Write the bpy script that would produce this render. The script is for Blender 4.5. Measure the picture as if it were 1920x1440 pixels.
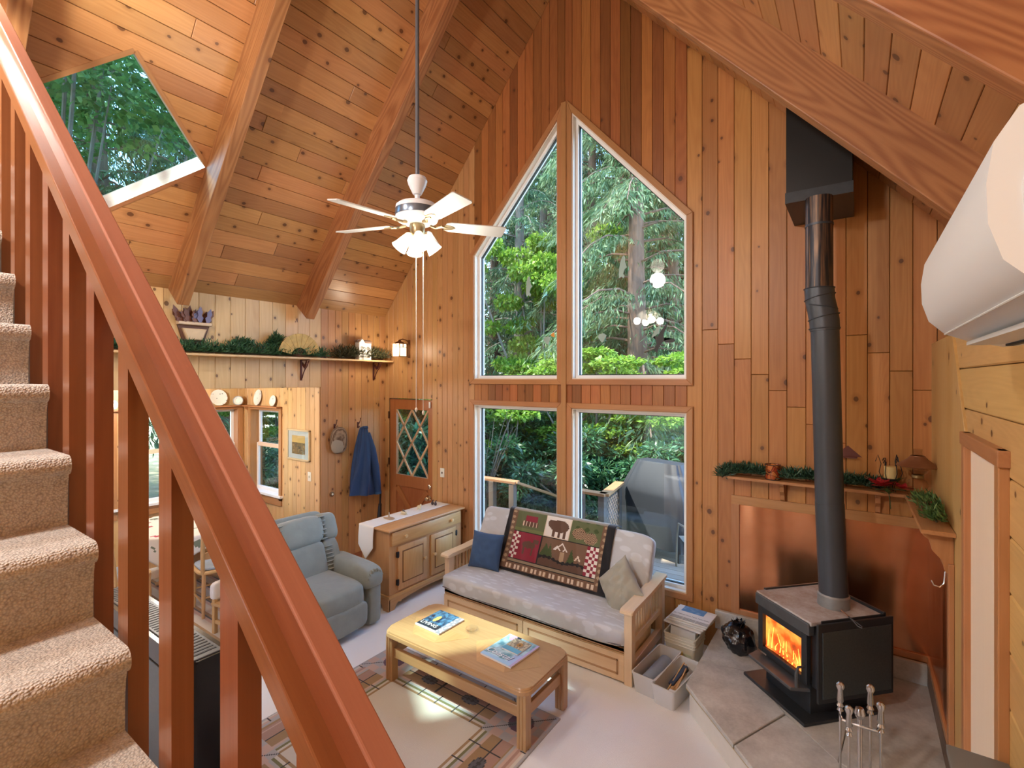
import bpy, bmesh, math, random
import numpy as np
from mathutils import Vector, Matrix, noise
for o in list(bpy.data.objects): bpy.data.objects.remove(o, do_unlink=True)
SC = bpy.context.scene
C = SC.collection
R = math.radians
PI = math.pi
rng = random.Random(7)

# ------------------------------------------------------------------ camera, world, sun, exposure
YAW = math.atan(652/920)
cam_d = bpy.data.cameras.new('camera'); cam = bpy.data.objects.new('camera', cam_d); C.objects.link(cam)
cam.location = (0, 0, 2.4); cam.rotation_euler = (R(90), 0, YAW)
cam_d.sensor_width = 36; cam_d.lens = 920/1920*36; cam_d.shift_y = -9/1920; cam_d.clip_start = .05; cam_d.clip_end = 300
SC.camera = cam
w = bpy.data.worlds.new('sky'); SC.world = w; w.use_nodes = True
nt = w.node_tree; bg = nt.nodes['Background']
sky = nt.nodes.new('ShaderNodeTexSky'); sky.sky_type = 'HOSEK_WILKIE'; sky.turbidity = 3.0; sky.ground_albedo = .3
sky.sun_direction = Vector((-.44, -.34, .83)).normalized()
nt.links.new(sky.outputs[0], bg.inputs[0]); bg.inputs[1].default_value = 34.0
sun_d = bpy.data.lights.new('sun', 'SUN'); sun_d.energy = 9; sun_d.angle = R(1.6); sun_d.color = (1, .95, .86)
sun = bpy.data.objects.new('sun', sun_d); C.objects.link(sun)
sun.rotation_euler = Vector((.44, .34, -.83)).to_track_quat('-Z', 'Y').to_euler()
SC.view_settings.view_transform = 'Standard'; SC.view_settings.look = 'None'
SC.view_settings.gamma = 1.0; SC.view_settings.use_curve_mapping = False
SC.view_settings.exposure = 0.58

# ------------------------------------------------------------------ helpers
def tag(o, label=None, cat=None, group=None, kind=None):
    if label: o['label'] = label
    if cat: o['category'] = cat
    if group: o['group'] = group
    if kind: o['kind'] = kind
    return o
def thing(name, label, cat, loc=(0,0,0), rz=0, group=None):
    o = bpy.data.objects.new(name, None); C.objects.link(o); o.empty_display_size = .1
    o.location = loc; o.rotation_euler = (0, 0, rz)
    return tag(o, label, cat, group)
def link_mesh(name, me, mat, parent=None, loc=None, rot=None):
    if mat is not None and not me.materials:
        for m in (mat if isinstance(mat, (list, tuple)) else [mat]): me.materials.append(m)
    o = bpy.data.objects.new(name, me); C.objects.link(o)
    if parent: o.parent = parent
    if loc: o.location = loc
    if rot: o.rotation_euler = rot
    return o
def clone(root, loc=None, rz=None, label=None, group=None, parent=None):
    r = root.copy(); C.objects.link(r)
    if parent: r.parent = parent
    if loc is not None: r.location = loc
    if rz is not None: r.rotation_euler = (0, 0, rz)
    if label: r['label'] = label
    if group: r['group'] = group
    for ch in list(root.children): clone(ch, parent=r)
    return r
class MB:
    def __init__(s): s.bm = bmesh.new()
    def _xf(s, geom, M):
        if M is not None: bmesh.ops.transform(s.bm, matrix=M, verts=geom)
    def box(s, x0, x1, y0, y1, z0, z1, bev=0, seg=2, M=None):
        r = bmesh.ops.create_cube(s.bm, size=1)['verts']
        bmesh.ops.transform(s.bm, matrix=Matrix.Translation(((x0+x1)/2,(y0+y1)/2,(z0+z1)/2)) @ Matrix.Diagonal((abs(x1-x0),abs(y1-y0),abs(z1-z0),1)), verts=r)
        if bev > 0:
            es = {e for v in r for e in v.link_edges}
            q = bmesh.ops.bevel(s.bm, geom=list(es), offset=bev, segments=seg, affect='EDGES', profile=.5)
            r = list({v for f in q['faces'] for v in f.verts} | {v for v in r if v.is_valid})
        s._xf(r, M); return s
    def cyl(s, p0, p1, r0, r1=None, seg=16, caps=True):
        r1 = r0 if r1 is None else r1
        p0, p1 = Vector(p0), Vector(p1); d = p1-p0
        M = Matrix.Translation((p0+p1)/2) @ d.to_track_quat('Z','Y').to_matrix().to_4x4()
        bmesh.ops.create_cone(s.bm, cap_ends=caps, segments=seg, radius1=r0, radius2=r1, depth=d.length, matrix=M); return s
    def tube(s, pts, r, seg=8, closed=False):
        pts = [Vector(p) for p in pts]; n = len(pts); rs = r if isinstance(r,(list,tuple)) else [r]*n
        rings = []; up = None
        for i,p in enumerate(pts):
            if closed: t = pts[(i+1)%n]-pts[i-1]
            else: t = pts[min(i+1,n-1)]-pts[max(i-1,0)]
            t.normalize()
            if up is None: up = Vector((0,0,1)) if abs(t.z)<.9 else Vector((1,0,0))
            a = t.cross(up)
            if a.length<1e-5: a = t.orthogonal()
            a.normalize(); b = a.cross(t); up = b
            rings.append([s.bm.verts.new(p+(a*math.cos(2*PI*k/seg)+b*math.sin(2*PI*k/seg))*rs[i]) for k in range(seg)])
        m = n if closed else n-1
        for i in range(m):
            A,B = rings[i],rings[(i+1)%n]
            for k in range(seg): s.bm.faces.new((A[k],A[(k+1)%seg],B[(k+1)%seg],B[k]))
        if not closed:
            s.bm.faces.new(rings[0][::-1]); s.bm.faces.new(rings[-1])
        return s
    def lathe(s, prof, c=(0,0,0), seg=24, M=None, caps=True):
        new = []; rings = []
        for r,z in prof:
            ring = [s.bm.verts.new((c[0]+r*math.cos(2*PI*k/seg), c[1]+r*math.sin(2*PI*k/seg), c[2]+z)) for k in range(seg)]
            rings.append(ring); new += ring
        for A,B in zip(rings, rings[1:]):
            for k in range(seg): s.bm.faces.new((A[k],A[(k+1)%seg],B[(k+1)%seg],B[k]))
        if caps:
            s.bm.faces.new(rings[0][::-1]); s.bm.faces.new(rings[-1])
        s._xf(new, M); return s
    def prism(s, poly, z0, z1, M=None, bev=0):
        """poly in XY, extruded z0..z1; bev chamfers the z1 rim"""
        a = [s.bm.verts.new((x,y,z0)) for x,y in poly]; b = [s.bm.verts.new((x,y,z1)) for x,y in poly]; n = len(poly)
        top = s.bm.faces.new(b); s.bm.faces.new(a[::-1])
        for i in range(n): s.bm.faces.new((a[i],a[(i+1)%n],b[(i+1)%n],b[i]))
        vs = a+b
        if bev > 0:
            q = bmesh.ops.bevel(s.bm, geom=list(top.edges), offset=bev, segments=1, affect='EDGES')
            vs = list({v for f in q['faces'] for v in f.verts} | {v for v in vs if v.is_valid})
        s._xf(vs, M); return s
    def sphere(s, c, r, sc=(1,1,1), seg=16, rings=10, M=None):
        M0 = Matrix.Translation(c) @ Matrix.Diagonal((sc[0],sc[1],sc[2],1))
        if M is not None: M0 = M @ M0
        bmesh.ops.create_uvsphere(s.bm, u_segments=seg, v_segments=rings, radius=r, matrix=M0); return s
    def superq(s, c, a, e1=.35, e2=.35, nu=28, nv=16, M=None, fn=None):
        """superquadric cushion with half sizes a"""
        f = lambda v,e: math.copysign(abs(v)**e, v)
        rings = []; new = []
        for j in range(nv+1):
            et = -PI/2+PI*j/nv; ring = []
            for i in range(nu):
                om = 2*PI*i/nu
                p = Vector((a[0]*f(math.cos(et),e1)*f(math.cos(om),e2), a[1]*f(math.cos(et),e1)*f(math.sin(om),e2), a[2]*f(math.sin(et),e1)))
                if fn: p = fn(p)
                ring.append(s.bm.verts.new(p+Vector(c)))
            rings.append(ring); new += ring
        for A,B in zip(rings,rings[1:]):
            for i in range(nu): s.bm.faces.new((A[i],A[(i+1)%nu],B[(i+1)%nu],B[i]))
        s._xf(new, M); return s
    def grid(s, fn, nu, nv):
        V = [[s.bm.verts.new(fn(i/nu, j/nv)) for i in range(nu+1)] for j in range(nv+1)]
        for j in range(nv):
            for i in range(nu): s.bm.faces.new((V[j][i],V[j][i+1],V[j+1][i+1],V[j+1][i]))
        return s
    def build(s, name, mat, parent=None, loc=None, rot=None, sharp=35, smooth=True):
        bm = s.bm
        bmesh.ops.remove_doubles(bm, verts=bm.verts, dist=1e-6)
        bmesh.ops.recalc_face_normals(bm, faces=bm.faces)
        if smooth:
            for f in bm.faces: f.smooth = True
            lim = R(sharp)
            for e in bm.edges:
                if len(e.link_faces)==2 and e.calc_face_angle(0) > lim: e.smooth = False
        me = bpy.data.meshes.new(name); bm.to_mesh(me); bm.free()
        return link_mesh(name, me, mat, parent, loc, rot)
def frame(O, A, B):
    A = Vector(A).normalized(); B = Vector(B).normalized(); N = A.cross(B)
    M = Matrix.Identity(4)
    for i in range(3): M[i][0]=A[i]; M[i][1]=B[i]; M[i][2]=N[i]; M[i][3]=O[i]
    return M
def plank(name, parent, F, poly, th, mat, bev=.003, gap=.0012):
    """poly: (a,b) points in frame F; its own origin at the polygon centre, local X along a"""
    ca = sum(p[0] for p in poly)/len(poly); cb = sum(p[1] for p in poly)/len(poly)
    m = MB(); m.prism([(p[0]-ca, p[1]-cb) for p in poly], 0, th, bev=bev)
    o = m.build(name, mat, parent, smooth=False)
    o.matrix_local = F @ Matrix.Translation((ca, cb, 0))
    return o
def decal(name, parent, fn, nu, nv, colf, mat, solid=0):
    """printed sheet: grid with a colour per face from colf(u,v)"""
    vs = [fn(i/nu, j/nv) for j in range(nv+1) for i in range(nu+1)]
    fs = [(j*(nu+1)+i, j*(nu+1)+i+1, (j+1)*(nu+1)+i+1, (j+1)*(nu+1)+i) for j in range(nv) for i in range(nu)]
    me = bpy.data.meshes.new(name); me.from_pydata(vs, [], fs)
    at = me.color_attributes.new('print', 'FLOAT_COLOR', 'CORNER')
    buf = np.ones((nu*nv*4, 4), dtype=np.float32); k = 0
    for j in range(nv):
        for i in range(nu):
            buf[k:k+4, :3] = colf((i+.5)/nu, (j+.5)/nv); k += 4
    at.data.foreach_set('color', buf.ravel())
    for p in me.polygons: p.use_smooth = True
    o = link_mesh(name, me, mat, parent)
    if solid:
        md = o.modifiers.new('solid', 'SOLIDIFY'); md.thickness = solid; md.offset = -1
    return o
def text_mesh(name, txt, size, mat, parent, M, font_shear=0, th=.0004):
    cu = bpy.data.curves.new(name, 'FONT'); cu.body = txt; cu.size = size; cu.align_x = 'CENTER'; cu.align_y = 'CENTER'; cu.extrude = th; cu.shear = font_shear
    t = bpy.data.objects.new(name, cu); C.objects.link(t)
    dg = bpy.context.evaluated_depsgraph_get(); me = bpy.data.meshes.new_from_object(t.evaluated_get(dg))
    bpy.data.objects.remove(t, do_unlink=True); bpy.data.curves.remove(cu)
    me.materials.clear(); o = link_mesh(name, me, mat, parent); o.matrix_local = M
    return o

# ------------------------------------------------------------------ materials
def srgb(r, g, b):
    f = lambda c: ((c/255)/12.92 if c/255 <= .04045 else ((c/255+.055)/1.055)**2.4)
    return (f(r), f(g), f(b))
_mc = {}
def new_mat(name):
    m = bpy.data.materials.new(name); m.use_nodes = True
    return m, m.node_tree.nodes, m.node_tree.links, m.node_tree.nodes['Principled BSDF']
def nd(N, t, **k):
    n = N.new('ShaderNode'+t)
    for a,v in k.items(): setattr(n, a, v)
    return n
def math_n(N, L, op, a, b=None, clamp=False):
    n = N.new('ShaderNodeMath'); n.operation = op; n.use_clamp = clamp
    for i,v in enumerate((a,b)):
        if v is None: continue
        if isinstance(v,(int,float)): n.inputs[i].default_value = v
        else: L.new(v, n.inputs[i])
    return n.outputs[0]
def plain(name, col, rough=.5, metal=0, noise_amt=.0, nscale=20, bump=0, coat=0, spec=.5, bscale=None, sheen=0):
    if name in _mc: return _mc[name]
    m,N,L,P = new_mat(name)
    P.inputs['Roughness'].default_value = rough; P.inputs['Metallic'].default_value = metal
    P.inputs['Coat Weight'].default_value = coat; P.inputs['Specular IOR Level'].default_value = spec
    P.inputs['Sheen Weight'].default_value = sheen
    tc = nd(N,'TexCoord'); nz = nd(N,'TexNoise'); nz.inputs['Scale'].default_value = nscale; nz.inputs['Detail'].default_value = 4
    L.new(tc.outputs['Object'], nz.inputs['Vector'])
    mx = nd(N,'Mix', data_type='RGBA'); mx.inputs[6].default_value = (*[c*(1-noise_amt) for c in col],1); mx.inputs[7].default_value = (*[min(1,c*(1+noise_amt)) for c in col],1)
    L.new(nz.outputs[0], mx.inputs[0]); L.new(mx.outputs[2], P.inputs['Base Color'])
    if bump:
        bp = nd(N,'Bump'); bp.inputs['Strength'].default_value = bump; bp.inputs['Distance'].default_value = .01
        if bscale:
            n2 = nd(N,'TexNoise'); n2.inputs['Scale'].default_value = bscale; n2.inputs['Detail'].default_value = 3; L.new(tc.outputs['Object'], n2.inputs['Vector']); L.new(n2.outputs[0], bp.inputs['Height'])
        else: L.new(nz.outputs[0], bp.inputs['Height'])
        L.new(bp.outputs[0], P.inputs['Normal'])
    _mc[name] = m; return m
def wood(name, light, dark, axis='X', knots=.0, rough=.42, rnd=.18, grain=1.0, coat=0, cath=.5, knot_col=(.10,.035,.012), sc=1.0):
    key = name+axis
    if key in _mc: return _mc[key]
    m,N,L,P = new_mat(key)
    tc = nd(N,'TexCoord'); oi = nd(N,'ObjectInfo')
    sp = nd(N,'SeparateXYZ'); L.new(tc.outputs['Object'], sp.inputs[0])
    o = {'X':(0,1,2),'Y':(1,0,2),'Z':(2,0,1)}[axis]
    off = math_n(N,L,'MULTIPLY', oi.outputs['Random'], 53.0)
    ax = [math_n(N,L,'ADD', sp.outputs[k], off) for k in o]
    def vec(fa, fb, fc):
        c = nd(N,'CombineXYZ')
        for i,f in enumerate((fa,fb,fc)): L.new(math_n(N,L,'MULTIPLY', ax[i], f*sc), c.inputs[i])
        return c.outputs[0]
    n1 = nd(N,'TexNoise'); n1.inputs['Scale'].default_value = 1; n1.inputs['Detail'].default_value = 5; n1.inputs['Roughness'].default_value = .6
    L.new(vec(1.6, 70, 70), n1.inputs['Vector'])
    n2 = nd(N,'TexNoise'); n2.inputs['Scale'].default_value = 1; n2.inputs['Detail'].default_value = 1
    L.new(vec(.55, 5.5, 5.5), n2.inputs['Vector'])
    si = math_n(N,L,'SINE', math_n(N,L,'MULTIPLY', n2.outputs[0], 95.0))
    si = math_n(N,L,'MULTIPLY_ADD', si, .5); si.node.inputs[2].default_value = .5
    g = math_n(N,L,'ADD', math_n(N,L,'MULTIPLY', n1.outputs[0], .8*grain), math_n(N,L,'MULTIPLY', si, .32*cath), clamp=True)
    n3 = nd(N,'TexNoise'); n3.inputs['Scale'].default_value = 1; n3.inputs['Detail'].default_value = 2; L.new(vec(.8, 2.5, 2.5), n3.inputs['Vector'])
    g = math_n(N,L,'ADD', g, math_n(N,L,'MULTIPLY_ADD', n3.outputs[0], .5), clamp=True); g.node.inputs[1].links[0].from_node.inputs[2].default_value = -.25
    mx = nd(N,'Mix', data_type='RGBA'); mx.inputs[6].default_value = (*light,1); mx.inputs[7].default_value = (*dark,1)
    L.new(g, mx.inputs[0]); col = mx.outputs[2]
    if knots > 0:
        vo = nd(N,'TexVoronoi', voronoi_dimensions='2D'); vo.inputs['Scale'].default_value = 1
        n4 = nd(N,'TexNoise'); n4.inputs['Scale'].default_value = 30; n4.inputs['Detail'].default_value = 1; L.new(tc.outputs['Object'], n4.inputs['Vector'])
        L.new(vec(5.0, 6.2, 6.2), vo.inputs['Vector'])
        sepc = nd(N,'SeparateColor'); L.new(vo.outputs['Color'], sepc.inputs[0])
        selr = math_n(N,L,'LESS_THAN', sepc.outputs[0], knots)
        rad = math_n(N,L,'MULTIPLY_ADD', sepc.outputs[1], .08); rad.node.inputs[2].default_value = .055
        dd = math_n(N,L,'ADD', vo.outputs['Distance'], math_n(N,L,'MULTIPLY_ADD', n4.outputs[0], .05)); dd.node.inputs[1].links[0].from_node.inputs[2].default_value = -.025
        core = math_n(N,L,'MULTIPLY', math_n(N,L,'SUBTRACT', rad, dd), 40.0, clamp=True)
        halo = math_n(N,L,'MULTIPLY', math_n(N,L,'SUBTRACT', math_n(N,L,'MULTIPLY',rad,2.4), dd), 8.0, clamp=True)
        m2 = nd(N,'Mix', data_type='RGBA'); L.new(math_n(N,L,'MULTIPLY', math_n(N,L,'MULTIPLY',halo,selr), .45), m2.inputs[0]); L.new(col, m2.inputs[6]); m2.inputs[7].default_value = (*[c*.8 for c in dark],1)
        m3 = nd(N,'Mix', data_type='RGBA'); L.new(math_n(N,L,'MULTIPLY', math_n(N,L,'MULTIPLY',core,selr), .85), m3.inputs[0]); L.new(m2.outputs[2], m3.inputs[6]); m3.inputs[7].default_value = (*knot_col,1)
        col = m3.outputs[2]
    hs = nd(N,'HueSaturation'); L.new(col, hs.inputs['Color'])
    wn = nd(N,'TexWhiteNoise', noise_dimensions='1D'); L.new(off, wn.inputs['W'])
    v = math_n(N,L,'MULTIPLY_ADD', wn.outputs['Value'], 2*rnd); v.node.inputs[2].default_value = 1-rnd; L.new(v, hs.inputs['Value'])
    h = math_n(N,L,'MULTIPLY_ADD', oi.outputs['Random'], .012); h.node.inputs[2].default_value = .495; L.new(h, hs.inputs['Hue'])
    L.new(hs.outputs[0], P.inputs['Base Color'])
    P.inputs['Roughness'].default_value = rough; P.inputs['Coat Weight'].default_value = coat; P.inputs['Coat Roughness'].default_value = .2
    bp = nd(N,'Bump'); bp.inputs['Strength'].default_value = .12; bp.inputs['Distance'].default_value = .004; L.new(n1.outputs[0], bp.inputs['Height']); L.new(bp.outputs[0], P.inputs['Normal'])
    _mc[key] = m; return m
def print_mat(name, rough=.6, bump=0, bscale=200, sheen=0, coat=0):
    if name in _mc: return _mc[name]
    m,N,L,P = new_mat(name)
    a = nd(N,'VertexColor'); a.layer_name = 'print'; L.new(a.outputs[0], P.inputs['Base Color']); P.inputs['Roughness'].default_value = rough; P.inputs['Sheen Weight'].default_value = sheen; P.inputs['Coat Weight'].default_value = coat
    if bump:
        tc = nd(N,'TexCoord'); nz = nd(N,'TexNoise'); nz.inputs['Scale'].default_value = bscale; L.new(tc.outputs['Object'], nz.inputs['Vector'])
        bp = nd(N,'Bump'); bp.inputs['Strength'].default_value = bump; bp.inputs['Distance'].default_value = .005; L.new(nz.outputs[0], bp.inputs['Height']); L.new(bp.outputs[0], P.inputs['Normal'])
    _mc[name] = m; return m
def glass_mat(name, tint=(1,1,1), refl=.07):
    if name in _mc: return _mc[name]
    m,N,L,P = new_mat(name); N.remove(P); out = N['Material Output']
    t = nd(N,'BsdfTransparent'); t.inputs[0].default_value = (*tint,1); g = nd(N,'BsdfGlossy'); g.inputs['Roughness'].default_value = .02
    lw = nd(N,'LayerWeight')                     # facing based Schlick curve, the same from both sides of a pane
    p5 = math_n(N,L,'POWER', lw.outputs['Facing'], 4.0)
    f = math_n(N,L,'MULTIPLY_ADD', p5, .7); f.node.inputs[2].default_value = refl*.6; f.node.use_clamp = True
    mx = nd(N,'MixShader'); L.new(f, mx.inputs[0]); L.new(t.outputs[0], mx.inputs[1]); L.new(g.outputs[0], mx.inputs[2]); L.new(mx.outputs[0], out.inputs[0])
    _mc[name] = m; return m
def emit_mat(name, col, st):
    if name in _mc: return _mc[name]
    m,N,L,P = new_mat(name); P.inputs['Base Color'].default_value = (*col,1); P.inputs['Emission Color'].default_value = (*col,1); P.inputs['Emission Strength'].default_value = st
    _mc[name] = m; return m
def leaf_mat(name, c0, c1, c2, rough=.5, trans=.35):
    if name in _mc: return _mc[name]
    m,N,L,P = new_mat(name); out = N['Material Output']
    a = nd(N,'Attribute'); a.attribute_name = 'rnd'
    cr = nd(N,'ValToRGB'); cr.color_ramp.elements[0].color = (*c0,1); cr.color_ramp.elements[1].color = (*c2,1); e = cr.color_ramp.elements.new(.5); e.color = (*c1,1)
    L.new(a.outputs['Fac'], cr.inputs[0]); L.new(cr.outputs[0], P.inputs['Base Color']); P.inputs['Roughness'].default_value = rough
    tr = nd(N,'BsdfTranslucent'); L.new(cr.outputs[0], tr.inputs[0])
    mx = nd(N,'MixShader'); mx.inputs[0].default_value = trans; L.new(P.outputs[0], mx.inputs[1]); L.new(tr.outputs[0], mx.inputs[2]); L.new(mx.outputs[0], out.inputs[0])
    _mc[name] = m; return m

CED_L, CED_D = (.56,.262,.082), (.36,.130,.033)
def cedar(ax='X'): return wood('cedar_board', CED_L, CED_D, ax, knots=.22, rough=.42, rnd=.15)
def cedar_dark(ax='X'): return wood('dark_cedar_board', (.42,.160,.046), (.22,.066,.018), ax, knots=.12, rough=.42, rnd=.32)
def pine(ax='X'): return wood('knotty_pine', (.72,.49,.245), (.53,.31,.125), ax, knots=.6, rough=.42, rnd=.10)
def ceil_wood(ax='X'): return wood('ceiling_pine', (.58,.29,.112), (.37,.150,.047), ax, knots=.42, rough=.33, rnd=.2)
def beam_wood(ax='X'): return wood('fir_beam', (.47,.215,.080), (.24,.082,.026), ax, knots=.05, rough=.45, rnd=.06, cath=1.45, grain=.8)
def trimw(ax='X'): return wood('cedar_trim', (.50,.24,.10), (.35,.145,.05), ax, knots=.0, rough=.4, rnd=.08)
def railw(ax='X'): return wood('red_stained_rail', (.31,.105,.042), (.185,.05,.019), ax, knots=.0, rough=.3, rnd=.06, coat=.3)
def oak(ax='X'): return wood('honey_oak', (.54,.33,.16), (.38,.20,.082), ax, rough=.35, rnd=.06, coat=.15)
def maple(ax='X'): return wood('pale_maple', (.80,.62,.41), (.66,.46,.26), ax, rough=.4, rnd=.05, grain=.7)
def logw(ax='X'): return wood('log_wall_board', (.68,.43,.165), (.50,.285,.095), ax, knots=.15, rough=.45, rnd=.08)
def doorw(ax='X'): return wood('stained_door_wood', (.44,.165,.055), (.28,.082,.024), ax, rough=.38, rnd=.06)
white_vinyl = plain('white_vinyl', (.85,.85,.84), .4)
pane = glass_mat('window_glass', (.97,.99,.98))
black_iron = plain('black_iron', (.02,.02,.022), .5, .4)
# ------------------------------------------------------------------ room shell
XL, XR, D, YB = -5.49, .453, 4.64, -3.0
ZL, ML, ZR, MR = 3.285, 1.21, 3.56, 1.11
XA = (ZR+MR*XR-ZL+ML*XL)/(ML+MR); ZA = ZL+ML*(XA-XL)
roof = lambda x: ZL+ML*(x-XL) if x < XA else ZR-MR*(x-XR)
XN, YN, ZN = -7.35, 3.61, 2.30        # dining nook back wall, side wall, lintel
WT = .15
XR2 = .52                              # the right wall steps back above the lower boards

def struct(name, m, mat): return tag(m.build(name, mat, smooth=False), kind='structure')
dark_gap = plain('board_backing', (.10,.045,.016), .8)
# floor
def carpet_mat():
    m,N,L,P = new_mat('cream_carpet'); tc = nd(N,'TexCoord')
    a = nd(N,'TexNoise'); a.inputs['Scale'].default_value = 260; a.inputs['Detail'].default_value = 2; L.new(tc.outputs['Object'], a.inputs['Vector'])
    b = nd(N,'TexNoise'); b.inputs['Scale'].default_value = 2.2; b.inputs['Detail'].default_value = 3; L.new(tc.outputs['Object'], b.inputs['Vector'])
    s = math_n(N,L,'ADD', math_n(N,L,'MULTIPLY', a.outputs[0], .45), math_n(N,L,'MULTIPLY', b.outputs[0], .55))
    mx = nd(N,'Mix', data_type='RGBA'); mx.inputs[6].default_value = (.74,.735,.725,1); mx.inputs[7].default_value = (.94,.945,.95,1); L.new(s, mx.inputs[0]); L.new(mx.outputs[2], P.inputs['Base Color'])
    P.inputs['Roughness'].default_value = .95; P.inputs['Sheen Weight'].default_value = .2
    bp = nd(N,'Bump'); bp.inputs['Strength'].default_value = .4; bp.inputs['Distance'].default_value = .006; L.new(a.outputs[0], bp.inputs['Height']); L.new(bp.outputs[0], P.inputs['Normal'])
    return m
m = MB(); m.box(XN-.2, XR+.22, YB-.2, D+.16, -.12, 0); struct('floor', m, carpet_mat())

# --- gable wall with its boards
WX = [(-3.84,-2.67), (-2.494,-1.30)]; WZ0, WZ1, UZ0 = .42, 2.09, 2.40
def up_top(x): return 3.84+1.11*(x+3.90) if x < -2.58 else 3.84+1.11*(-1.242-x)
DX0, DX1, DZ = -5.40, -4.555, 2.135
segs = [(XL, DX0, .09, None), (DX0, DX1, .095, 'door'), (DX1, WX[0][0], .095, None), (WX[0][0], WX[0][1], .107, 'win'), (WX[0][1], WX[1][0], .088, None), (WX[1][0], WX[1][1], .109, 'win'), (WX[1][1], XR, .138, 'right')]
strips = []
for a,b,wd,kind in segs:
    n = max(1, round((b-a)/wd))
    for i in range(n): strips.append((a+(b-a)*i/n, a+(b-a)*(i+1)/n, kind, i))
gb = MB(); gplanks = []
for x0,x1,kind,i in strips:
    cuts = [0, XA] if x0 < XA < x1 else [0]
    def top(xa, xb):
        pts = [(xb, roof(xb)), (xa, roof(xa))]
        if xa < XA < xb: pts.insert(1, (XA, ZA))
        return pts
    polys = []
    if kind == 'door': polys.append([(x0,DZ),(x1,DZ)]+top(x0,x1))
    elif kind == 'win':
        polys.append([(x0,0),(x1,0),(x1,WZ0),(x0,WZ0)])
        polys.append([(x0,WZ1),(x1,WZ1),(x1,UZ0),(x0,UZ0)])
        polys.append([(x0,up_top(x0)),(x1,up_top(x1))]+top(x0,x1))
    else: polys.append([(x0,0),(x1,0)]+top(x0,x1))
    for p in polys:
        gb.prism(p, 0, WT, M=frame((0,D,0),(1,0,0),(0,0,1)) @ Matrix.Translation((0,0,-WT)))
    g = .0016
    for p in polys:
        q = [(min(max(x,x0+g),x1-g), z) for x,z in p]
        if kind == 'right' and i > 0:                      # butt joints stepping down board by board
            zj = 2.98-.135*i if i < 9 else 4.0-.14*i
            tp = [pt for pt in q if pt[1] > zj]
            gplanks.append(([q[0],q[1],(q[1][0],zj-g),(q[0][0],zj-g)], 'cedar'))
            gplanks.append(([(q[0][0],zj+g),(q[1][0],zj+g)]+tp, 'cedar'))
        else:
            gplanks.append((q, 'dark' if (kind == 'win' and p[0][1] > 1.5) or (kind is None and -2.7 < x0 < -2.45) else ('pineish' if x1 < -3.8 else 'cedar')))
gplanks.append(([(XR+.002,2.66),(XR2,2.66),(XR2,roof(XR2)),(XR+.002,roof(XR))], 'cedar')); gb.prism([(XR,0),(XR2+WT,0),(XR2+WT,roof(XR2)),(XR,roof(XR))], 0, WT, M=frame((0,D,0),(1,0,0),(0,0,1)) @ Matrix.Translation((0,0,-WT)))
wall_g = struct('wall_gable', gb, dark_gap)
FG = frame((0,D-.001,0),(0,0,1),(1,0,0))     # a = z, b = x, normal -> +Y ; flip below
def wall_planks(parent, F, polys, th=.016):
    pass
gable_pine = lambda ax='X': wood('gable_pine', (.58,.32,.135), (.40,.18,.06), ax, knots=.45, rough=.42, rnd=.10)
Fg = frame((0,D,0),(0,0,1),(-1,0,0))         # a = z, b = -x, normal = a x b
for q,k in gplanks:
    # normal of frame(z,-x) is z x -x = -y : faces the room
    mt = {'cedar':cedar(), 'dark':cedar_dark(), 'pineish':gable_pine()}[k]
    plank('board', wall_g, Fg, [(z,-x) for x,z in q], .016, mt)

# --- left wall: upper wall on the lintel, and the full-height part by the door
lb = MB(); ZT = ZL
lb.box(XL-WT, XL, YB, YN, ZN, ZT+.1); lb.box(XL-WT, XL, YN, D+WT, 0, ZT+.1)
wall_l = struct('wall_left', lb, dark_gap)
Fl = frame((XL,0,0),(0,0,1),(0,1,0))         # z x y = -x -> flip: use (z,-y): z x -y = +x
Fl = frame((XL,0,0),(0,0,1),(0,-1,0))
y = YN; 
def strips_y(y0, y1, wd):
    n = max(1, round((y1-y0)/wd)); return [(y0+(y1-y0)*i/n, y0+(y1-y0)*(i+1)/n) for i in range(n)]
for a,b in strips_y(YB, YN, .152): plank('board', wall_l, Fl, [(ZN,-a-.0014),(ZT,-a-.0014),(ZT,-b+.0014),(ZN,-b+.0014)], .016, pine())
for a,b in strips_y(YN, D-.016, .098): plank('board', wall_l, Fl, [(0,-a-.0014),(ZT,-a-.0014),(ZT,-b+.0014),(0,-b+.0014)], .016, gable_pine())

# --- dining nook
nb = MB()
nb.box(XN-WT, XL-WT, YN, YN+WT, 0, 2.6)
NW = (-7.15, -6.39, .82, 1.97)               # side window x0,x1,z0,z1
nb.bm.free(); nb = MB()
nb.box(XN-WT, NW[0], YN, YN+WT, 0, 2.6); nb.box(NW[1], XL-WT, YN, YN+WT, 0, 2.6); nb.box(NW[0], NW[1], YN, YN+WT, 0, NW[2]); nb.box(NW[0], NW[1], YN, YN+WT, NW[3], 2.6)
wall_ns = struct('wall_nook_side', nb, dark_gap)
Fn = frame((0,YN,0),(0,0,1),(-1,0,0))
for x0,x1,seg in [(XN,NW[0],None),(NW[0],NW[1],'w'),(NW[1],XL,None)]:
    n = max(1, round((x1-x0)/.098))
    for i in range(n):
        a,b = x0+(x1-x0)*i/n+.0014, x0+(x1-x0)*(i+1)/n-.0014
        for z0,z1 in ([(0,NW[2]),(NW[3],2.5)] if seg else [(0,2.5 if b < XL-.16 else ZN)]):
            if b > XL-.15 and not seg: z1 = ZN
            plank('board', wall_ns, Fn, [(z0,-a),(z1,-a),(z1,-b),(z0,-b)], .016, pine())
NB = [(2.90,3.50),(2.16,2.76),(1.42,2.02)]; NBZ = (.82, 1.97)
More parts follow.
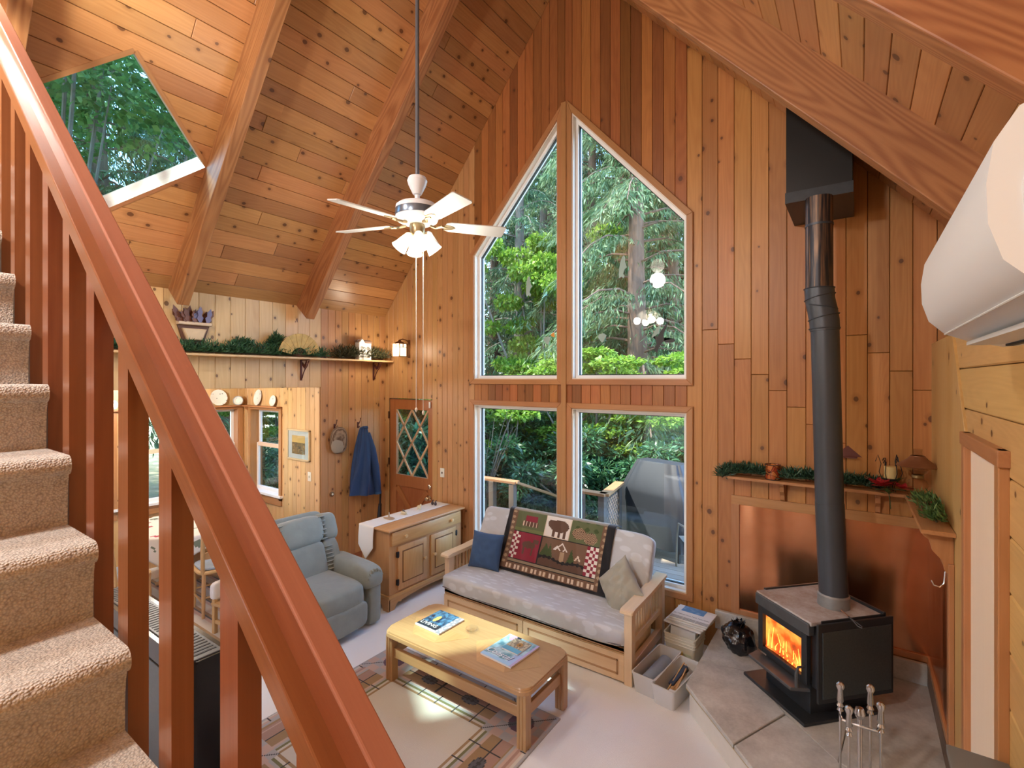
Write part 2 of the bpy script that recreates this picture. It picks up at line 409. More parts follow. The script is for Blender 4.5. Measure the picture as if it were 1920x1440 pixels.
nb = MB(); ys = [YB]+[v for p in sorted(NB) for v in p]+[YN]
for i in range(0, len(ys), 2): nb.box(XN-WT, XN, ys[i], ys[i+1], 0, 2.6)
for a,b in NB: nb.box(XN-WT, XN, a, b, 0, NBZ[0]); nb.box(XN-WT, XN, a, b, NBZ[1], 2.6)
wall_nb = struct('wall_nook_back', nb, dark_gap)
Fb = frame((XN,0,0),(0,0,1),(0,-1,0))
for k in range(0, len(ys)-1):
    y0,y1 = ys[k],ys[k+1]; win = k%2==1
    if y1 < 1: continue
    if y0 < 0: y0 = 0.2
    n = max(1, round((y1-y0)/.13))
    for i in range(n):
        a,b = y0+(y1-y0)*i/n+.0014, y0+(y1-y0)*(i+1)/n-.0014
        for z0,z1 in ([(0,NBZ[0]),(NBZ[1],2.5)] if win else [(0,2.5)]):
            plank('board', wall_nb, Fb, [(z0,-a),(z1,-a),(z1,-b),(z0,-b)], .016, pine())
m = MB(); m.box(XN-.2, XL-.02, YB, YN+.15, 2.5, 2.6); struct('ceiling_nook', m, plain('pine_soffit', (.6,.36,.16), .5))

# --- right wall: horizontal boards, doorway
RD = (2.50, 3.15, 2.085)
ZS = 2.66
rb = MB(); rb.box(XR, XR2+WT, YB, RD[0], 0, ZS); rb.box(XR, XR2+WT, RD[1], D+WT, 0, ZS); rb.box(XR, XR2+WT, RD[0], RD[1], RD[2], ZS); rb.box(XR2, XR2+WT, YB, D+WT, ZS, ZR+.05)
wall_r = struct('wall_right', rb, dark_gap)
Fr = frame((XR,0,0),(0,1,0),(0,0,1))          # y x z = +x ; need -x
Fr = frame((XR,0,0),(0,-1,0),(0,0,1))         # -y x z = -x
zz = 0; k = 0
rows = [0,.2,.41,.62,.82,1.02,1.23,1.43,1.64,1.84,2.045,2.25,2.455,2.66,2.86,3.06,3.27,ZR-.09]
for z0,z1 in zip(rows, rows[1:]):
    z0 += .002; z1 -= .002
    if z0 < RD[2]-.05: spans = [(YB, RD[0]), (RD[1], D-.016)]
    else: spans = [(YB, .7+.5*math.sin(k*2.1)), (.7+.5*math.sin(k*2.1)+.003, D-.016)]
    k += 1
    for a,b in spans: plank('board', wall_r, Fr if z0 < 2.64 else frame((XR2,0,0),(0,-1,0),(0,0,1)), [(-a,z0),(-b,z0),(-b,z1),(-a,z1)], .02, logw(), bev=.006)
# slanted plywood sheet in the corner, proud of the boards
plank('corner_sheet', wall_r, frame((XR-.02,0,0),(0,0,1),(0,-1,0)) if False else frame((XR-.02,0,0),(0,0,-1),(0,-1,0)).copy() if False else frame((XR-.02,0,0),(0,0,1),(0,1,0)), [(0,D-.017),(0,3.24),(2.11,3.24),(2.577,3.60),(2.655,3.665),(2.655,D-.017)], .012, logw())
# --- unseen rear wall (behind the camera); window opening added to let fill daylight in
qb = MB()
for x0,x1,z0,z1 in [(XN-.2,-4.6,0,7),(-4.6,-2.9,0,.6),(-4.6,-2.9,2.2,7),(-2.9,XR2+.2,0,7)]:
    qb.box(x0,x1,YB-.15,YB,z0,z1)
struct('wall_rear', qb, plain('rear_cedar', (.5,.26,.1), .5))

# --- ceiling: both slopes, boards and beams
SL = math.hypot(1, ML); SRr = math.hypot(1, MR)
Fcl = frame((XL,0,ZL), (0,1,0), (1/SL,0,ML/SL))      # a = y, b = up-slope ; y x up = (ML,0,-1)/..: faces down, into the room
LL = (XA-XL)*SL
Fcr = frame((XR2,0,ZR-MR*(XR2-XR)), (0,-1,0), (-1/SRr,0,MR/SRr))  # -y x (-1,0,m) = (-m, 0, -1) : faces down-left, into the room
LR = (XR2-XA)*SRr
cb = MB()
SKY, SKS, SKH = 1.31, 1.27, .655                      # diamond skylight centre (y, s) and half diagonal
def slab(F, L_, hole):
    T = .18
    Mx = F @ Matrix.Translation((0,0,-T))
    if not hole:
        cb.prism([(-D-.2,-.35),(-YB+.2,-.35),(-YB+.2,L_+.02),(-D-.2,L_+.02)], 0, T-.001, M=Mx); return
    y0,y1,s0,s1 = YB-.2, D+.2, -.35, L_+.02
    l,r,b,t = SKY-SKH, SKY+SKH, SKS-SKH, SKS+SKH
    for p in ([(y0,s0),(SKY,s0),(SKY,b),(l,SKS),(SKY,t),(SKY,s1),(y0,s1)], [(SKY,s0),(y1,s0),(y1,s1),(SKY,s1),(SKY,t),(r,SKS),(SKY,b)]):
        cb.prism(p, 0, T-.001, M=Mx)
slab(Fcl, LL, True); slab(Fcr, LR, False)
ceil = struct('ceiling', cb, dark_gap)
def row_spans(a0, a1, rr):
    cuts = [a0]; x = a0+rr.uniform(1.0,3.2)
    while x < a1-.8: cuts.append(x); x += rr.uniform(2.2,3.8)
    cuts.append(a1); return list(zip(cuts, cuts[1:]))
rr = random.Random(3)
n = round(LL/.145); g = .0018
for i in range(n):
    s0, s1 = LL*i/n+g, LL*(i+1)/n-g
    h = lambda s: SKH-abs(s-SKS)
    for a,b in row_spans(YB, D-.016, rr):
        a += g; b -= g
        lo, hi = h(s0), h(s1)
        if max(lo,hi) <= 0 or b < SKY-SKH or a > SKY+SKH:
            plank('plank', ceil, Fcl, [(a,s0),(b,s0),(b,s1),(a,s1)], .016, ceil_wood()); continue
        if lo > 0 and hi > 0:
            lp = [(SKY-lo,s0)]; rp = [(SKY+hi,s1)]
            if s0 < SKS < s1: lp.append((SKY-SKH,SKS)); rp.append((SKY+SKH,SKS))
            lp.append((SKY-hi,s1)); rp.append((SKY+lo,s0))
            if a < SKY-SKH-.02: plank('plank', ceil, Fcl, [(a,s0)]+lp+[(a,s1)], .016, ceil_wood())
            if b > SKY+SKH+.02: plank('plank', ceil, Fcl, [(b,s1)]+rp+[(b,s0)], .016, ceil_wood())
        elif lo > 0: plank('plank', ceil, Fcl, [(min(a,.2),s0),(SKY-lo,s0),(SKY,SKS+SKH),(SKY+lo,s0),(max(b,2.4),s0),(max(b,2.4),s1),(min(a,.2),s1)], .016, ceil_wood())
        else: plank('plank', ceil, Fcl, [(min(a,.2),s0),(max(b,2.4),s0),(max(b,2.4),s1),(SKY+hi,s1),(SKY,SKS-SKH),(SKY-hi,s1),(min(a,.2),s1)], .016, ceil_wood())
n = round(LR/.145)
for i in range(n):
    s0, s1 = LR*i/n+g, LR*(i+1)/n-g
    for a,b in row_spans(-D+.016, -YB, rr): plank('plank', ceil, Fcr, [(a+g,s0),(b-g,s0),(b-g,s1),(a+g,s1)], .016, ceil_wood())
BH, BW = .265, .105
for yb in (3.285, 1.955, .63, -.69, -2.02):
    m = MB(); m.box(0, LL-.1, -BW/2, BW/2, 0, BH+.016, bev=.006)
    o = m.build('beam', beam_wood(), ceil, smooth=False); o.matrix_local = Fcl @ Matrix.Translation((yb+BW/2,0,0)) @ Matrix.Rotation(PI/2,4,'Z')
    m = MB(); m.box(-.34, LR-.1, -BW/2, BW/2, 0, BH+.016, bev=.006)
    o = m.build('beam', beam_wood(), ceil, smooth=False); o.matrix_local = Fcr @ Matrix.Translation((-yb-BW/2,0,0)) @ Matrix.Rotation(PI/2,4,'Z')
m = MB(); m.box(XA-.045, XA+.045, YB, D-.02, ZA-.34, ZA-.02, bev=.006); m.build('ridge_beam', beam_wood('Y'), ceil, smooth=False)

# --- skylight
sky_w = tag(thing('window_1', None, None), kind='structure')
d = math.sqrt(.5)
Fs = Fcl @ Matrix.Translation((SKY, SKS, 0)) @ Matrix.Rotation(PI/4, 4, 'Z')
hs_ = SKH*d*2/2*1.0
hs_ = SKH*d
for k in range(4):
    m = MB(); m.box(-hs_, hs_, hs_-.012, hs_+.02, -.19, .02)
    o = m.build('well_board', trimw(), sky_w, smooth=False); o.matrix_local = Fs @ Matrix.Rotation(k*PI/2,4,'Z')
m = MB(); m.box(-hs_, hs_, -hs_, hs_, -.185, -.175); o = m.build('pane', glass_mat('skylight_glass', (.70,.84,.84), .05), sky_w, smooth=False); o.matrix_local = Fs

# --- gable windows
def casing(parent, pts, w=.06, th=.022, y=D-.016, matf=trimw):
    """mitred boards around the closed outline pts (x,z), outer width w"""
    n = len(pts); P = [Vector((p[0],p[1])) for p in pts]
    area = sum(P[i].x*P[(i+1)%n].y-P[(i+1)%n].x*P[i].y for i in range(n))
    if area < 0: P.reverse()
    outs = []
    for i in range(n):
        e0 = (P[i]-P[i-1]).normalized(); e1 = (P[(i+1)%n]-P[i]).normalized()
        n0 = Vector((e0.y,-e0.x)); n1 = Vector((e1.y,-e1.x)); b = (n0+n1).normalized(); outs.append(P[i]+b*(w/max(.3,b.dot(n0))))
    for i in range(n):
        j = (i+1)%n; e = (P[j]-P[i]); L_ = e.length; ang = math.atan2(e.y,e.x)
        q = [P[i],P[j],outs[j],outs[i]]; c = (P[i]+P[j])/2; ca,sa = math.cos(-ang),math.sin(-ang)
        loc = [((v-c).x*ca-(v-c).y*sa, (v-c).x*sa+(v-c).y*ca) for v in q]
        m = MB(); m.prism(loc, 0, th, bev=.004)
        # local x along board, local y in the wall, z towards the room (-Y)
        o = m.build('casing', matf(), parent, smooth=False)
        X = Vector((e.x,0,e.y)).normalized(); Z = Vector((0,-1,0)); Yv = Z.cross(X)
        Mx = Matrix.Identity(4)
        for r_ in range(3): Mx[r_][0]=X[r_]; Mx[r_][1]=Yv[r_]; Mx[r_][2]=Z[r_]
        Mx.translation = (c.x, y, c.y)
        if Yv.z*1 < 0 and False: pass
        o.matrix_local = Mx
def ring(parent, name, pts, w, y0, y1, mat):
    """frame ring: outline pts, bars of width w inwards, between depths y0..y1"""
    n = len(pts); P = [Vector((p[0],p[1])) for p in pts]
    area = sum(P[i].x*P[(i+1)%n].y-P[(i+1)%n].x*P[i].y for i in range(n))
    if area < 0: P.reverse()
    ins = []
    for i in range(n):
        e0 = (P[i]-P[i-1]).normalized(); e1 = (P[(i+1)%n]-P[i]).normalized()
        n0 = Vector((-e0.y,e0.x)); n1 = Vector((-e1.y,e1.x)); b = (n0+n1).normalized(); ins.append(P[i]+b*(w/max(.3,b.dot(n0))))
    m = MB()
    for i in range(n):
        j = (i+1)%n
        m.prism([P[i],P[j],ins[j],ins[i]], 0, y1-y0, M=frame((0,y1,0),(1,0,0),(0,0,1)))
    m.build(name, mat, parent, smooth=False)
    return ins
wn = 2
win_objs = []
for (x0,x1) in WX:
    for up in (True, False):
        t = tag(thing('window_%d'%wn, None, None), kind='structure'); wn += 1; win_objs.append(t)
        pts = [(x0,UZ0),(x1,UZ0),(x1,up_top(x1)),(x0,up_top(x0))] if up else [(x0,WZ0),(x1,WZ0),(x1,WZ1),(x0,WZ1)]
        casing(t, pts, w=.0585)
        wl = ring(t, 'jamb', pts, .012, D-.017, D+.10, trimw('Z') if False else plain('pale_jamb', (.80,.72,.62), .45))
        i1 = ring(t, 'frame', wl, .03, D+.045, D+.13, white_vinyl)
        i2 = ring(t, 'gasket', i1, .008, D+.07, D+.10, plain('dark_gasket', (.03,.035,.035), .6))
        m = MB(); m.prism(i1, 0, .006, M=frame((0,D+.09,0),(1,0,0),(0,0,1))); m.build('pane', pane, t, smooth=False)
# centre post between the window pairs
tr = MB(); tr.box(-2.611, -2.552, D-.05, D-.016, .36, 5.36, bev=.004); tag(tr.build('trim_1', trimw('Z'), smooth=False), kind='structure')

# --- nook windows (double hung)
def double_hung(name, M, w, z0, z1):
    t = tag(thing(name, None, None), kind='structure'); t.matrix_world = M
    # local: x along the wall, y into the wall (outside), z up, room at -y
    def bx(nm, a,b,c,d_,e,f,mt):
        q = MB(); q.box(a,b,c,d_,e,f,bev=.003); q.build(nm, mt, t, smooth=False)
    for s in (-1,1):
        bx('casing', min(s*w/2,s*(w/2+.06)), max(s*w/2,s*(w/2+.06)), -.036, -.014, z0-.06, z1+.06, trimw('Z'))
        bx('jamb', min(s*w/2,s*(w/2-.012)), max(s*w/2,s*(w/2-.012)), -.03, .14, z0, z1, trimw('Z'))
    bx('casing', -w/2, w/2, -.036, -.014, z1, z1+.06, trimw('X')); bx('apron', -w/2-.06, w/2+.06, -.036, -.014, z0-.13, z0-.02, trimw('X'))
    bx('sill', -w/2-.08, w/2+.08, -.06, .1, z0-.02, z0+.012, white_vinyl)
    h = z0+(z1-z0)*.56
    for a,b,yy in ((z0+.012,h+.02,.06),(h-.02,z1,.09)):
        q = MB(); q.box(-w/2+.012,-w/2+.05,yy,yy+.03,a,b); q.box(w/2-.05,w/2-.012,yy,yy+.03,a,b); q.box(-w/2+.05,w/2-.05,yy,yy+.03,a,a+.04); q.box(-w/2+.05,w/2-.05,yy,yy+.03,b-.035,b)
        s_ = q.build('sash', white_vinyl, t, smooth=False)
        q = MB(); q.box(-w/2+.05,w/2-.05,yy+.012,yy+.018,a+.04,b-.035); q.build('pane', pane, s_, smooth=False)
    q = MB(); q.box(-w/2+.05,w/2-.05,.055,.075,h-.02,h+.035); q.build('meeting_rail', plain('peach_rail', (.80,.58,.42), .5), t, smooth=False)
    return t
double_hung('window_6', Matrix.Translation(((NW[0]+NW[1])/2, YN, 0)), NW[1]-NW[0], NW[2], NW[3])
for i,(a,b) in enumerate(NB):
    double_hung('window_%d'%(7+i), Matrix.Translation((XN,(a+b)/2,0)) @ Matrix.Rotation(PI/2,4,'Z'), b-a, NBZ[0], NBZ[1])

# --- entry door
dr = tag(thing('door_1', None, None), kind='structure')
casing(dr, [(DX0,0),(DX1,0),(DX1,DZ),(DX0,DZ)][::1], w=.062, matf=doorw)
for o in list(dr.children):
    if abs(o.matrix_local.translation.z) < .01: bpy.data.objects.remove(o, do_unlink=True)
GX0,GX1,GZ0,GZ1 = -5.265,-4.645,1.085,1.985
m = MB()
y0,y1 = D+.0, D+.045
m.box(DX0+.008,GX0,y0,y1,.01,DZ-.01,.003); m.box(GX1,DX1-.008,y0,y1,.01,DZ-.01,.003); m.box(GX0,GX1,y0,y1,GZ1,DZ-.01,.003); m.box(GX0,GX1,y0,y1,.93,GZ0,.003); m.box(GX0,GX1,y0,y1,.01,.22,.003)
leaf = m.build('door_leaf', doorw('Z'), dr, smooth=False)
m = MB(); m.box(GX0,GX1,y0+.02,y0+.03,.2,.95); m.build('lower_panel', doorw('Z'), leaf, smooth=False)
for sgn in (-1,1):
    cx,cz = (GX0+GX1)/2, .575; L_ = math.hypot(GX1-GX0,.71); an = math.atan2(.71,GX1-GX0)*sgn
    m = MB(); m.box(-L_/2+.03,L_/2-.03,-.035,.035,-.012,.012,.003); o = m.build('cross_brace', doorw(), leaf, smooth=False)
    o.matrix_local = Matrix.Translation((cx,D+.008+.002*sgn,cz)) @ Matrix.Rotation(-an,4,'Y') @ Matrix.Rotation(PI/2,4,'X')
m = MB(); m.box(GX0,GX1,y0+.018,y0+.024,GZ0,GZ1); m.build('pane', glass_mat('door_glass',(.82,.9,.88),.2), leaf, smooth=False)
lat = wood('lattice_strip', (.66,.42,.24),(.50,.28,.14),'X',rough=.5)
gw,gh = GX1-GX0, GZ1-GZ0; nx,nz = 2,2
for sgn in (1,-1):
    for k in range(-2,4):
        # diamond lines x/gw*nx +- z/gh*nz = k
        pts = []
        for tt in np.linspace(0,1,201):
            xx = tt*gw; zz = ((k-tt*nx)*sgn)/nz*gh if sgn==1 else ((tt*nx-k))/nz*gh
            if 0 <= zz <= gh: pts.append((xx,zz))
        if len(pts) > 4:
            (xa,za),(xb,zb) = pts[0],pts[-1]; L_ = math.hypot(xb-xa,zb-za); an = math.atan2(zb-za,xb-xa)
            m = MB(); m.box(-L_/2,L_/2,-.013,.013,-.008,.008,.003); o = m.build('muntin', lat, leaf, smooth=False)
            o.matrix_local = Matrix.Translation((GX0+(xa+xb)/2,D+.008,GZ0+(za+zb)/2)) @ Matrix.Rotation(-an,4,'Y') @ Matrix.Rotation(PI/2,4,'X')
chrome = plain('brushed_brass', (.75,.66,.5), .25, 1.0)
kx = DX1-.055
m = MB(); m.lathe([(.0,0),(.03,0),(.03,.012),(.018,.02),(.0,.022)], seg=16, M=Matrix.Translation((kx,D-.001,.985)) @ Matrix.Rotation(PI/2,4,'X'),caps=False); m.build('deadbolt', chrome, leaf)
m = MB(); m.lathe([(.0,0),(.032,0),(.032,.01),(.012,.014),(.012,.04),(.026,.05),(.03,.065),(.02,.08),(.0,.082)], seg=16, M=Matrix.Translation((kx,D-.001,.835)) @ Matrix.Rotation(PI/2,4,'X'),caps=False); m.build('doorknob', chrome, leaf)
for z in (1.9,1.25,.3):
    m = MB(); m.box(DX0-.012,DX0+.012,D-.022,D-.001,z-.05,z+.05,.003); m.build('hinge', plain('bronze', (.12,.07,.04), .4, .8), dr)
m = MB(); m.box(DX1-.06,DX1-.035,D-.02,D-.001,2.02,2.10,.004); m.build('door_sensor', white_vinyl, dr)

# --- doorway on the right wall: pale panel inside cedar casing
d2 = tag(thing('door_2', None, None), kind='structure')
for a,b,z0,z1 in ((RD[0]-.065,RD[0],0,RD[2]+.06),(RD[1],RD[1]+.065,0,RD[2]+.06)):
    m = MB(); m.box(XR-.05,XR-.018,a,b,z0,z1,.004); m.build('casing', trimw('Z'), d2, smooth=False)
m = MB(); m.box(XR-.055,XR-.018,RD[0]-.08,RD[1]+.08,RD[2],RD[2]+.06,.004); m.build('casing', trimw('Y'), d2, smooth=False)
m = MB(); m.box(XR-.024,XR+.03,RD[0],RD[1],0,RD[2]); m.build('door_panel', wood('pale_plywood',(.90,.74,.56),(.82,.62,.43),'Z',rough=.5,rnd=.03,grain=.5,cath=.2), d2, smooth=False)

# --- baseboards
m = MB(); m.box(XL+.016, XL+.03, YN, D-.02, 0, .09, bev=.004); tag(m.build('baseboard_left', doorw('Y'), smooth=False), kind='structure')
m = MB(); m.box(DX1+.065, -3.0, D-.03, D-.0165, 0, .09, bev=.004); tag(m.build('baseboard_gable', trimw('X'), smooth=False), kind='structure')
# ------------------------------------------------------------------ stairs and railing
def stair_carpet():
    m,N,L,P = new_mat('berber_stair_carpet'); tc = nd(N,'TexCoord')
    v = nd(N,'TexVoronoi'); v.inputs['Scale'].default_value = 185; L.new(tc.outputs['Object'], v.inputs['Vector'])
    n = nd(N,'TexNoise'); n.inputs['Scale'].default_value = 45; n.inputs['Detail'].default_value = 3; L.new(tc.outputs['Object'], n.inputs['Vector'])
    mx = nd(N,'Mix', data_type='RGBA'); mx.inputs[6].default_value = (.84,.78,.70,1); mx.inputs[7].default_value = (.30,.24,.20,1)
    s = math_n(N,L,'ADD', math_n(N,L,'MULTIPLY', v.outputs['Distance'], .75), math_n(N,L,'MULTIPLY_ADD', n.outputs[0], .5), clamp=True); s.node.inputs[1].links[0].from_node.inputs[2].default_value = -.15
    L.new(s, mx.inputs[0]); L.new(mx.outputs[2], P.inputs['Base Color']); P.inputs['Roughness'].default_value = 1; P.inputs['Sheen Weight'].default_value = .25
    bp = nd(N,'Bump'); bp.invert = True; bp.inputs['Strength'].default_value = .9; bp.inputs['Distance'].default_value = .006; L.new(v.outputs['Distance'], bp.inputs['Height']); L.new(bp.outputs[0], P.inputs['Normal'])
    return m
SX, SZ, RUN, RISE = -1.30, 1.815, .217, .19
stc = stair_carpet()
st = thing('staircase', 'staircase of steep steps wrapped in beige looped carpet', 'staircase', (SX+6*RUN, .0, 0))
so = st.location.copy()
prof = []                       # side profile (x forward = +X up the nose), z: one step: nose, riser
def step_profile():
    p = [(-RUN-.03, 0.0)]
    for k in range(9):
        a = R(90-k*22.5); p.append((.0+.026*math.cos(a)-.01, -.026+.026*math.sin(a)))
    p += [(-.018, -.075), (-.024, -.13), (-.024, -RISE-.01), (-RUN-.03, -RISE-.01)]
    return p
for i in range(-6, 9):
    x, z = SX-RUN*i, SZ+RISE*i
    if z < .1: continue
    m = MB(); m.prism(step_profile(), -.39, .55, M=frame((0,0,0),(1,0,0),(0,0,1)))
    o = m.build('step', stc, st, loc=(x-so.x, 0, z), sharp=50)
for yy in (.33,):
    m = MB(); a, b = (SX+RUN*6.2-so.x, SZ-RISE*6.2-.26), (SX-RUN*9-so.x, SZ+RISE*9-.26)
    m.prism([(a[0],0.0),(a[0],max(a[1],.02)),b,(b[0],b[1]-.30),(a[0]-.2,0.0)], -.035, .0, M=frame((0,yy,0),(1,0,0),(0,0,1))); m.build('stringer', railw('X'), st, smooth=False)
RS = .8455; RZ = lambda x: 1.907+RS*(-.555-x)          # top far edge of the handrail
rl = thing('stair_railing', 'reddish brown stained wooden stair railing with square balusters', 'railing', (-.1,.43,0))
ro = rl.location.copy()
an = math.atan(RS); ca, sa = math.cos(an), math.sin(an)
def rail_bar(nm, y0, y1, d0, d1, bev, mat):
    # bar along the slope; d = distance below the top plane
    m = MB(); L_ = 3.9/ca; m.box(-L_, .35, y0, y1, -d1, -d0, bev=bev)
    o = m.build(nm, mat, rl, smooth=False)
    o.matrix_local = Matrix.Translation((-.555-ro.x, -ro.y, 1.907)) @ Matrix.Rotation(an,4,'Y')
    return o
rail_bar('handrail', .427, .464, .009, .062, .002, railw('X'))
rail_bar('worn_sheen_cap', .425, .466, 0, .0095, .003, wood('worn_sheen_finish', (.44,.19,.125), (.34,.13,.08), 'X', rough=.38, rnd=.03, grain=1.2, cath=.2))  # paler cap: scratched wear plus window sheen put into the colour
rail_bar('lower_rail', .394, .462, .060, .102, .003, railw('X'))
for x in (-.21,-.44,-.67,-.906,-1.172,-1.409,-1.645,-1.86,-2.08,-2.30,-2.52,-2.74,-2.96,-3.18):
    pass; zt = lambda q: RZ(x+q)-.085/ca
    zb = SZ+(SX-x)*RISE/RUN-.62
    m = MB(); m.prism([(0,max(.05,zb)),(.062,max(.05,zb)),(.062,zt(.062)),(0,zt(0))], -.442, -.402, M=frame((0,0,0),(1,0,0),(0,0,1))); m.build('baluster', railw('Z'), rl, loc=(x-ro.x, -ro.y, 0), smooth=False)

# ------------------------------------------------------------------ ceiling fan with lamps
fx, fy = XA, 2.42; FZ = 3.487
fan = thing('ceiling_fan', 'white five-blade ceiling fan with lamp cluster hanging on a long rod', 'ceiling fan', (fx, fy, FZ))
fwhite = plain('fan_white_enamel', (.78,.80,.83), .35); fgrey = plain('fan_blade_white', (.50,.49,.46), .55); pewter = plain('aged_brass', (.36,.29,.17), .35, .9)
m = MB(); m.cyl((0,0,.27),(0,0,ZA-.34-FZ),.014,seg=14); m.build('downrod', plain('dark_grey_rod', (.12,.13,.15), .4, .3), fan)
m = MB(); m.lathe([(.018,.20),(.03,.205),(.062,.27),(.07,.30),(.06,.325),(.02,.332)], seg=24); m.build('coupler', fwhite, fan)
m = MB(); m.cyl((0,0,.13),(0,0,.21),.018,seg=12); m.build('neck', fwhite, fan)
m = MB(); m.lathe([(.03,.14),(.13,.135),(.148,.12),(.15,.10),(.15,.045),(.14,.02),(.10,.0),(.03,-.005)], seg=32); mo = m.build('motor_housing', fwhite, fan)
m = MB(); m.lathe([(.1515,.095),(.1525,.09),(.1525,.052),(.1515,.047)], seg=32, caps=False); m.build('band', plain('grey_band', (.16,.2,.26), .25, .6), mo)
Rv, Fv = Vector((math.cos(YAW), math.sin(YAW), 0)), Vector((-math.sin(YAW), math.cos(YAW), 0))
for th in (18, 90, 162, 228, 306):
    d = Rv*math.cos(R(th))+Fv*math.sin(R(th)); az = math.atan2(d.y, d.x)
    m = MB(); m.prism([(.20,-.045),(.235,-.06),(.62,-.072),(.635,-.06),(.635,.06),(.62,.072),(.235,.06),(.20,.045)], -.004, .004, bev=.002)
    b = m.build('blade', fgrey, fan); b.matrix_local = Matrix.Rotation(az,4,'Z') @ Matrix.Rotation(R(-13),4,'X')
    m = MB(); m.tube([(.09,0,-.005),(.13,.012,-.012),(.17,-.012,-.01),(.21,0,-.008)], .009, 8); m.prism([(.19,-.035),(.25,-.02),(.27,0),(.25,.02),(.19,.035)], -.010, -.004); m.build('bracket', pewter, b)
m = MB(); m.lathe([(.05,-.005),(.055,-.02),(.052,-.06),(.045,-.085),(.02,-.095)], seg=20); m.build('light_kit', pewter, fan)
def shade_mat():
    m,N,L,P = new_mat('frosted_shade'); out = N['Material Output']; P.inputs['Base Color'].default_value = (.85,.82,.78,1); P.inputs['Roughness'].default_value = .4
    t_ = nd(N,'BsdfTranslucent'); t_.inputs[0].default_value = (.9,.85,.78,1); tr_ = nd(N,'BsdfTransparent')
    a = nd(N,'MixShader'); a.inputs[0].default_value = .55; L.new(P.outputs[0],a.inputs[1]); L.new(t_.outputs[0],a.inputs[2]); b = nd(N,'MixShader'); b.inputs[0].default_value = .35; L.new(a.outputs[0],b.inputs[1]); L.new(tr_.outputs[0],b.inputs[2]); L.new(b.outputs[0],out.inputs[0]); return m
shade_m = shade_mat()
bulb_m = emit_mat('warm_bulb', (1,.86,.66), 22)
for k in range(4):
    az = YAW+R(20+90*k); dx, dy = math.cos(az), math.sin(az)
    ax = Vector((dx*.62, dy*.62, -.8)).normalized(); base = Vector((dx*.045, dy*.045, -.075))
    M = Matrix.Translation(base) @ ax.to_track_quat('Z','Y').to_matrix().to_4x4()
    m = MB(); m.lathe([(.016,.0),(.028,.012),(.036,.05),(.045,.10),(.056,.135),(.054,.135),(.043,.10),(.034,.05),(.026,.014)], seg=22, M=M, caps=False); s_ = m.build('lamp_shade', shade_m, fan)
    m = MB(); m.sphere((0,0,.085), .030, seg=14, rings=9, M=M); m.build('bulb', bulb_m, s_)
    ld = bpy.data.lights.new('fan_bulb_light', 'POINT'); ld.energy = 6.5; ld.color = (1,.93,.82); ld.shadow_soft_size = .05
    lo = bpy.data.objects.new('fan_bulb_light', ld); C.objects.link(lo); lo.parent = fan; lo.location = base+ax*.20
for dx,zl in ((-.004,-1.30),(.045,-1.32)):
    p = Rv*dx-Fv*.02
    m = MB(); m.tube([(p.x,p.y,-.09),(p.x,p.y,-.7),(p.x,p.y,zl)], .0022, 6); ch = m.build('pull_chain', plain('chain_white', (.75,.70,.6), .4, .3), fan)
    m = MB(); m.sphere((p.x,p.y,zl), .009, (1,1,1.8), 10, 7); m.build('knob', plain('chain_white',(.75,.7,.6)), ch)

# ------------------------------------------------------------------ wall sconce
sc = thing('wall_sconce', 'lantern wall lamp with glowing cream glass beside the door', 'wall lamp', (-4.985, D-.016, 2.82))
brz = plain('bronze_metal', (.20,.10,.05), .4, .7)
m = MB(); m.box(-.02,.02,-.014,0,-.13,.11,.004); m.build('backplate', brz, sc)
m = MB(); m.tube([(0,-.012,.06),(0,-.05,.105),(0,-.12,.115),(0,-.165,.10),(0,-.17,.07)], .008, 8); m.build('arm', brz, sc)
m = MB(); m.prism([(-.085,-.085),(.085,-.085),(.085,.085),(-.085,.085)], 0, .008, M=Matrix.Translation((0,-.17,.045))); m.lathe([(.10,.008),(.03,.04),(.012,.06)], seg=4, c=(0,-.17,.045)); 
for sx in (-1,1):
    for sy in (-1,1): m.box(sx*.065-.006,sx*.065+.006,-.17+sy*.065-.006,-.17+sy*.065+.006,-.12,.05)
for s in (-1,1):
    m.box(-.069,.069,-.17+s*.065-.004,-.17+s*.065+.004,-.124,-.114); m.box(s*.065-.004,s*.065+.004,-.235,-.105,-.124,-.114)
    m.box(-.069,.069,-.17+s*.066-.004,-.17+s*.066+.004,.0,.006); m.box(s*.066-.004,s*.066+.004,-.235,-.105,.0,.006)
    m.box(-.005,.005,-.17+s*.067-.004,-.17+s*.067+.004,.0,.045); m.box(s*.067-.004,s*.067+.004,-.175,-.165,.0,.045)
m.build('cage', brz, sc, smooth=False)
m = MB(); m.box(-.061,.061,-.231,-.109,-.115,.044); m.build('glass', emit_mat('lit_cream_glass', (1,.80,.50), 1.7), sc)
ld = bpy.data.lights.new('sconce_light','POINT'); ld.energy = 7; ld.color = (1,.86,.66); ld.shadow_soft_size = .07
lo = bpy.data.objects.new('sconce_light', ld); C.objects.link(lo); lo.parent = sc; lo.location = (-.02,-.33,-.03)

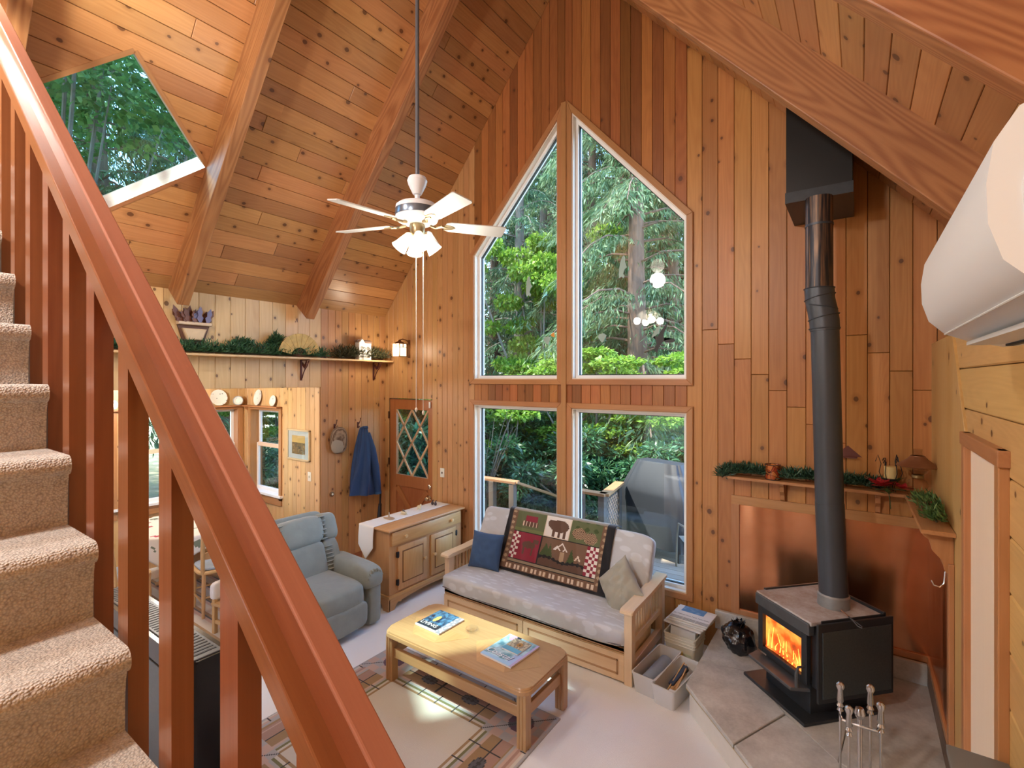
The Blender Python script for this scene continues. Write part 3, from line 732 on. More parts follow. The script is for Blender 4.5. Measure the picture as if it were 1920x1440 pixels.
# ------------------------------------------------------------------ added fill lamps shaped as pendants, out of view
def pendant(x, y, z, e, label):  # added fill lamp, out of view
    t = thing('fill_pendant', label, 'lamp', (x,y,z))
    m = MB(); m.cyl((0,0,.14),(0,0,roof(x)-.02-z),.006,seg=8); m.build('fill_cord', black_iron, t)
    m = MB(); m.lathe([(.03,.15),(.05,.13),(.03,.12)], seg=16); m.build('cap', brz, t)
    m = MB(); m.sphere((0,0,0), .13, seg=24, rings=14); m.build('fill_globe', emit_mat('fill_pendant_glass', (1,.90,.76), 3.0), t)
    ld = bpy.data.lights.new('fill_pendant_light','POINT'); ld.energy = e; ld.color = (1,.975,.94); ld.shadow_soft_size = .14
    lo = bpy.data.objects.new('fill_pendant_light', ld); C.objects.link(lo); lo.parent = t; lo.location = (0,0,-.28)
pendant(-3.2, .05, 4.6, 100, 'added fill pendant with opal globe, out of view beside the stairs under the left slope')
pendant(-1.7, -1.2, 4.4, 160, 'added fill pendant with opal globe, out of view over the rear of the room')
m_l = None
# fill lamp added over the dining table (inside the nook, hidden by the lintel)
t = thing('fill_dining_lamp', 'unseen fill lamp with opal glass bowl added over the dining table', 'lamp', (-6.45, 2.3, 2.5))
m = MB(); m.lathe([(.16,0),(.16,-.02),(.13,-.06),(.07,-.09),(.0,-.10)], seg=24, caps=False); m.build('fill_bowl', emit_mat('fill_dining_glass', (1,.9,.76), 3.0), t)
ld = bpy.data.lights.new('fill_dining_light','POINT'); ld.energy = 42; ld.color = (1,.96,.88); ld.shadow_soft_size = .12
lo = bpy.data.objects.new('fill_dining_light', ld); C.objects.link(lo); lo.parent = t; lo.location = (0,0,-.2)

# ------------------------------------------------------------------ futon sofa
fabric = None
def futon_fabric():
    m,N,L,P = new_mat('grey_leaf_print_fabric'); tc = nd(N,'TexCoord')
    mp = nd(N,'Mapping'); mp.inputs['Rotation'].default_value = (0,0,.6); mp.inputs['Scale'].default_value = (7,30,10); L.new(tc.outputs['Object'], mp.inputs[0])
    v = nd(N,'TexVoronoi', feature='F1'); v.inputs['Scale'].default_value = 1.0; L.new(mp.outputs[0], v.inputs['Vector'])
    leaf = math_n(N,L,'MULTIPLY', math_n(N,L,'SUBTRACT', .42, v.outputs['Distance']), 12, clamp=True)
    n = nd(N,'TexNoise'); n.inputs['Scale'].default_value = 5; L.new(tc.outputs['Object'], n.inputs['Vector'])
    mx = nd(N,'Mix', data_type='RGBA'); mx.inputs[6].default_value = (.50,.515,.53,1); mx.inputs[7].default_value = (.66,.70,.745,1)
    f = math_n(N,L,'ADD', math_n(N,L,'MULTIPLY', leaf, .6), math_n(N,L,'MULTIPLY', n.outputs[0], .5), clamp=True)
    L.new(f, mx.inputs[0]); L.new(mx.outputs[2], P.inputs['Base Color']); P.inputs['Roughness'].default_value = .85; P.inputs['Sheen Weight'].default_value = .2
    n2 = nd(N,'TexNoise'); n2.inputs['Scale'].default_value = 9; n2.inputs['Detail'].default_value = 4; L.new(tc.outputs['Object'], n2.inputs['Vector'])
    bp = nd(N,'Bump'); bp.inputs['Strength'].default_value = .5; bp.inputs['Distance'].default_value = .02; L.new(n2.outputs[0], bp.inputs['Height']); L.new(bp.outputs[0], P.inputs['Normal'])
    return m
fab = futon_fabric()
sofa = thing('futon_sofa', 'pale maple futon sofa with a grey leaf-print mattress under the big window', 'sofa', (-2.475, 3.67, 0))
# local: x along, y to the wall
W2 = 1.03
def arm(s):
    fo_ = .09 if s < 0 else 0
    x0, x1 = (W2-.065, W2) if s > 0 else (-W2, -W2+.065)
    xc = (x0+x1)/2
    a = MB(); 
    # curved arm rest
    pr = [(-.06+fo_,.575),(-.058+fo_,.595),(-.04+fo_,.605),(0.+fo_,.607),(.35,.608),(.70,.625),(.78,.63),(.79,.60),(.70,.592),(.35,.575),(0.+fo_,.568),(-.04+fo_,.566)]
    a.prism(pr, -.052, .052, M=frame((xc,0,0),(0,1,0),(0,0,1)), bev=.008)
    A = a.build('armrest', maple('Y'), sofa)
    for nm,b in (('front_post',(x0,x1,-.02+fo_,.055+fo_,0,.57)),('rear_post',(x0,x1,.70,.77,0,.60)),('lower_stretcher',(x0+.01,x1-.01,.055+fo_,.70,.08,.16)),('mid_stretcher',(x0+.01,x1-.01,.055+fo_,.70,.30,.35))):
        m = MB(); m.box(*b, bev=.004); m.build(nm, maple('Z' if 'post' in nm else 'Y'), sofa, smooth=False)
    for k in range(11):
        y = .10+.055*k
        if y < .06+fo_: continue
        m = MB(); m.box(xc-.008,xc+.008,y,y+.022,.34,.588,bev=.002); m.build('slat', maple('Z'), sofa, smooth=False)
arm(1); arm(-1)
m = MB(); m.box(-W2+.065,W2-.065,0,.78,.245,.275,bev=.003); m.build('seat_deck', maple('X'), sofa, smooth=False)
m = MB(); m.box(-W2+.065,W2-.065,.0,.03,.235,.275,.003); m.build('front_rail', oak('X'), sofa, smooth=False)
for s in (-1,1):
    x0,x1 = (0.004,W2-.068) if s > 0 else (-W2+.068,-.004)
    m = MB(); m.box(x0,x1,-.012,.0,.015,.225,bev=.002); dw = m.build('drawer', maple('X'), sofa, smooth=False)
    m = MB(); m.box(x0+.05,x1-.05,-.016,-.008,.06,.075,.002); m.box(x0+.05,x1-.05,-.016,-.008,.165,.18,.002); m.box(x0+.05,x0+.065,-.016,-.008,.06,.18,.002); m.box(x1-.065,x1-.05,-.016,-.008,.06,.18,.002); m.build('drawer_moulding', oak('X'), dw, smooth=False)
    m = MB(); m.box(x0,x1,0.0,.6,.015,.23); m.build('drawer_box', maple('X'), dw, smooth=False)
def wob(amp, f, seed):
    def g(p):
        q = Vector((p.x*f+seed, p.y*f, p.z*f)); n_ = noise.noise(q)*amp
        return Vector((p.x, p.y+n_*.6, p.z+n_))
    return g
m = MB(); m.superq((0,.29,.355), (.985,.345,.088), .34, .13, 80, 22, fn=wob(.012,3.0,1)); ma = m.build('mattress_seat', fab, sofa, sharp=80)
m = MB(); m.tube([(-.95,-.045,.315),(-.5,-.05,.30),(0,-.052,.303),(.5,-.05,.298),(.95,-.045,.315)], .005, 6); m.build('piping', plain('dark_piping', (.12,.12,.14), .8), ma)
tilt = math.atan2(.27,.57)
Mb = Matrix.Translation((0,.60,.68)) @ Matrix.Rotation(-tilt,4,'X')
m = MB(); m.superq((0,0,0), (.965,.078,.315), .15, .30, 80, 26, M=Mb, fn=lambda p: wob(.008,3.0,5)(p)); mb_ = m.build('mattress_back', fab, sofa, sharp=80)
m = MB(); m.box(-.9,.9,.06,.085,-.30,.26,.003,M=Mb); m.build('back_frame', maple('X'), sofa, smooth=False)

# printed throw over the back
def cv(r,g,b): return np.array(srgb(r,g,b))
TB = dict(br=cv(118,90,70), blk=cv(22,22,26), red=cv(140,38,58), grn=cv(96,104,70), crm=cv(222,206,186), tan=cv(176,150,120), wht=cv(232,226,218), dbr=cv(96,70,56), dgr=cv(66,84,44), tp=cv(150,136,112))
def throw_col(u, v):
    v = v/.78
    if v > 1: return TB['blk'] if (u < .05 or u > .93) else TB['tp']
    return throw_col0(u, v)
def throw_col0(u, v):
    # u 0..1 across, v 0 bottom..1 top (over the back)
    T = TB
    if u < .05 or u > .93 or v < .045: return T['blk']
    if u < .10 or u > .90 or v < .15:
        if u < .10 or u > .90:
            fu = (u-.035)/.065 if u < .1 else (u-.90)/.055
            c = (v*11)%1
            if v > .12 and abs(fu-.5) < .26 and .25 < c < .75: return T['tan'] if (c-.5)**2+(fu-.5)**2 < .07 else T['br']
        else:
            c = (u*12)%1; fv = (v-.03)/.12
            if .2 < fv < .8 and (abs(c-.28) < .13 or abs(c-.68) < .13):
                return T['crm'] if min(abs(c-.28),abs(c-.68)) < .09 else T['tan']
        return T['br']
    if v < .165: return T['blk']
    if v < .205: return T['tp']
    if v < .215: return T['blk']
    if v > .64:
        # top row: cabin, bear, pine cones
        fv = (v-.64)/.36
        if fv < .03: return T['blk']
        if u < .385:
            fu = (u-.10)/.285
            if .22 < fu < .78 and .30 < fv < .52: return T['crm'] if (int(fu*26)%3==0) else T['dbr']
            if .30 < fu < .72 and .52 < fv < .78: return T['red']
            return T['grn'] if fv > .2 else cv(112,122,74)
        if u < .625:
            fu = (u-.385)/.24
            if fu < .03 or fu > .97 or fv < .09: return T['crm']
            body = ((fu-.58)/.36)**2+((fv-.56)/.27)**2 < 1 or (.34 < fu < .44 and fv < .5) or (.56 < fu < .64 and fv < .5) or (.76 < fu < .86 and fv < .5) or (fu-.26)**2/.02+(fv-.62)**2/.03 < 1
            return T['dbr'] if body else T['wht']
        fu = (u-.625)/.275
        for cx,cy in ((.3,.42),(.68,.30)):
            d = math.hypot((fu-cx)/1.0, (fv-cy)/1.1)
            if d < .22: return T['tan'] if int((fu*30))%2 ^ int(fv*24)%2 else T['dbr']
        return T['grn'] if (math.sin(fu*21)+math.sin(fv*17)) > -.9 else T['dgr']
    # checks left and right
    for a,b in ((.10,.175),(.80,.90)):
        if a <= u < b:
            k = int((u-a)/(b-a)*(3 if a<.5 else 4)); j = int((v-.215)/.425*9)
            return T['wht'] if (k+j)%2 else T['red']
    if u < .385:
        if abs(u-.38) < .005: return T['blk']
        fu = (u-.175)/.21; fv = (v-.215)/.425
        moose = ((fu-.45)/.3)**2+((fv-.58)/.13)**2 < 1 or (.22<fu<.30 and .22<fv<.55) or (.62<fu<.70 and .22<fv<.55) or (abs(fu-.75)<.12 and .66<fv<.80)
        return T['dbr'] if moose else T['red']
    fu = (u-.385)/.415; fv = (v-.215)/.425
    ridge = .27+.05*math.sin(fu*9)-.10*max(0,fu-.5)
    if abs(fv-ridge) < .045+.02*math.sin(fu*60): return T['blk']
    h1 = .92-abs(fu-.45)*1.7
    for c,hh in ((.38,.80),(.47,.93),(.56,.76)):
        pk = hh-abs(fu-c)*2.0
        if pk-.075 < fv < pk and fv > .62: return T['wht']
    pk = .62-abs(fu-.84)*3
    if pk-.1 < fv < pk and fv > .40: return T['crm']
    if fv < ridge: return T['dbr']
    for c,wd in ((.12,.13),(.22,.08),(.70,.09)):
        if abs(fu-c) < wd*(1-(fv-ridge)/.5) : return T['dgr']
    if abs(fu-.5) < .05 and fv < .6: return T['tan']
    return T['br']
def throw_fn(u, v):
    # sheet follows the front of the back mattress, rolls over its top
    x = -.62+1.24*u+.03*math.sin(v*3)*(0.5-u)
    s = v*.80                                     # length along
    sag = .006*math.sin(u*17)+.005*math.sin(u*31+v*9)
    off = -.093-abs(sag)
    if s < .60: p = Vector((x, off, -.30+s))
    else:
        a = min((s-.60)/.105, PI*.62); p = Vector((x, -(.093+abs(sag))*math.cos(a), .30+.055*math.sin(a)))
        rest = s-.60-.105*PI*.62
        if rest > 0: p += Vector((0,.02*rest,-rest))
    return (Mb @ p)+Vector((-2.475-.0,3.67,0))-Vector((-2.42,3.67,0))
throw = thing('throw_blanket', 'patchwork throw with bear, moose, cabin and mountain panels over the sofa back', 'blanket', (-2.42, 3.67, .5))
o = decal('blanket_sheet', throw, lambda u,v: tuple(Vector(throw_fn(u,v))-Vector((0,0,.5))), 150, 96, throw_col, print_mat('blanket_plush', .95, .4, 300, .4), solid=.006)

# pillows
def pillow(name, label, col, loc, rot, sx, sz, th, seed, wr=.012):
    t = thing(name, label, 'pillow', loc); t.rotation_euler = rot
    m = MB(); n = 30
    def sh(u, v, s):
        a, b = 2*u-1, 2*v-1
        e = max(0,(1-abs(a)**2.6))*max(0,(1-abs(b)**2.6))
        k = 1-.07*(1-abs(a)**2)*abs(b)**3; k2 = 1-.07*(1-abs(b)**2)*abs(a)**3
        w_ = wr*noise.noise(Vector((a*2.6+seed,b*2.6,seed)))+.6*wr*noise.noise(Vector((a*6+b*3+seed,b*3,seed*2)))
        return (a*sx/2*k2, s*(th/2*e**.55)+w_*min(1,e*2), b*sz/2*k)
    m.grid(lambda u,v: sh(u,v,1), n, n); m.grid(lambda u,v: sh(u,v,-1), n, n)
    m.build('cover', plain(name+str(seed)+'_fabric', col, .8, noise_amt=.12, nscale=8, bump=.25, bscale=14, sheen=.1), t, sharp=80)
    return t
pillow('cushion', 'dark blue square cushion leaning on the sofa arm', (.035,.085,.19), (-3.18, 4.02, .612), (R(-20), 0, R(8)), .37, .37, .13, 3)
pillow('cushion', 'olive grey crumpled cushion set on its corner against the sofa arm', (.36,.34,.27), (-1.70, 4.02, .60), (R(-24), R(38), R(-38)), .38, .38, .15, 9, .03)

# ------------------------------------------------------------------ coffee table
ct = thing('coffee_table', 'low oak coffee table with rounded corners and parquet top', 'table', (-2.415, 2.89, 0))
a2, b2 = .69, .30
def rrect(a, b, r, n=8):
    p = []
    for cx,cy,t0 in ((a-r,b-r,0),(-a+r,b-r,90),(-a+r,-b+r,180),(a-r,-b+r,270)):
        for k in range(n+1): t_ = R(t0+90*k/n); p.append((cx+r*math.cos(t_), cy+r*math.sin(t_)))
    return p
m = MB(); m.prism(rrect(a2,b2,.085), .365, .395, bev=.006); m.prism(rrect(a2-.006,b2-.006,.08), .395, .408, bev=.008); m.build('table_top', oak('X'), ct)
par = [wood('parquet_a',(.60,.345,.155),(.45,.23,.09),'X',rough=.33,rnd=.14,coat=.2), wood('parquet_b',(.60,.345,.155),(.45,.23,.09),'Y',rough=.33,rnd=.14,coat=.2)]
def inlay(poly, mt):
    ca_ = sum(p[0] for p in poly)/len(poly); cb_ = sum(p[1] for p in poly)/len(poly)
    m = MB(); m.prism([(p[0]-ca_,p[1]-cb_) for p in poly], 0, .0012); m.build('inlay', mt, ct, loc=(ca_,cb_,.4078), smooth=False)
for cx in (-.325,.325):
    q = [(cx-.29,0),(cx-.12,.205),(cx+.12,.205),(cx+.29,0),(cx+.12,-.205),(cx-.12,-.205)]
    for i in range(6):
        inlay([(cx,0), q[i], q[(i+1)%6]], par[i%2])
for sx in (-1,1):
    for sy in (-1,1):
        m = MB(); cxx,cyy = sx*(a2-.055), sy*(b2-.055)
        for k in range(3): m.box(cxx-.036+.025*k,cxx-.014+.025*k,cyy-.034,cyy+.034,0,.366,.006)
        m.box(cxx-.03,cxx+.03,cyy-.028,cyy+.028,0,.366); m.build('leg', oak('Z'), ct, smooth=False)
for sy in (-1,1):
    m = MB(); m.box(-a2+.09,a2-.09,sy*(b2-.055)-.014,sy*(b2-.055)+.014,.195,.27,.004); m.build('side_rail', oak('X'), ct, smooth=False)
for sx in (-1,1):
    m = MB(); m.box(sx*(a2-.055)-.014,sx*(a2-.055)+.014,-b2+.085,b2-.085,.195,.27,.004); m.build('end_rail', oak('Y'), ct, smooth=False)

paper = print_mat('glossy_print', .35, coat=.3)
page_white = plain('paper_white', (.82,.82,.80), .7)
def magazine(label, c, rz, w_, h_, th, colf, z, nm='magazine'):
    t = thing(nm, label, 'magazine', (c[0],c[1],z), rz)
    m = MB(); m.box(-w_/2,w_/2,-h_/2,h_/2,.0005,th,.001,1); m.build('pages', page_white, t, smooth=False)
    decal('cover', t, lambda u,v: ((u-.5)*w_*1.01,(v-.5)*h_*1.01,th+.0006+.002*math.sin(u*PI)), 60, 76, colf, paper)
    return t
nz_ = lambda x,y,s: noise.noise(Vector((x*s,y*s,s*.37)))
def cov1(u, v):
    # glass covered blue aerial photo, yellow patch, dark title band, white strip
    if u > .80: return cv(150,150,160) if nz_(u,v,14) > -.1 else cv(220,222,226)
    if v < .05: return cv(225,228,232)
    if v < .30: return cv(34,46,58)
    if (u-.34)**2/.006+(v-.55)**2/.03 < 1: return cv(205,190,110)
    k = nz_(u,v,9)+.6*nz_(u,v,21)
    return cv(22,40,70)*(1-max(0,min(1,.5+k)))+cv(84,140,178)*max(0,min(1,.5+k)) if u+v*.4 < 1.3 else cv(40,70,120)
mg = magazine('blue covered magazine lying on the coffee table away from the stove', (-2.80,2.93), R(-2), .275, .285, .012, cov1, .4095)
wtxt = plain('title_white', (.9,.92,.95), .5)
text_mesh('title', 'LIVING', .058, wtxt, mg, Matrix.Translation((-.035,-.085,.0155)))
def cov2(u, v):
    if u > .93: return cv(190,170,210)
    if v < .10: return cv(170,205,235)
    if u > .76 and v < .45: return cv(176,196,236)
    if (u-.22)**2+(v-.90)**2*.8 < .010: return cv(215,170,205)
    if (u-.36)**2+(v-.94)**2*.8 < .006: return cv(30,36,70)
    k = .5+nz_(u,v,6)+.4*nz_(u,v,15)
    return cv(96,150,170)*(1-min(1,max(0,k)))+cv(198,226,238)*min(1,max(0,k))
mg2 = magazine('pale blue magazine with a script title under a small booklet on the coffee table', (-2.085,2.92), R(-4), .285, .335, .014, cov2, .4095)
text_mesh('title', 'Coastal', .075, plain('title_navy', (.03,.06,.14), .5), mg2, Matrix.Translation((-.025,-.098,.0172)), font_shear=.3)
text_mesh('title', 'Coastal', .073, wtxt, mg2, Matrix.Translation((-.027,-.096,.0178)), font_shear=.3)
def cov3(u, v):
    if v < .3: return cv(110,176,208)
    d = math.hypot((u-.6)*1.1, v-.62)
    if d < .17: return cv(180,130,70) if d > .06 else cv(110,76,36)
    return cv(206,190,160) if nz_(u,v,12) > -.05 else cv(150,136,120)
bk = magazine('small booklet with a flower picture lying on the pale blue magazine', (-2.06,2.965), R(-4), .15, .165, .010, cov3, .4267, 'booklet')
bk['category'] = 'booklet'
gl = thing('glass_coaster', 'clear glass ring dish on the middle of the coffee table', 'glass dish', (-2.50,2.98,.4095))
m = MB(); m.lathe([(.0,.001),(.043,.001),(.052,.012),(.050,.026),(.044,.026),(.042,.012),(.030,.007),(.0,.007)], seg=28, caps=False); m.build('dish', glass_mat('clear_dish_glass', (.95,.95,.95), .02), gl)

# ------------------------------------------------------------------ rugs
RG = dict(f=cv(196,190,180), ln=cv(52,50,54), r1=cv(160,128,116), r2=cv(186,160,148), g1=cv(164,162,164), gr=cv(110,108,70), pu=cv(96,66,84), rd=cv(112,44,44), tn=cv(150,122,88), dk=cv(80,82,90))
def rug_col(u, v):
    # field with stained-glass style border
    X, Y = u*1.70, v*1.72
    e = min(X, 1.70-X, Y, 1.72-Y)
    if e < .015: return RG['g1']
    if e > .40: return RG['f']
    along = (Y if min(X,1.70-X) < min(Y,1.72-Y) else X)
    corner = min(X,1.70-X) < .40 and min(Y,1.72-Y) < .40
    def cell(per, cols, ln=.006):
        k = int(along/per); fr = along/per-k
        if fr*per < ln: return RG['ln']
        return cols[(k*7+int(e*50))%len(cols)]
    if corner:
        a, b = min(X,1.70-X), min(Y,1.72-Y)
        if abs(a-b) < .006 or abs(a+b-.40) < .006: return RG['ln']
        if math.hypot(a-.2,b-.2) < .09: return RG['dk'] if abs(a-b) < .03 else RG['pu']
        return RG['r2'] if (int(a*12)+int(b*12))%2 else RG['g1']
    for q in (.06,.13,.30,.36):
        if abs(e-q) < .0045: return RG['ln']
    if e < .06: return cell(.26,[RG['r2'],RG['g1'],RG['f']])
    if e < .13: return cell(.34,[RG['r1'],RG['r2'],RG['g1'],RG['tn']])
    if e < .30:
        c = (along%.42)/.42; lx = (c-.5)*.42; ly = e-.215
        if (lx/.075)**2+(ly/.045)**2 < 1:
            return RG['ln'] if abs(ly) < .005 or abs((abs(ly)-.3*abs(lx)+.3)%.03) < .006 else RG['dk']
        if abs(ly) < .004 or abs(lx-.14) < .005: return RG['ln']
        return RG['tn'] if ly > 0 else RG['r1']
    return cell(.17,[RG['f'],RG['r2'],RG['g1'],RG['gr'],RG['f'],RG['tn'],RG['f']])
rug = decal('area_rug', None, lambda u,v: (-3.42+1.70*u, 1.30+1.72*v, .009), 170, 172, rug_col, print_mat('wool_rug', .95, .3, 250, .2), solid=.008)
tag(rug, 'grey rug with leaf and stained-glass style border under the coffee table', 'rug')
def rug2(u, v):
    k = (v*9)%1
    return RG['f'] if k < .5 else (RG['r2'] if k < .75 else RG['dk'] if k < .8 else RG['tn'])
r2 = decal('dining_rug', None, lambda u,v: (-6.9+2.6*u, 1.3+1.5*v, .008), 40, 90, rug2, print_mat('wool_rug'), solid=.007)
tag(r2, 'striped rug under the dining table and chairs', 'rug')
# ------------------------------------------------------------------ sideboard
sb = thing('sideboard', 'maple sideboard with one long drawer over two cupboard doors', 'sideboard', (-4.17, 3.96, 0))
mp = lambda ax='X': wood('amber_maple', (.60,.345,.145), (.43,.21,.075), ax, rough=.36, rnd=.08, coat=.12)
# local: front faces +X ; x -.23..+.22, y -.57..+.57
m = MB(); m.box(-.23,.205,-.56,.56,.13,.82,.003); body = m.build('carcass', mp('Z'), sb, smooth=False)
m = MB(); m.box(-.25,.24,-.595,.595,.82,.845,.008,3); m.build('top', mp('Y'), sb)
m = MB(); m.box(-.235,.222,-.575,.575,.12,.155,.006); m.build('base_moulding', mp('Y'), sb)
def apron(L_):
    h = L_/2; p = [(-h,0),(-h+.07,0)]
    for k in range(7): t_ = k/6; p.append((-h+.07+.06*t_, .065*math.sin(t_*PI/2)))
    p += [(-h+.16,.055),(-h+.175,.07)]
    for k in range(1,8): t_ = k/8; p.append((-h+.175+(2*h-.35)*t_, .07+.025*math.sin(t_*PI)))
    q = [(-x,z) for x,z in p[:11]][::-1]
    return p+q+[(h,.13),(-h,.13)]
m = MB(); m.prism(apron(1.14), -.02, 0, M=frame((.218,0,0),(0,1,0),(0,0,1)) ); m.build('front_apron', mp('Y'), sb, smooth=False)
def apron_s(L_):
    h = L_/2; p = [(-h,0),(-h+.08,0)]+[(-h+.08+.05*k/5,.07*math.sin(k/5*PI/2)) for k in range(6)]
    return p+[(-x,z) for x,z in p][::-1]+[(h,.13),(-h,.13)]
for s in (-1,1):
    m = MB(); m.prism(apron_s(.45), 0, .02, M=frame((-.007,.57*s+.01,0),(1,0,0),(0,0,1))); m.build('side_apron', mp('X'), sb, smooth=False)
knobm = wood('knob_maple',(.74,.50,.25),(.6,.36,.16),'X',rough=.35)
def knob(par, y, z, x=.235):
    m = MB(); m.lathe([(.0,0),(.009,0),(.009,.012),(.018,.02),(.017,.03),(.0,.034)], seg=14, M=Matrix.Translation((x,y,z)) @ Matrix.Rotation(PI/2,4,'Y'), caps=False); m.build('knob', knobm, par)
m = MB(); m.box(.205,.226,-.535,.535,.665,.805,.006); dwr = m.build('drawer', mp('Y'), sb); knob(dwr,-.36,.735,.226); knob(dwr,.36,.735,.226)
for y0,y1,hy,ky in ((-.45,-.035,-.455,-.075),(.035,.45,.455,.075)):
    m = MB(); m.box(.205,.222,y0,y1,.18,.64,.005); dd = m.build('door', mp('Z'), sb)
    m = MB(); m.box(.222,.2235,y0+.055,y1-.055,.245,.585); m.build('groove', plain('door_shadow_groove',(.2,.09,.03),.6), dd, smooth=False)
    m = MB(); m.box(.2225,.230,y0+.068,y1-.068,.258,.572,.006,2); m.build('raised_panel', mp('Z'), dd)
    knob(dd, ky, .42, .222)
    for z in (.27,.56):
        m = MB(); m.box(.206,.226,hy-.016,hy+.016,z-.028,z+.028,.002); m.box(.224,.229,hy-.008,hy+.008,z-.034,z+.034,.002); m.build('hinge', black_iron, dd)
# runner
rn = thing('table_runner', 'white table runner with pointed end draped over the sideboard', 'table runner', (-4.17,3.96,.845))
def runner_fn(u, v):
    x = -.10+.19*(u-.5)*2*.62; x = -.105+(u-.5)*.24
    s = v*1.52
    top = 1.165
    if s < top: return (x, .57-s, .0025+.001*math.sin(u*9))
    r_ = s-top; lim = .355-abs(u-.5)*2*.14
    return (x, .57-top-.006-.012*math.sin(min(1,r_*6)*1.5), -min(r_,lim)+.0025)
o = decal('cloth', rn, lambda u,v: runner_fn(u,v), 16, 90, lambda u,v: cv(226,224,220), print_mat('runner_linen', .9, .4, 400), solid=.002)
# four small figurines on the runner
def figurine(label, y, parts):
    t = thing('figurine', label, 'figurine', (-4.27, y, .8495))
    for nm,fn,mt in parts: mm = MB(); fn(mm); mm.build(nm, mt, t)
driftw = plain('carved_tan_wood', (.40,.27,.16), .6); bone = plain('carved_pale_wood', (.66,.55,.36), .5); dkw = plain('dark_wood_figure', (.06,.045,.05), .5)
figurine('small brown sailing-boat carving on the white runner', 3.66, [('hull', lambda q: q.prism([(-.07,-.02),(-.02,-.035),(.06,-.03),(.075,0),(.06,.03),(-.02,.035)],0,.012), driftw), ('mast', lambda q: q.prism([(-.012,0),(.012,0),(.004,.06),(-.004,.062)],-.004,.004,M=frame((0,0,.012),(1,0,0),(0,0,1))), driftw)])
figurine('small carved bird with grey wing on the white runner', 3.88, [('body', lambda q: q.superq((0,0,.02),(.045,.02,.018),.8,.8,14,8), bone), ('wing', lambda q: q.prism([(-.03,0),(.04,.005),(.0,.04)],-.003,.003,M=frame((0,-.01,.02),(1,0,0),(0,0,1))), plain('grey_figure',(.12,.12,.12),.5)), ('base', lambda q: q.box(-.04,.04,-.02,.02,0,.005), bone)])
figurine('small pale carved animal standing on the white runner', 4.12, [('body', lambda q: q.superq((0,0,.035),(.03,.014,.02),.8,.8,14,8).superq((.025,0,.055),(.014,.01,.016),.9,.9,10,6), bone), ('feet', lambda q: q.box(-.025,-.015,-.01,.01,0,.03).box(.012,.022,-.01,.01,0,.03), bone)])
figurine('pair of dark bird figures at the far end of the runner', 4.36, [('birds', lambda q: q.superq((-.02,0,.025),(.018,.014,.022),.8,.8,12,8).superq((.03,0,.025),(.018,.014,.022),.8,.8,12,8).tube([(-.02,0,.04),(-.012,0,.062),(-.002,0,.064)],.006,6).tube([(.03,0,.04),(.038,0,.062),(.048,0,.064)],.006,6), dkw)])

# ------------------------------------------------------------------ recliner
rc = thing('recliner', 'grey green plush recliner armchair with tufted headrest', 'armchair', (-4.22, 2.74, 0))
plush = plain('grey_green_plush', (.25,.285,.26), .9, noise_amt=.22, nscale=7, bump=.35, bscale=11, sheen=.35)
# local: faces +X, y -.42..+.42
def wr(seed, amp=.006, f=7):
    def g(p): 
        n_ = noise.noise(Vector((p.x*f+seed,p.y*f,p.z*f)))
        return p*(1+n_*amp*8/max(.2,p.length*4))
    return g
m = MB(); m.box(-.38,.30,-.38,.38,.05,.32,.04,3); m.build('base', plush, rc)
m = MB(); m.superq((.06,0,.37),(.36,.27,.125),.45,.3,40,16,fn=wr(1)); m.build('seat', plush, rc, sharp=80)
m = MB(); m.superq((.36,0,.19),(.065,.275,.125),.4,.25,36,14,fn=wr(2)); m.build('footrest', plush, rc, sharp=80)
bt = Matrix.Translation((-.23,0,.40)) @ Matrix.Rotation(R(-16),4,'Y')
def bk(nm, y, z, sy, sz, sx=.10, x=0, seed=0):
    m = MB(); m.superq((x,y,z),(sx,sy,sz),.5,.42,32,18,M=bt,fn=wr(seed)); m.build(nm, plush, rc, sharp=80)
bk('lower_back_cushion', 0, .17, .225, .205, .12, .03, 3)
for s in (-1,1): bk('lower_back_wing', s*.29, .17, .095, .195, .11, .01, 4+s)
bk('headrest', 0, .475, .24, .145, .125, .03, 8)
for s in (-1,1): bk('headrest_wing', s*.31, .475, .092, .14, .115, .01, 9+s)
m = MB(); m.superq((-.08,0,.30),(.06,.36,.36),.3,.3,28,14,M=bt); m.build('back_shell', plush, rc, sharp=80)
for s in (-1,1):
    def armf(p):
        # roll slopes down a bit to the front
        return Vector((p.x, p.y, p.z-.05*max(0,(p.x+.1))))
    m = MB(); m.superq((.03,s*.375,.49),(.37,.105,.115),.55,.28,36,18,fn=lambda p: armf(wr(11+s)(p))); m.build('armrest', plush, rc, sharp=80)
    m = MB(); m.superq((.02,s*.395,.255),(.355,.072,.245),.18,.2,28,12); m.build('side_panel', plush, rc, sharp=80)
    for k in range(7):
        a = R(20+140*k/6); m = MB(); cy, cz = s*.375+.085*math.cos(a), .455+.095*math.sin(a)
        m.superq((.382,cy,cz),(.02,.010,.016),.8,.8,8,6); m.build('arm_pleat', plush, rc)
    for yy,zz,nn in ((.20,.475,6),(.235,.17,7)):
        for k in range(nn):
            m = MB(); z_ = zz+(-.11+.22*k/(nn-1)); m.superq((.115,s*(yy+.02),z_),(.03,.045,.0075),.9,.9,10,6,M=bt); m.build('gather', plush, rc)

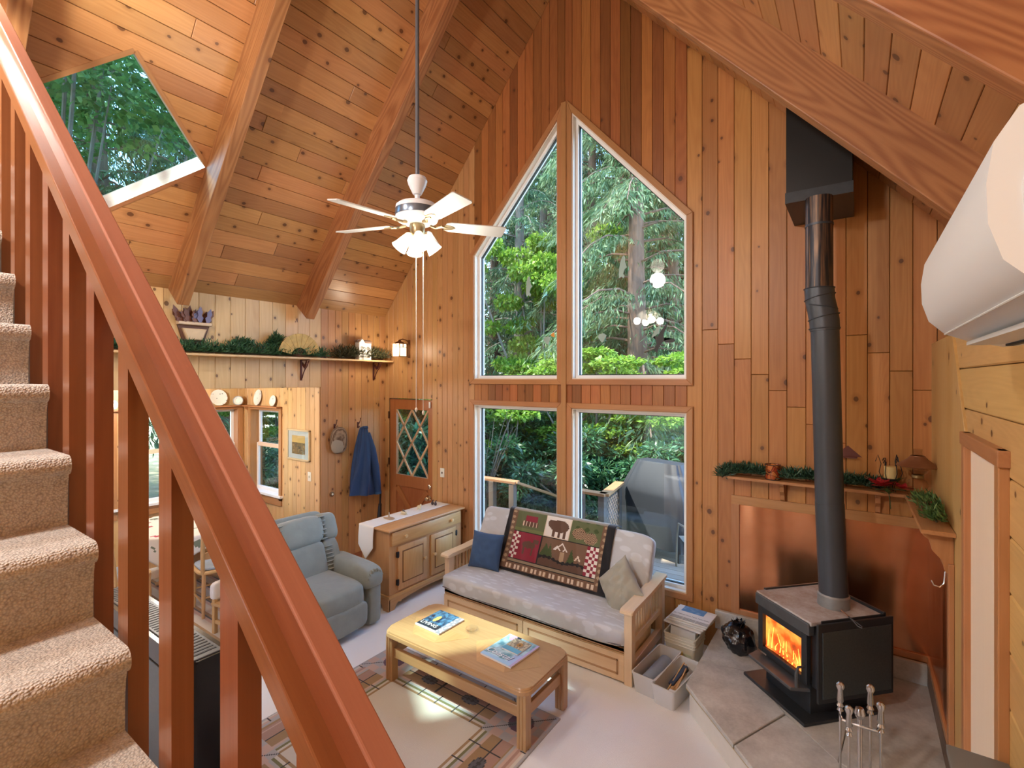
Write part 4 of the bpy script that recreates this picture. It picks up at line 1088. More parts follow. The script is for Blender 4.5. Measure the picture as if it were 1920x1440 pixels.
# ------------------------------------------------------------------ hearth, stove, copper
def stone(name, l, dk, sc=4):
    m,N,L,P = new_mat(name); tc = nd(N,'TexCoord'); a = nd(N,'TexNoise'); a.inputs['Scale'].default_value = sc; a.inputs['Detail'].default_value = 8; a.inputs['Roughness'].default_value = .65; L.new(tc.outputs['Object'], a.inputs['Vector'])
    b = nd(N,'TexNoise'); b.inputs['Scale'].default_value = 60; b.inputs['Detail'].default_value = 3; L.new(tc.outputs['Object'], b.inputs['Vector'])
    s = math_n(N,L,'MULTIPLY_ADD', a.outputs[0], 2.2); s.node.inputs[2].default_value = -.75
    s = math_n(N,L,'ADD', s, math_n(N,L,'MULTIPLY_ADD', b.outputs[0], .5), clamp=True); s.node.inputs[1].links[0].from_node.inputs[2].default_value = -.2
    mx = nd(N,'Mix', data_type='RGBA'); mx.inputs[6].default_value = (*dk,1); mx.inputs[7].default_value = (*l,1); L.new(s, mx.inputs[0]); L.new(mx.outputs[2], P.inputs['Base Color']); P.inputs['Roughness'].default_value = .6
    bp = nd(N,'Bump'); bp.inputs['Strength'].default_value = .35; bp.inputs['Distance'].default_value = .01; L.new(a.outputs[0], bp.inputs['Height']); L.new(bp.outputs[0], P.inputs['Normal']); return m
slab_m = stone('hearth_slab_stone', (.62,.61,.56), (.34,.32,.29)); side_m = plain('hearth_side_panel', (.66,.62,.55), .6, noise_amt=.06)
he = thing('hearth', 'raised stone slab hearth filling the corner under the stove', 'hearth', (-.5, 3.9, 0))
ho = Vector((-.5,3.9,0)); HZ = .21
outl = [(-1.02,3.60),(.05,2.46),(.42,2.46),(.42,4.60),(-1.02,4.60)]
sh = lambda pts: [(x-ho.x,y-ho.y) for x,y in pts]
ins = [(-1.00,3.62),(.06,2.49),(.41,2.49),(.41,4.59),(-1.00,4.59)]
m = MB(); m.prism(sh(ins), 0, HZ-.03); m.build('base', side_m, he, smooth=False)
m = MB(); m.prism(sh(outl), HZ-.034, HZ-.026); m.build('edge_strip', plain('brass_edge', (.45,.35,.18), .4, .5), he, smooth=False)
slabs = [[(-1.02,3.60),(-.62,3.17),(-.40,3.66),(-.66,4.02),(-1.02,3.98)], [(-.615,3.165),(.05,2.46),(.42,2.46),(.42,3.2),(-.10,3.36),(-.395,3.65)], [(-1.02,3.985),(-.66,4.025),(-.40,3.665),(-.10,3.365),(-.05,3.9),(-.55,4.60),(-1.02,4.60)], [(.42,3.205),(.42,4.60),(-.545,4.60),(-.045,3.9),(-.095,3.365)]]
for p in slabs:
    c = (sum(q[0] for q in p)/len(p), sum(q[1] for q in p)/len(p)); q = [((x-c[0])*.996+c[0],(y_-c[1])*.996+c[1]) for x,y_ in p]
    m = MB(); m.prism(sh(q), HZ-.026, HZ, bev=.004); m.build('slab', slab_m, he, smooth=False)
# standing stone slab against the wall left of the copper
m = MB(); m.box(-.54,-.16,.655,.695,HZ,HZ+.16,.006); m.build('upright_slab', slab_m, he, smooth=False)
m = MB(); m.box(.895,.915,-.45,.695,HZ,HZ+.14,.004); m.build('upright_slab', stone('brown_slate', (.24,.17,.12),(.10,.06,.04)), he, smooth=False)
m = MB(); m.box(-.14,.895,.66,.695,HZ,HZ+.15,.004); m.build('upright_slab', slab_m, he, smooth=False)

copper = None
def copper_mat():
    m,N,L,P = new_mat('copper_sheet'); tc = nd(N,'TexCoord'); mp_ = nd(N,'Mapping'); mp_.inputs['Scale'].default_value = (3.5,3.5,.7); L.new(tc.outputs['Object'], mp_.inputs[0])
    a = nd(N,'TexNoise'); a.inputs['Scale'].default_value = 1.0; a.inputs['Detail'].default_value = 1; L.new(mp_.outputs[0], a.inputs['Vector'])
    b = nd(N,'TexNoise'); b.inputs['Scale'].default_value = 6; b.inputs['Detail'].default_value = 5; L.new(tc.outputs['Object'], b.inputs['Vector'])
    mx = nd(N,'Mix', data_type='RGBA'); mx.inputs[6].default_value = (.50,.20,.085,1); mx.inputs[7].default_value = (.74,.36,.19,1); L.new(b.outputs[0], mx.inputs[0]); L.new(mx.outputs[2], P.inputs['Base Color'])
    P.inputs['Metallic'].default_value = 1; P.inputs['Roughness'].default_value = .26
    bp = nd(N,'Bump'); bp.inputs['Strength'].default_value = .8; bp.inputs['Distance'].default_value = .05; L.new(a.outputs[0], bp.inputs['Height']); L.new(bp.outputs[0], P.inputs['Normal']); return m
cpm = copper_mat()
hs = thing('copper_heat_shield', 'copper sheet heat shield in a wood frame behind the stove', 'heat shield', (-.2, 4.62, .36))
def hb(nm, b, mt, bev=.003):
    m = MB(); m.box(b[0]+.2,b[1]+.2,b[2]-4.62,b[3]-4.62,b[4]-.36,b[5]-.36,bev); m.build(nm, mt, hs, smooth=False)
Yf = D-.016
m = MB(); m.grid(lambda u,v: (-.86+1.29*u+.2, Yf-.006-.006*math.sin(u*9+1)*math.sin(v*3)-4.62, .40+.92*v-.36), 40, 20); m.build('copper_sheet', cpm, hs, sharp=80)
m = MB(); m.grid(lambda u,v: (XR-.042-.006*math.sin(u*8)*math.sin(v*3+.5)+.2, 3.62+1.0*u-4.62, .40+.92*v-.36), 30, 20); m.build('copper_sheet', cpm, hs, sharp=80)
hb('frame_rail', (-.915,XR-.03,Yf-.024,Yf,1.315,1.39), trimw('X')); hb('frame_rail', (-.915,XR-.03,Yf-.024,Yf,.36,.405), trimw('X')); hb('frame_stile', (-.915,-.85,Yf-.026,Yf,.36,1.316), trimw('Z'))
hb('frame_stile', (XR-.058,XR-.033,3.56,3.63,.36,1.39), trimw('Z')); hb('frame_rail', (XR-.058,XR-.033,3.63,Yf-.02,1.315,1.39), trimw('Y')); hb('frame_rail', (XR-.058,XR-.033,3.63,Yf-.02,.36,.405), trimw('Y'))
hk = thing('wall_hook', 'chrome wire hook on the heat shield frame', 'hook', (XR-.06, 3.60, 1.33))
m = MB(); m.tube([(0,0,.03),(-.008,0,.0),(-.012,0,-.06),(-.03,-.0,-.085),(-.055,0,-.08),(-.065,0,-.055)], .004, 8); m.build('hook_wire', plain('chrome',(.8,.8,.8),.15,1), hk)

# stove, turned 45 deg-ish into the corner
sv_c = (-.253, 3.86); rot = math.atan2(3.615-3.938, -.273+.624)      # front edge direction from left to right
stv = thing('wood_stove', 'black cast iron wood stove with fire behind the glass door', 'stove', (sv_c[0]-.0, sv_c[1]+.15, HZ), rot)
# local: x along the front (to the right), y towards the back, z up
cast = plain('black_cast_iron', (.030,.033,.037), .42, .3, noise_amt=.25, nscale=30); castg = plain('grey_cast_iron', (.10,.105,.11), .45, .5, noise_amt=.3, nscale=16)
wW, wD, hB, hT = .24, .28, .20, .64
m = MB(); m.box(-.20,.20,-.23,.22,.02,.22,.004); m.build('pedestal', cast, stv, smooth=False)
m = MB(); m.box(-.30,.27,-.34,.26,0,.022,.004); m.build('floor_plate', cast, stv, smooth=False)
m = MB(); m.box(-wW,wW,-wD+.06,wD,hB,hT-.02,.006); m.build('firebox', cast, stv, smooth=False)
m = MB(); m.box(-wW-.01,wW+.01,-wD+.01,wD+.01,hT-.025,hT,.004); tp = m.build('top_plate', stone('seasoned_steel_top', (.56,.57,.58),(.30,.19,.13),5), stv, smooth=False)
m = MB(); m.box(-wW-.02,wW+.02,wD,wD+.02,hT-.06,hT+.018,.003); m.box(-wW-.02,-wW,-.2,wD+.02,hT-.06,hT+.01,.003); m.box(wW+.012,wW+.02,-.2,wD+.02,hT-.05,hT+.008,.003); m.build('top_rim', cast, tp, smooth=False)
m = MB(); m.box(-wW-.01,wW-.0,-wD-.0,-wD+.05,hT-.09,hT-.012,.006); m.build('hood_bar', castg, stv, smooth=False)
# door with window
dz0, dz1, dx0, dx1 = hB+.02, hT-.095, -wW+.005, wW-.03
m = MB(); yd = -wD+.012
for b in ((dx0,dx0+.045,dz0,dz1),(dx1-.045,dx1,dz0,dz1),(dx0+.045,dx1-.045,dz0,dz0+.04),(dx0+.045,dx1-.045,dz1-.045,dz1)): m.box(b[0],b[1],yd,yd+.035,b[2],b[3],.004)
door = m.build('stove_door', cast, stv, smooth=False)
m = MB(); m.box(dx0+.04,dx1-.04,yd+.012,yd+.018,dz0+.035,dz1-.04); m.build('pane', glass_mat('stove_glass',(.95,.88,.8),.06), door, smooth=False)
def ember_mat():
    m,N,L,P = new_mat('burning_embers'); tc = nd(N,'TexCoord'); a = nd(N,'TexNoise'); a.inputs['Scale'].default_value = 9; a.inputs['Detail'].default_value = 3; L.new(tc.outputs['Object'], a.inputs['Vector'])
    cr = nd(N,'ValToRGB'); cr.color_ramp.elements[0].position = .30; cr.color_ramp.elements[0].color = (.26,.04,.010,1); cr.color_ramp.elements[1].position = .66; cr.color_ramp.elements[1].color = (1,.42,.08,1)
    e = cr.color_ramp.elements.new(.46); e.color = (.75,.11,.015,1)
    L.new(a.outputs[0], cr.inputs[0]); L.new(cr.outputs[0], P.inputs['Emission Color']); P.inputs['Emission Strength'].default_value = 1.5; P.inputs['Base Color'].default_value = (.05,.02,.01,1); return m
emb = ember_mat(); flm = emit_mat('flame', (1,.40,.07), 3.2)
# hollow look: glowing back board and logs right behind the glass
m = MB(); m.box(dx0+.04,dx1-.04,yd+.030,yd+.034,dz0+.035,dz1-.04); m.build('glowing_firebrick', emb, stv, smooth=False)
for k,(x_,zz,l_,a_) in enumerate(((-.05,dz0+.06,.26,.1),(.06,dz0+.085,.2,-.3))):
    m = MB(); m.cyl((x_-l_/2*math.cos(a_),yd+.026,zz-l_/2*math.sin(a_)),(x_+l_/2*math.cos(a_),yd+.026,zz+l_/2*math.sin(a_)),.009,seg=10); m.build('log', emb, stv)
fr = random.Random(5)
for k in range(9):
    x_ = dx0+.07+(dx1-dx0-.14)*k/8; h_ = fr.uniform(.07,.17)
    m = MB(); m.tube([(x_,yd+.024,dz0+.05),(x_+fr.uniform(-.015,.015),yd+.024,dz0+.05+h_*.5),(x_+fr.uniform(-.025,.025),yd+.024,dz0+.05+h_)], [.004,.003,.001], 6); m.build('flame', flm, stv)
m = MB(); m.tube([(dx1-.02,yd-.002,.33),(dx1-.02,yd-.045,.33),(dx1-.022,yd-.055,.29),(dx1-.024,yd-.05,.20)], [.008,.008,.012,.012], 8); m.build('door_handle', castg, door)
m = MB(); m.prism([(-wW-.02,0),(wW-.02,0),(wW-.06,-.11),(-wW+.02,-.11)], hB-.02, hB, M=Matrix.Translation((0,-wD+.03,0)), bev=.004); m.build('ash_shelf', castg, stv, smooth=False)
# right side heat shield with mesh
mesh_m = plain('perforated_grey_steel', (.075,.09,.09), .4, .5, noise_amt=.3, nscale=90)
m = MB(); m.box(wW+.03,wW+.045,-wD+.03,wD+.05,hB-.06,hT+.0,.003); sp_ = m.build('side_shield', cast, stv, smooth=False)
m = MB(); m.box(wW+.045,wW+.05,-wD+.06,wD+.03,hB-.03,hT-.05,.002); m.build('mesh_panel', mesh_m, sp_, smooth=False)
m = MB(); m.box(wW,wW+.03,-wD+.06,-wD+.09,hB,hT-.06); m.box(wW,wW+.03,wD-.06,wD-.03,hB,hT-.06); m.build('spacer', cast, sp_, smooth=False)
# flue pipe: thing of its own, slightly leaning, with an elbow
fp = thing('flue_pipe', 'charcoal stove pipe with a crimped elbow and scorched upper section', 'stove pipe', (-.147, 4.02, HZ+hT))
fo = fp.location.copy()
flue = plain('charcoal_stovepipe', (.060,.068,.080), .42, .35, noise_amt=.15, nscale=3)
def pt(x,y,z): return (x-fo.x,y-fo.y,z-fo.z)
m = MB(); m.lathe([(.096,0),(.096,.075),(.088,.085)], seg=28, caps=False); m.build('collar', plain('grey_collar',(.28,.28,.27),.45,.5,noise_amt=.2), fp)
m = MB(); m.cyl(pt(-.147,4.02,.93),pt(-.170,4.02,1.55),.087,seg=32); m.build('lower_section', flue, fp)
m = MB(); m.cyl(pt(-.170,4.02,1.55),pt(-.197,4.02,2.74),.0855,seg=32); m.build('middle_section', flue, fp)
m = MB(); m.tube([pt(-.197,4.02,2.735),pt(-.200,4.02,2.80),pt(-.212,4.02,2.88),pt(-.226,4.02,2.95),pt(-.230,4.02,3.03)], .090, 28); el = m.build('elbow', flue, fp)
for k,(x_,zz,t_) in enumerate(((-.199,2.75,.02),(-.203,2.83,.25),(-.214,2.90,-.2),(-.226,2.97,.25),(-.230,3.03,.0))):
    m = MB(); q = [(-.0+.0925*math.cos(a),.0925*math.sin(a),t_*.09*math.cos(a)) for a in np.linspace(0,2*PI,28,endpoint=False)]
    m.tube([pt(x_+a,4.02+b,zz+c) for a,b,c in q], .0035, 6, closed=True); m.build('seam', flue, el)
def scorch():
    m,N,L,P = new_mat('scorched_pipe'); tc = nd(N,'TexCoord'); mp_ = nd(N,'Mapping'); mp_.inputs['Scale'].default_value = (45,45,2.2); L.new(tc.outputs['Object'], mp_.inputs[0])
    a = nd(N,'TexNoise'); a.inputs['Scale'].default_value = 1; a.inputs['Detail'].default_value = 4; L.new(mp_.outputs[0], a.inputs['Vector'])
    cr = nd(N,'ValToRGB'); cr.color_ramp.elements[0].position = .45; cr.color_ramp.elements[0].color = (.03,.03,.035,1); cr.color_ramp.elements[1].position = .70; cr.color_ramp.elements[1].color = (.30,.17,.09,1); L.new(a.outputs[0], cr.inputs[0]); L.new(cr.outputs[0], P.inputs['Base Color']); P.inputs['Roughness'].default_value = .4; P.inputs['Metallic'].default_value = .5; return m
m = MB(); m.cyl(pt(-.230,4.02,3.02),pt(-.231,4.02,3.66),.0835,seg=32); m.build('scorched_section', scorch(), fp)
m = MB(); m.cyl(pt(-.2305,4.02,3.46),pt(-.2305,4.02,3.475),.0865,seg=32); m.build('joint_ring', flue, fp)
# ceiling support box
fb = thing('chimney_box', 'black sheet metal chimney support box hanging from the ceiling', 'chimney box', (-.24, 4.27, 3.66))
bx0,bx1,by0,by1 = -.19,.20,-.27,.345
m = MB()
zt = lambda x: roof(x-.24)-3.66-.018
v = [(bx0,by0,0),(bx1,by0,0),(bx1,by1,0),(bx0,by1,0),(bx0,by0,zt(bx0)),(bx1,by0,zt(bx1)),(bx1,by1,zt(bx1)),(bx0,by1,zt(bx0))]
vv = [m.bm.verts.new(q) for q in v]
for f in ((3,2,1,0),(0,1,5,4),(1,2,6,5),(2,3,7,6),(3,0,4,7),(4,5,6,7)): m.bm.faces.new([vv[i] for i in f])
m.build('box_shell', plain('black_box_metal',(.018,.017,.016),.35,.4), fb, smooth=False)
m = MB(); m.box(bx0-.006,bx1+.006,by0-.006,by1,-.006,.07); m.build('lower_band', cast, fb, smooth=False)
# poker lying on the stove top
pk = thing('lid_lifter', 'thin copper handled lid lifter lying on the stove top', 'stove tool', (-.06, 3.86, HZ+hT+.006), R(-62))
m = MB(); m.cyl((-.09,0,.004),(0,0,.004),.005,seg=8); m.build('handle', plain('copper_handle',(.62,.32,.2),.3,.9), pk)
m = MB(); m.tube([(0,0,.004),(.06,.004,.005),(.13,.012,.004),(.15,.0,.004),(.13,-.012,.004),(.07,-.004,.004),(0,0,.004)], .003, 6); m.build('loop', castg, pk)
# fire tool set
ft = thing('fireplace_tools', 'polished steel fireplace tools standing in a rack by the stove', 'fireplace tools', (0.0, 3.10, HZ))
stl = plain('polished_steel', (.62,.62,.62), .22, 1)
m = MB(); m.lathe([(.10,0),(.10,.012),(.02,.03),(.011,.05),(.011,.44),(.02,.45),(.026,.47),(.018,.495),(0,.50)], seg=18, caps=False); m.build('stand', stl, ft)
m = MB(); m.tube([(-.085,.05,.40),(-.07,-.03,.42),(0,-.05,.43),(.07,-.03,.42),(.085,.05,.40)], .008, 8); m.build('rack_arm', stl, ft)
for k,(x_,y_,h_) in enumerate(((-.085,.05,.56),(-.045,-.045,.50),(.045,.075,.58),(.088,.045,.52))):
    m = MB(); m.lathe([(.006,.06),(.006,h_-.14),(.016,h_-.135),(.010,h_-.12),(.017,h_-.11),(.010,h_-.095),(.016,h_-.085),(.012,h_-.03),(.020,h_-.01),(.018,h_+.005),(.008,h_+.014),(0,h_+.015)], seg=12, c=(x_,y_,0), caps=False); m.build('tool', stl, ft)

# ------------------------------------------------------------------ corner mantel shelf
MZ = 1.575
ms = thing('mantel_shelf', 'L-shaped wooden corner shelf above the copper heat shield', 'shelf', (-.9, 4.62, MZ))
def sh2(nm, poly, z0, z1, mt):
    m = MB(); m.prism([(x+.9,y-4.62) for x,y in poly], z0-MZ, z1-MZ, bev=.003); return m.build(nm, mt, ms, smooth=False)
sh2('board', [(-.92,4.475),(.262,4.475),(.432,Yf),(-.92,Yf)], MZ-.022, MZ, trimw('X'))
sh2('board', [(.275,3.50),(XR-.034,3.50),(XR-.034,Yf-.005),(.264,4.473)], MZ-.022, MZ, trimw('Y'))
def corbel(M):
    m = MB(); m.prism([(0,0),(.11,0),(.108,-.02),(.085,-.035),(.075,-.075),(.04,-.11),(.03,-.15),(0,-.17)], -.016, .016, M=M, bev=.002); o = m.build('bracket', trimw('Z'), ms, smooth=False)
for x_ in (-.52,.11): corbel(Matrix.Translation((x_+.9,Yf-4.62,-.022)) @ frame((0,0,0),(0,-1,0),(0,0,1)))
corbel(Matrix.Translation((XR-.034+.9,3.60-4.62,-.022)) @ frame((0,0,0),(-1,0,0),(0,0,1)) @ Matrix.Diagonal((1.2,1.4,1.5,1)))
# ------------------------------------------------------------------ garlands (needle tufts along a wire)
def leaf_mesh(name, P, Dv, Nv, L_, W_, rnd_, fold=.0):
    """P base points, Dv directions, Nv side directions, arrays; one folded rhomb per leaf"""
    n = len(P); S = np.cross(Dv, Nv); S /= np.linalg.norm(S,axis=1,keepdims=True)+1e-9
    U = np.cross(S, Dv)
    mid = P+Dv*(L_*.45)[:,None]
    V = np.stack([P, mid+S*(W_/2)[:,None]+U*(W_*fold)[:,None], P+Dv*L_[:,None], mid-S*(W_/2)[:,None]+U*(W_*fold)[:,None]],1).reshape(-1,3)
    me = bpy.data.meshes.new(name); me.vertices.add(4*n); me.vertices.foreach_set('co', V.astype(np.float32).ravel())
    me.loops.add(4*n); me.loops.foreach_set('vertex_index', np.arange(4*n,dtype=np.int32)); me.polygons.add(n); me.polygons.foreach_set('loop_start', np.arange(0,4*n,4,dtype=np.int32)); me.polygons.foreach_set('loop_total', np.full(n,4,dtype=np.int32))
    at = me.attributes.new('rnd','FLOAT','POINT'); at.data.foreach_set('value', np.repeat(rnd_,4).astype(np.float32))
    me.update(calc_edges=True); me.validate(); return me
def unit(v): return v/(np.linalg.norm(v,axis=1,keepdims=True)+1e-9)
garl_m = leaf_mat('garland_needles', (.015,.05,.025), (.03,.11,.045), (.08,.20,.08), .55, .15)
garl_m2 = leaf_mat('olive_garland_needles', (.02,.025,.012), (.05,.055,.02), (.13,.11,.04), .55, .15)
def garland(label, pts, n, spread, L0, mat, seed, cat='garland', xmin=None, ymax=None, xmax=None):
    r_ = np.random.RandomState(seed); pts = np.array(pts,float)
    t = thing('pine_garland', label, cat, tuple(pts[0]))
    seg = np.linalg.norm(np.diff(pts,axis=0),axis=1); cum = np.r_[0,np.cumsum(seg)]; s = r_.uniform(0,cum[-1],n); i = np.clip(np.searchsorted(cum,s)-1,0,len(seg)-1); f = (s-cum[i])/seg[i]
    base = pts[i]+(pts[i+1]-pts[i])*f[:,None]
    tang = unit(pts[i+1]-pts[i]); dirs = r_.normal(size=(n,3)); dirs[:,2] = np.abs(dirs[:,2])*.9; dirs = unit(dirs+tang*r_.choice([-1,1],n)[:,None]*.6)
    # cluster into sprigs
    spr = r_.randint(0,max(20,n//40),n); sd = r_.normal(size=(spr.max()+1,3)); sd[:,2] = np.abs(sd[:,2]); sd = unit(sd)
    off = sd[spr]*(r_.uniform(0,1,n)*spread)[:,None]
    b0 = base[spr*3 % n]*.0+base
    P = b0+off-pts[0]; lowz = base[:,2]-pts[0][2]; P[:,2] = np.maximum(P[:,2], lowz-.004)
    dd = unit(dirs*.7+sd[spr]*.8)
    if xmin is not None: P[:,0] = np.maximum(P[:,0], xmin-pts[0][0]); dd[:,0] = np.where(P[:,0] < xmin+.06-pts[0][0], np.abs(dd[:,0]), dd[:,0])
    if ymax is not None: P[:,1] = np.minimum(P[:,1], ymax-pts[0][1]); dd[:,1] = np.where(P[:,1] > ymax-.05-pts[0][1], -np.abs(dd[:,1]), dd[:,1])
    if xmax is not None: P[:,0] = np.minimum(P[:,0], xmax-pts[0][0]); dd[:,0] = np.where(P[:,0] > xmax-.05-pts[0][0], -np.abs(dd[:,0]), dd[:,0]); dd[:,2] = np.maximum(dd[:,2], -.05)
    me = leaf_mesh('needles', P, unit(dd), unit(r_.normal(size=(n,3))), r_.uniform(.6,1.2,n)*L0, np.full(n,L0*.17), r_.uniform(0,1,n))
    o = link_mesh('needles', me, mat, t); o['kind'] = 'stuff'
    m = MB(); m.tube([tuple(p-pts[0]) for p in pts], .006, 6); m.build('stem', plain('garland_stem',(.07,.05,.03),.8), t)
    return t

# ------------------------------------------------------------------ long shelf on the left wall
SZ_ = 2.655; sxx = XL+.017
lsf = thing('wall_shelf', 'long pine shelf high on the left wall held by rooster brackets', 'shelf', (sxx, 2.5, SZ_))
m = MB(); m.box(0,.20,-2.9,2.10,-.022,0,.004); m.build('board', pine('Y'), lsf, smooth=False)
iron = plain('rust_brown_iron', (.10,.03,.025), .55, .4)
def bracket(y):
    m = MB(); m.box(0,.012,y-.012,y+.012,-.27,-.022,.002); m.box(0,.18,y-.012,y+.012,-.032,-.022,.002)
    m.tube([(.012,y,-.25),(.03,y,-.24),(.05,y,-.19),(.085,y,-.14),(.13,y,-.10),(.165,y,-.04)], .006, 8); b = m.build('bracket', iron, lsf)
    # rooster silhouette inside, 6 mm plate
    pr = [(.03,-.085),(.05,-.11),(.07,-.125),(.095,-.115),(.115,-.09),(.12,-.06),(.135,-.058),(.125,-.045),(.122,-.032),(.105,-.034),(.10,-.05),(.085,-.075),(.065,-.08),(.05,-.06),(.035,-.05),(.025,-.06)]
    m = MB(); m.prism(pr, -.003, .003, M=frame((0,y,0),(1,0,0),(0,0,1))); m.build('rooster', iron, b, smooth=False)
for y in (-2.0,-.5,.84,1.915): bracket(y)
xs = XL+.11
gp = [(xs+.02*math.sin(k*1.7), 1.0+k*.20, SZ_+.02) for k in range(0,15)]
garland('dark green pine garland along the left part of the long shelf', [(x,y,z) for x,y,z in gp if y < 3.75], 8000, .11, .055, garl_m, 1, xmin=XL+.03)
garland('olive brown juniper garland at the door end of the long shelf', [(xs,3.80,SZ_+.02),(xs+.01,4.1,SZ_+.03),(xs,4.3,SZ_+.03),(xs,4.50,SZ_+.02)], 4200, .15, .055, garl_m2, 2, xmin=XL+.03)
garland('tall sprig of pine standing behind the gold fan', [(xs-.05,2.93,SZ_+.02),(xs-.05,2.96,SZ_+.12),(xs-.04,3.0,SZ_+.20)], 1500, .085, .055, garl_m, 3, 'pine sprig', xmin=XL+.03)
garland('bushy pine sprig beside the wall planter', [(xs-.05,2.52,SZ_+.02),(xs-.05,2.6,SZ_+.09),(xs-.04,2.68,SZ_+.10)], 1500, .085, .055, garl_m, 4, 'pine sprig', xmin=XL+.03)
# gold folding fan
fn_ = thing('folding_fan', 'gold painted folding fan spread open on the long shelf', 'fan', (XL+.165, 3.23, SZ_), 0)
gold = plain('gold_paper', (.46,.27,.075), .42, .35, noise_amt=.55, nscale=22)
nb_ = 17
for k in range(nb_):
    a0, a1 = R(12+156*k/nb_), R(12+156*(k+1)/nb_); r0, r1 = .10, .265
    m = MB(); z_ = .012; q = [(r0*math.cos(a0),r0*math.sin(a0)),(r1*math.cos(a0),r1*math.sin(a0)),(r1*math.cos(a1),r1*math.sin(a1)),(r0*math.cos(a1),r0*math.sin(a1))]
    m.prism(q, -.0015+(.003 if k%2 else 0), .0015+(.003 if k%2 else 0), M=frame((.0,0,z_),(0,1,0),(.12,0,1))); m.build('pleat', gold, fn_, smooth=False)
m = MB()
for k in range(8):
    a = R(14+152*k/7); m.tube([(0,.0,.012),(.01,.08*math.cos(a),.012+.08*math.sin(a))], .003, 6)
m.build('ribs', plain('fan_ribs',(.16,.05,.03),.5), fn_)
# white ceramic house
hz = thing('ceramic_house', 'small white ceramic house ornament with a brown roof on the shelf', 'ornament', (XL+.155, 4.14, SZ_), 0); hz.scale = (.95,1.75,1.75)
wcer = plain('white_ceramic', (.80,.76,.70), .3, noise_amt=.12, nscale=60)
m = MB(); m.box(-.045,.045,-.055,.055,0,.125,.003); m.prism([(-.055,0),(.0,0),(-.0275,.03)], -.045, .046, M=frame((0,0,.125),(0,1,0),(0,0,1)) @ Matrix.Translation((0,0,0))); m.build('walls', wcer, hz, smooth=False)
m = MB(); m.box(-.05,.05,-.005,.06,.125,.14,.003); m.box(-.05,.02,-.06,.06,.132,.15,.004); m.build('roof', plain('house_roof',(.22,.13,.09),.6), hz, smooth=False)
m = MB()
for y_,z_ in ((-.03,.085),(0.025,.085),(.03,.03)): m.box(.043,.0465,y_-.012,y_+.012,z_-.014,z_+.014)
m.build('windows', plain('house_windows',(.10,.09,.08),.4), hz, smooth=False)
m = MB(); m.box(.043,.047,-.034,-.012,0,.05,.002); m.build('door', plain('house_door',(.35,.33,.30),.5), hz, smooth=False)
# wall planter with rusty leaves
wp = thing('wall_planter', 'tapered cream wall planter with rusty metal leaves above the shelf', 'wall planter', (XL+.018, 2.17, 2.74))
m = MB(); pc = [(-.085,0),(.085,0),(.15,.215),(-.15,.215)]
m.prism(pc, 0, .02, M=frame((0,0,0),(0,1,0),(0,0,1))); m.build('back', plain('rust_brown',(.12,.05,.03),.6), wp, smooth=False)
m = MB(); m.prism([(-.068,.05),(.068,.05),(.11,.165),(-.11,.165)], .02, .06, M=frame((0,0,0),(0,1,0),(0,0,1)), bev=.01); m.build('front', plain('cream_pot',(.62,.46,.28),.6,noise_amt=.15), wp)
m = MB(); m.prism([(-.15,.20),(.15,.20),(.155,.23),(-.155,.23)], .0, .07, M=frame((0,0,0),(0,1,0),(0,0,1)), bev=.006); m.build('rim', plain('cream_rim',(.58,.44,.30),.6), wp)
lr = random.Random(4)
for k in range(26):
    y_ = lr.uniform(-.13,.13); a = R(90-y_*260+lr.uniform(-25,25)); l_ = lr.uniform(.10,.19); wdt = .04
    m = MB(); q = [(0,0),(l_*.35,-wdt),(l_*.5,-wdt*.5),(l_*.7,-wdt*.8),(l_,0),(l_*.7,wdt*.8),(l_*.5,wdt*.5),(l_*.35,wdt)]
    m.prism(q, -.001, .001, M=frame((lr.uniform(.0,.06),y_,.21),(lr.uniform(-.05,.25),math.cos(a),math.sin(a)),(.4,-math.sin(a),math.cos(a)))); m.build('leaf', plain('rust_leaf',(.17,.065,.04),.55,noise_amt=.3) if k%3 else plain('lavender_leaf',(.16,.15,.26),.5), wp, smooth=False)

# ------------------------------------------------------------------ plate rail and plates in the nook
pr_ = thing('plate_rail', 'narrow wooden plate ledge running over the nook windows', 'shelf', (XN, YN, 2.03))
m = MB(); m.box(.016,.10,-3.2,-.016,-.02,0,.003); m.build('ledge', trimw('Y'), pr_, smooth=False)
m = MB(); m.box(.10,1.02,-.10,-.017,-.02,0,.003); m.build('ledge', trimw('X'), pr_, smooth=False)
m = MB(); m.prism([(0,0),(.07,0),(.06,-.03),(.02,-.06),(.012,-.1),(0,-.1)], -.012, .012, M=frame((.14,-.017,-.02),(0,-1,0),(0,0,1))); m.build('bracket', trimw('Z'), pr_, smooth=False)
def plate_col():
    m,N,L,P = new_mat('sprigged_china'); tc = nd(N,'TexCoord'); v = nd(N,'TexVoronoi'); v.inputs['Scale'].default_value = 22; L.new(tc.outputs['Object'], v.inputs['Vector'])
    k = math_n(N,L,'MULTIPLY', math_n(N,L,'SUBTRACT', .22, v.outputs['Distance']), 14, clamp=True)
    mx = nd(N,'Mix', data_type='RGBA'); mx.inputs[6].default_value = (.80,.80,.75,1); mx.inputs[7].default_value = (.30,.36,.34,1); L.new(k, mx.inputs[0]); L.new(mx.outputs[2], P.inputs['Base Color']); P.inputs['Roughness'].default_value = .18; return m
china = plate_col(); rim_m = plain('grey_rim_china',(.38,.40,.40),.25)
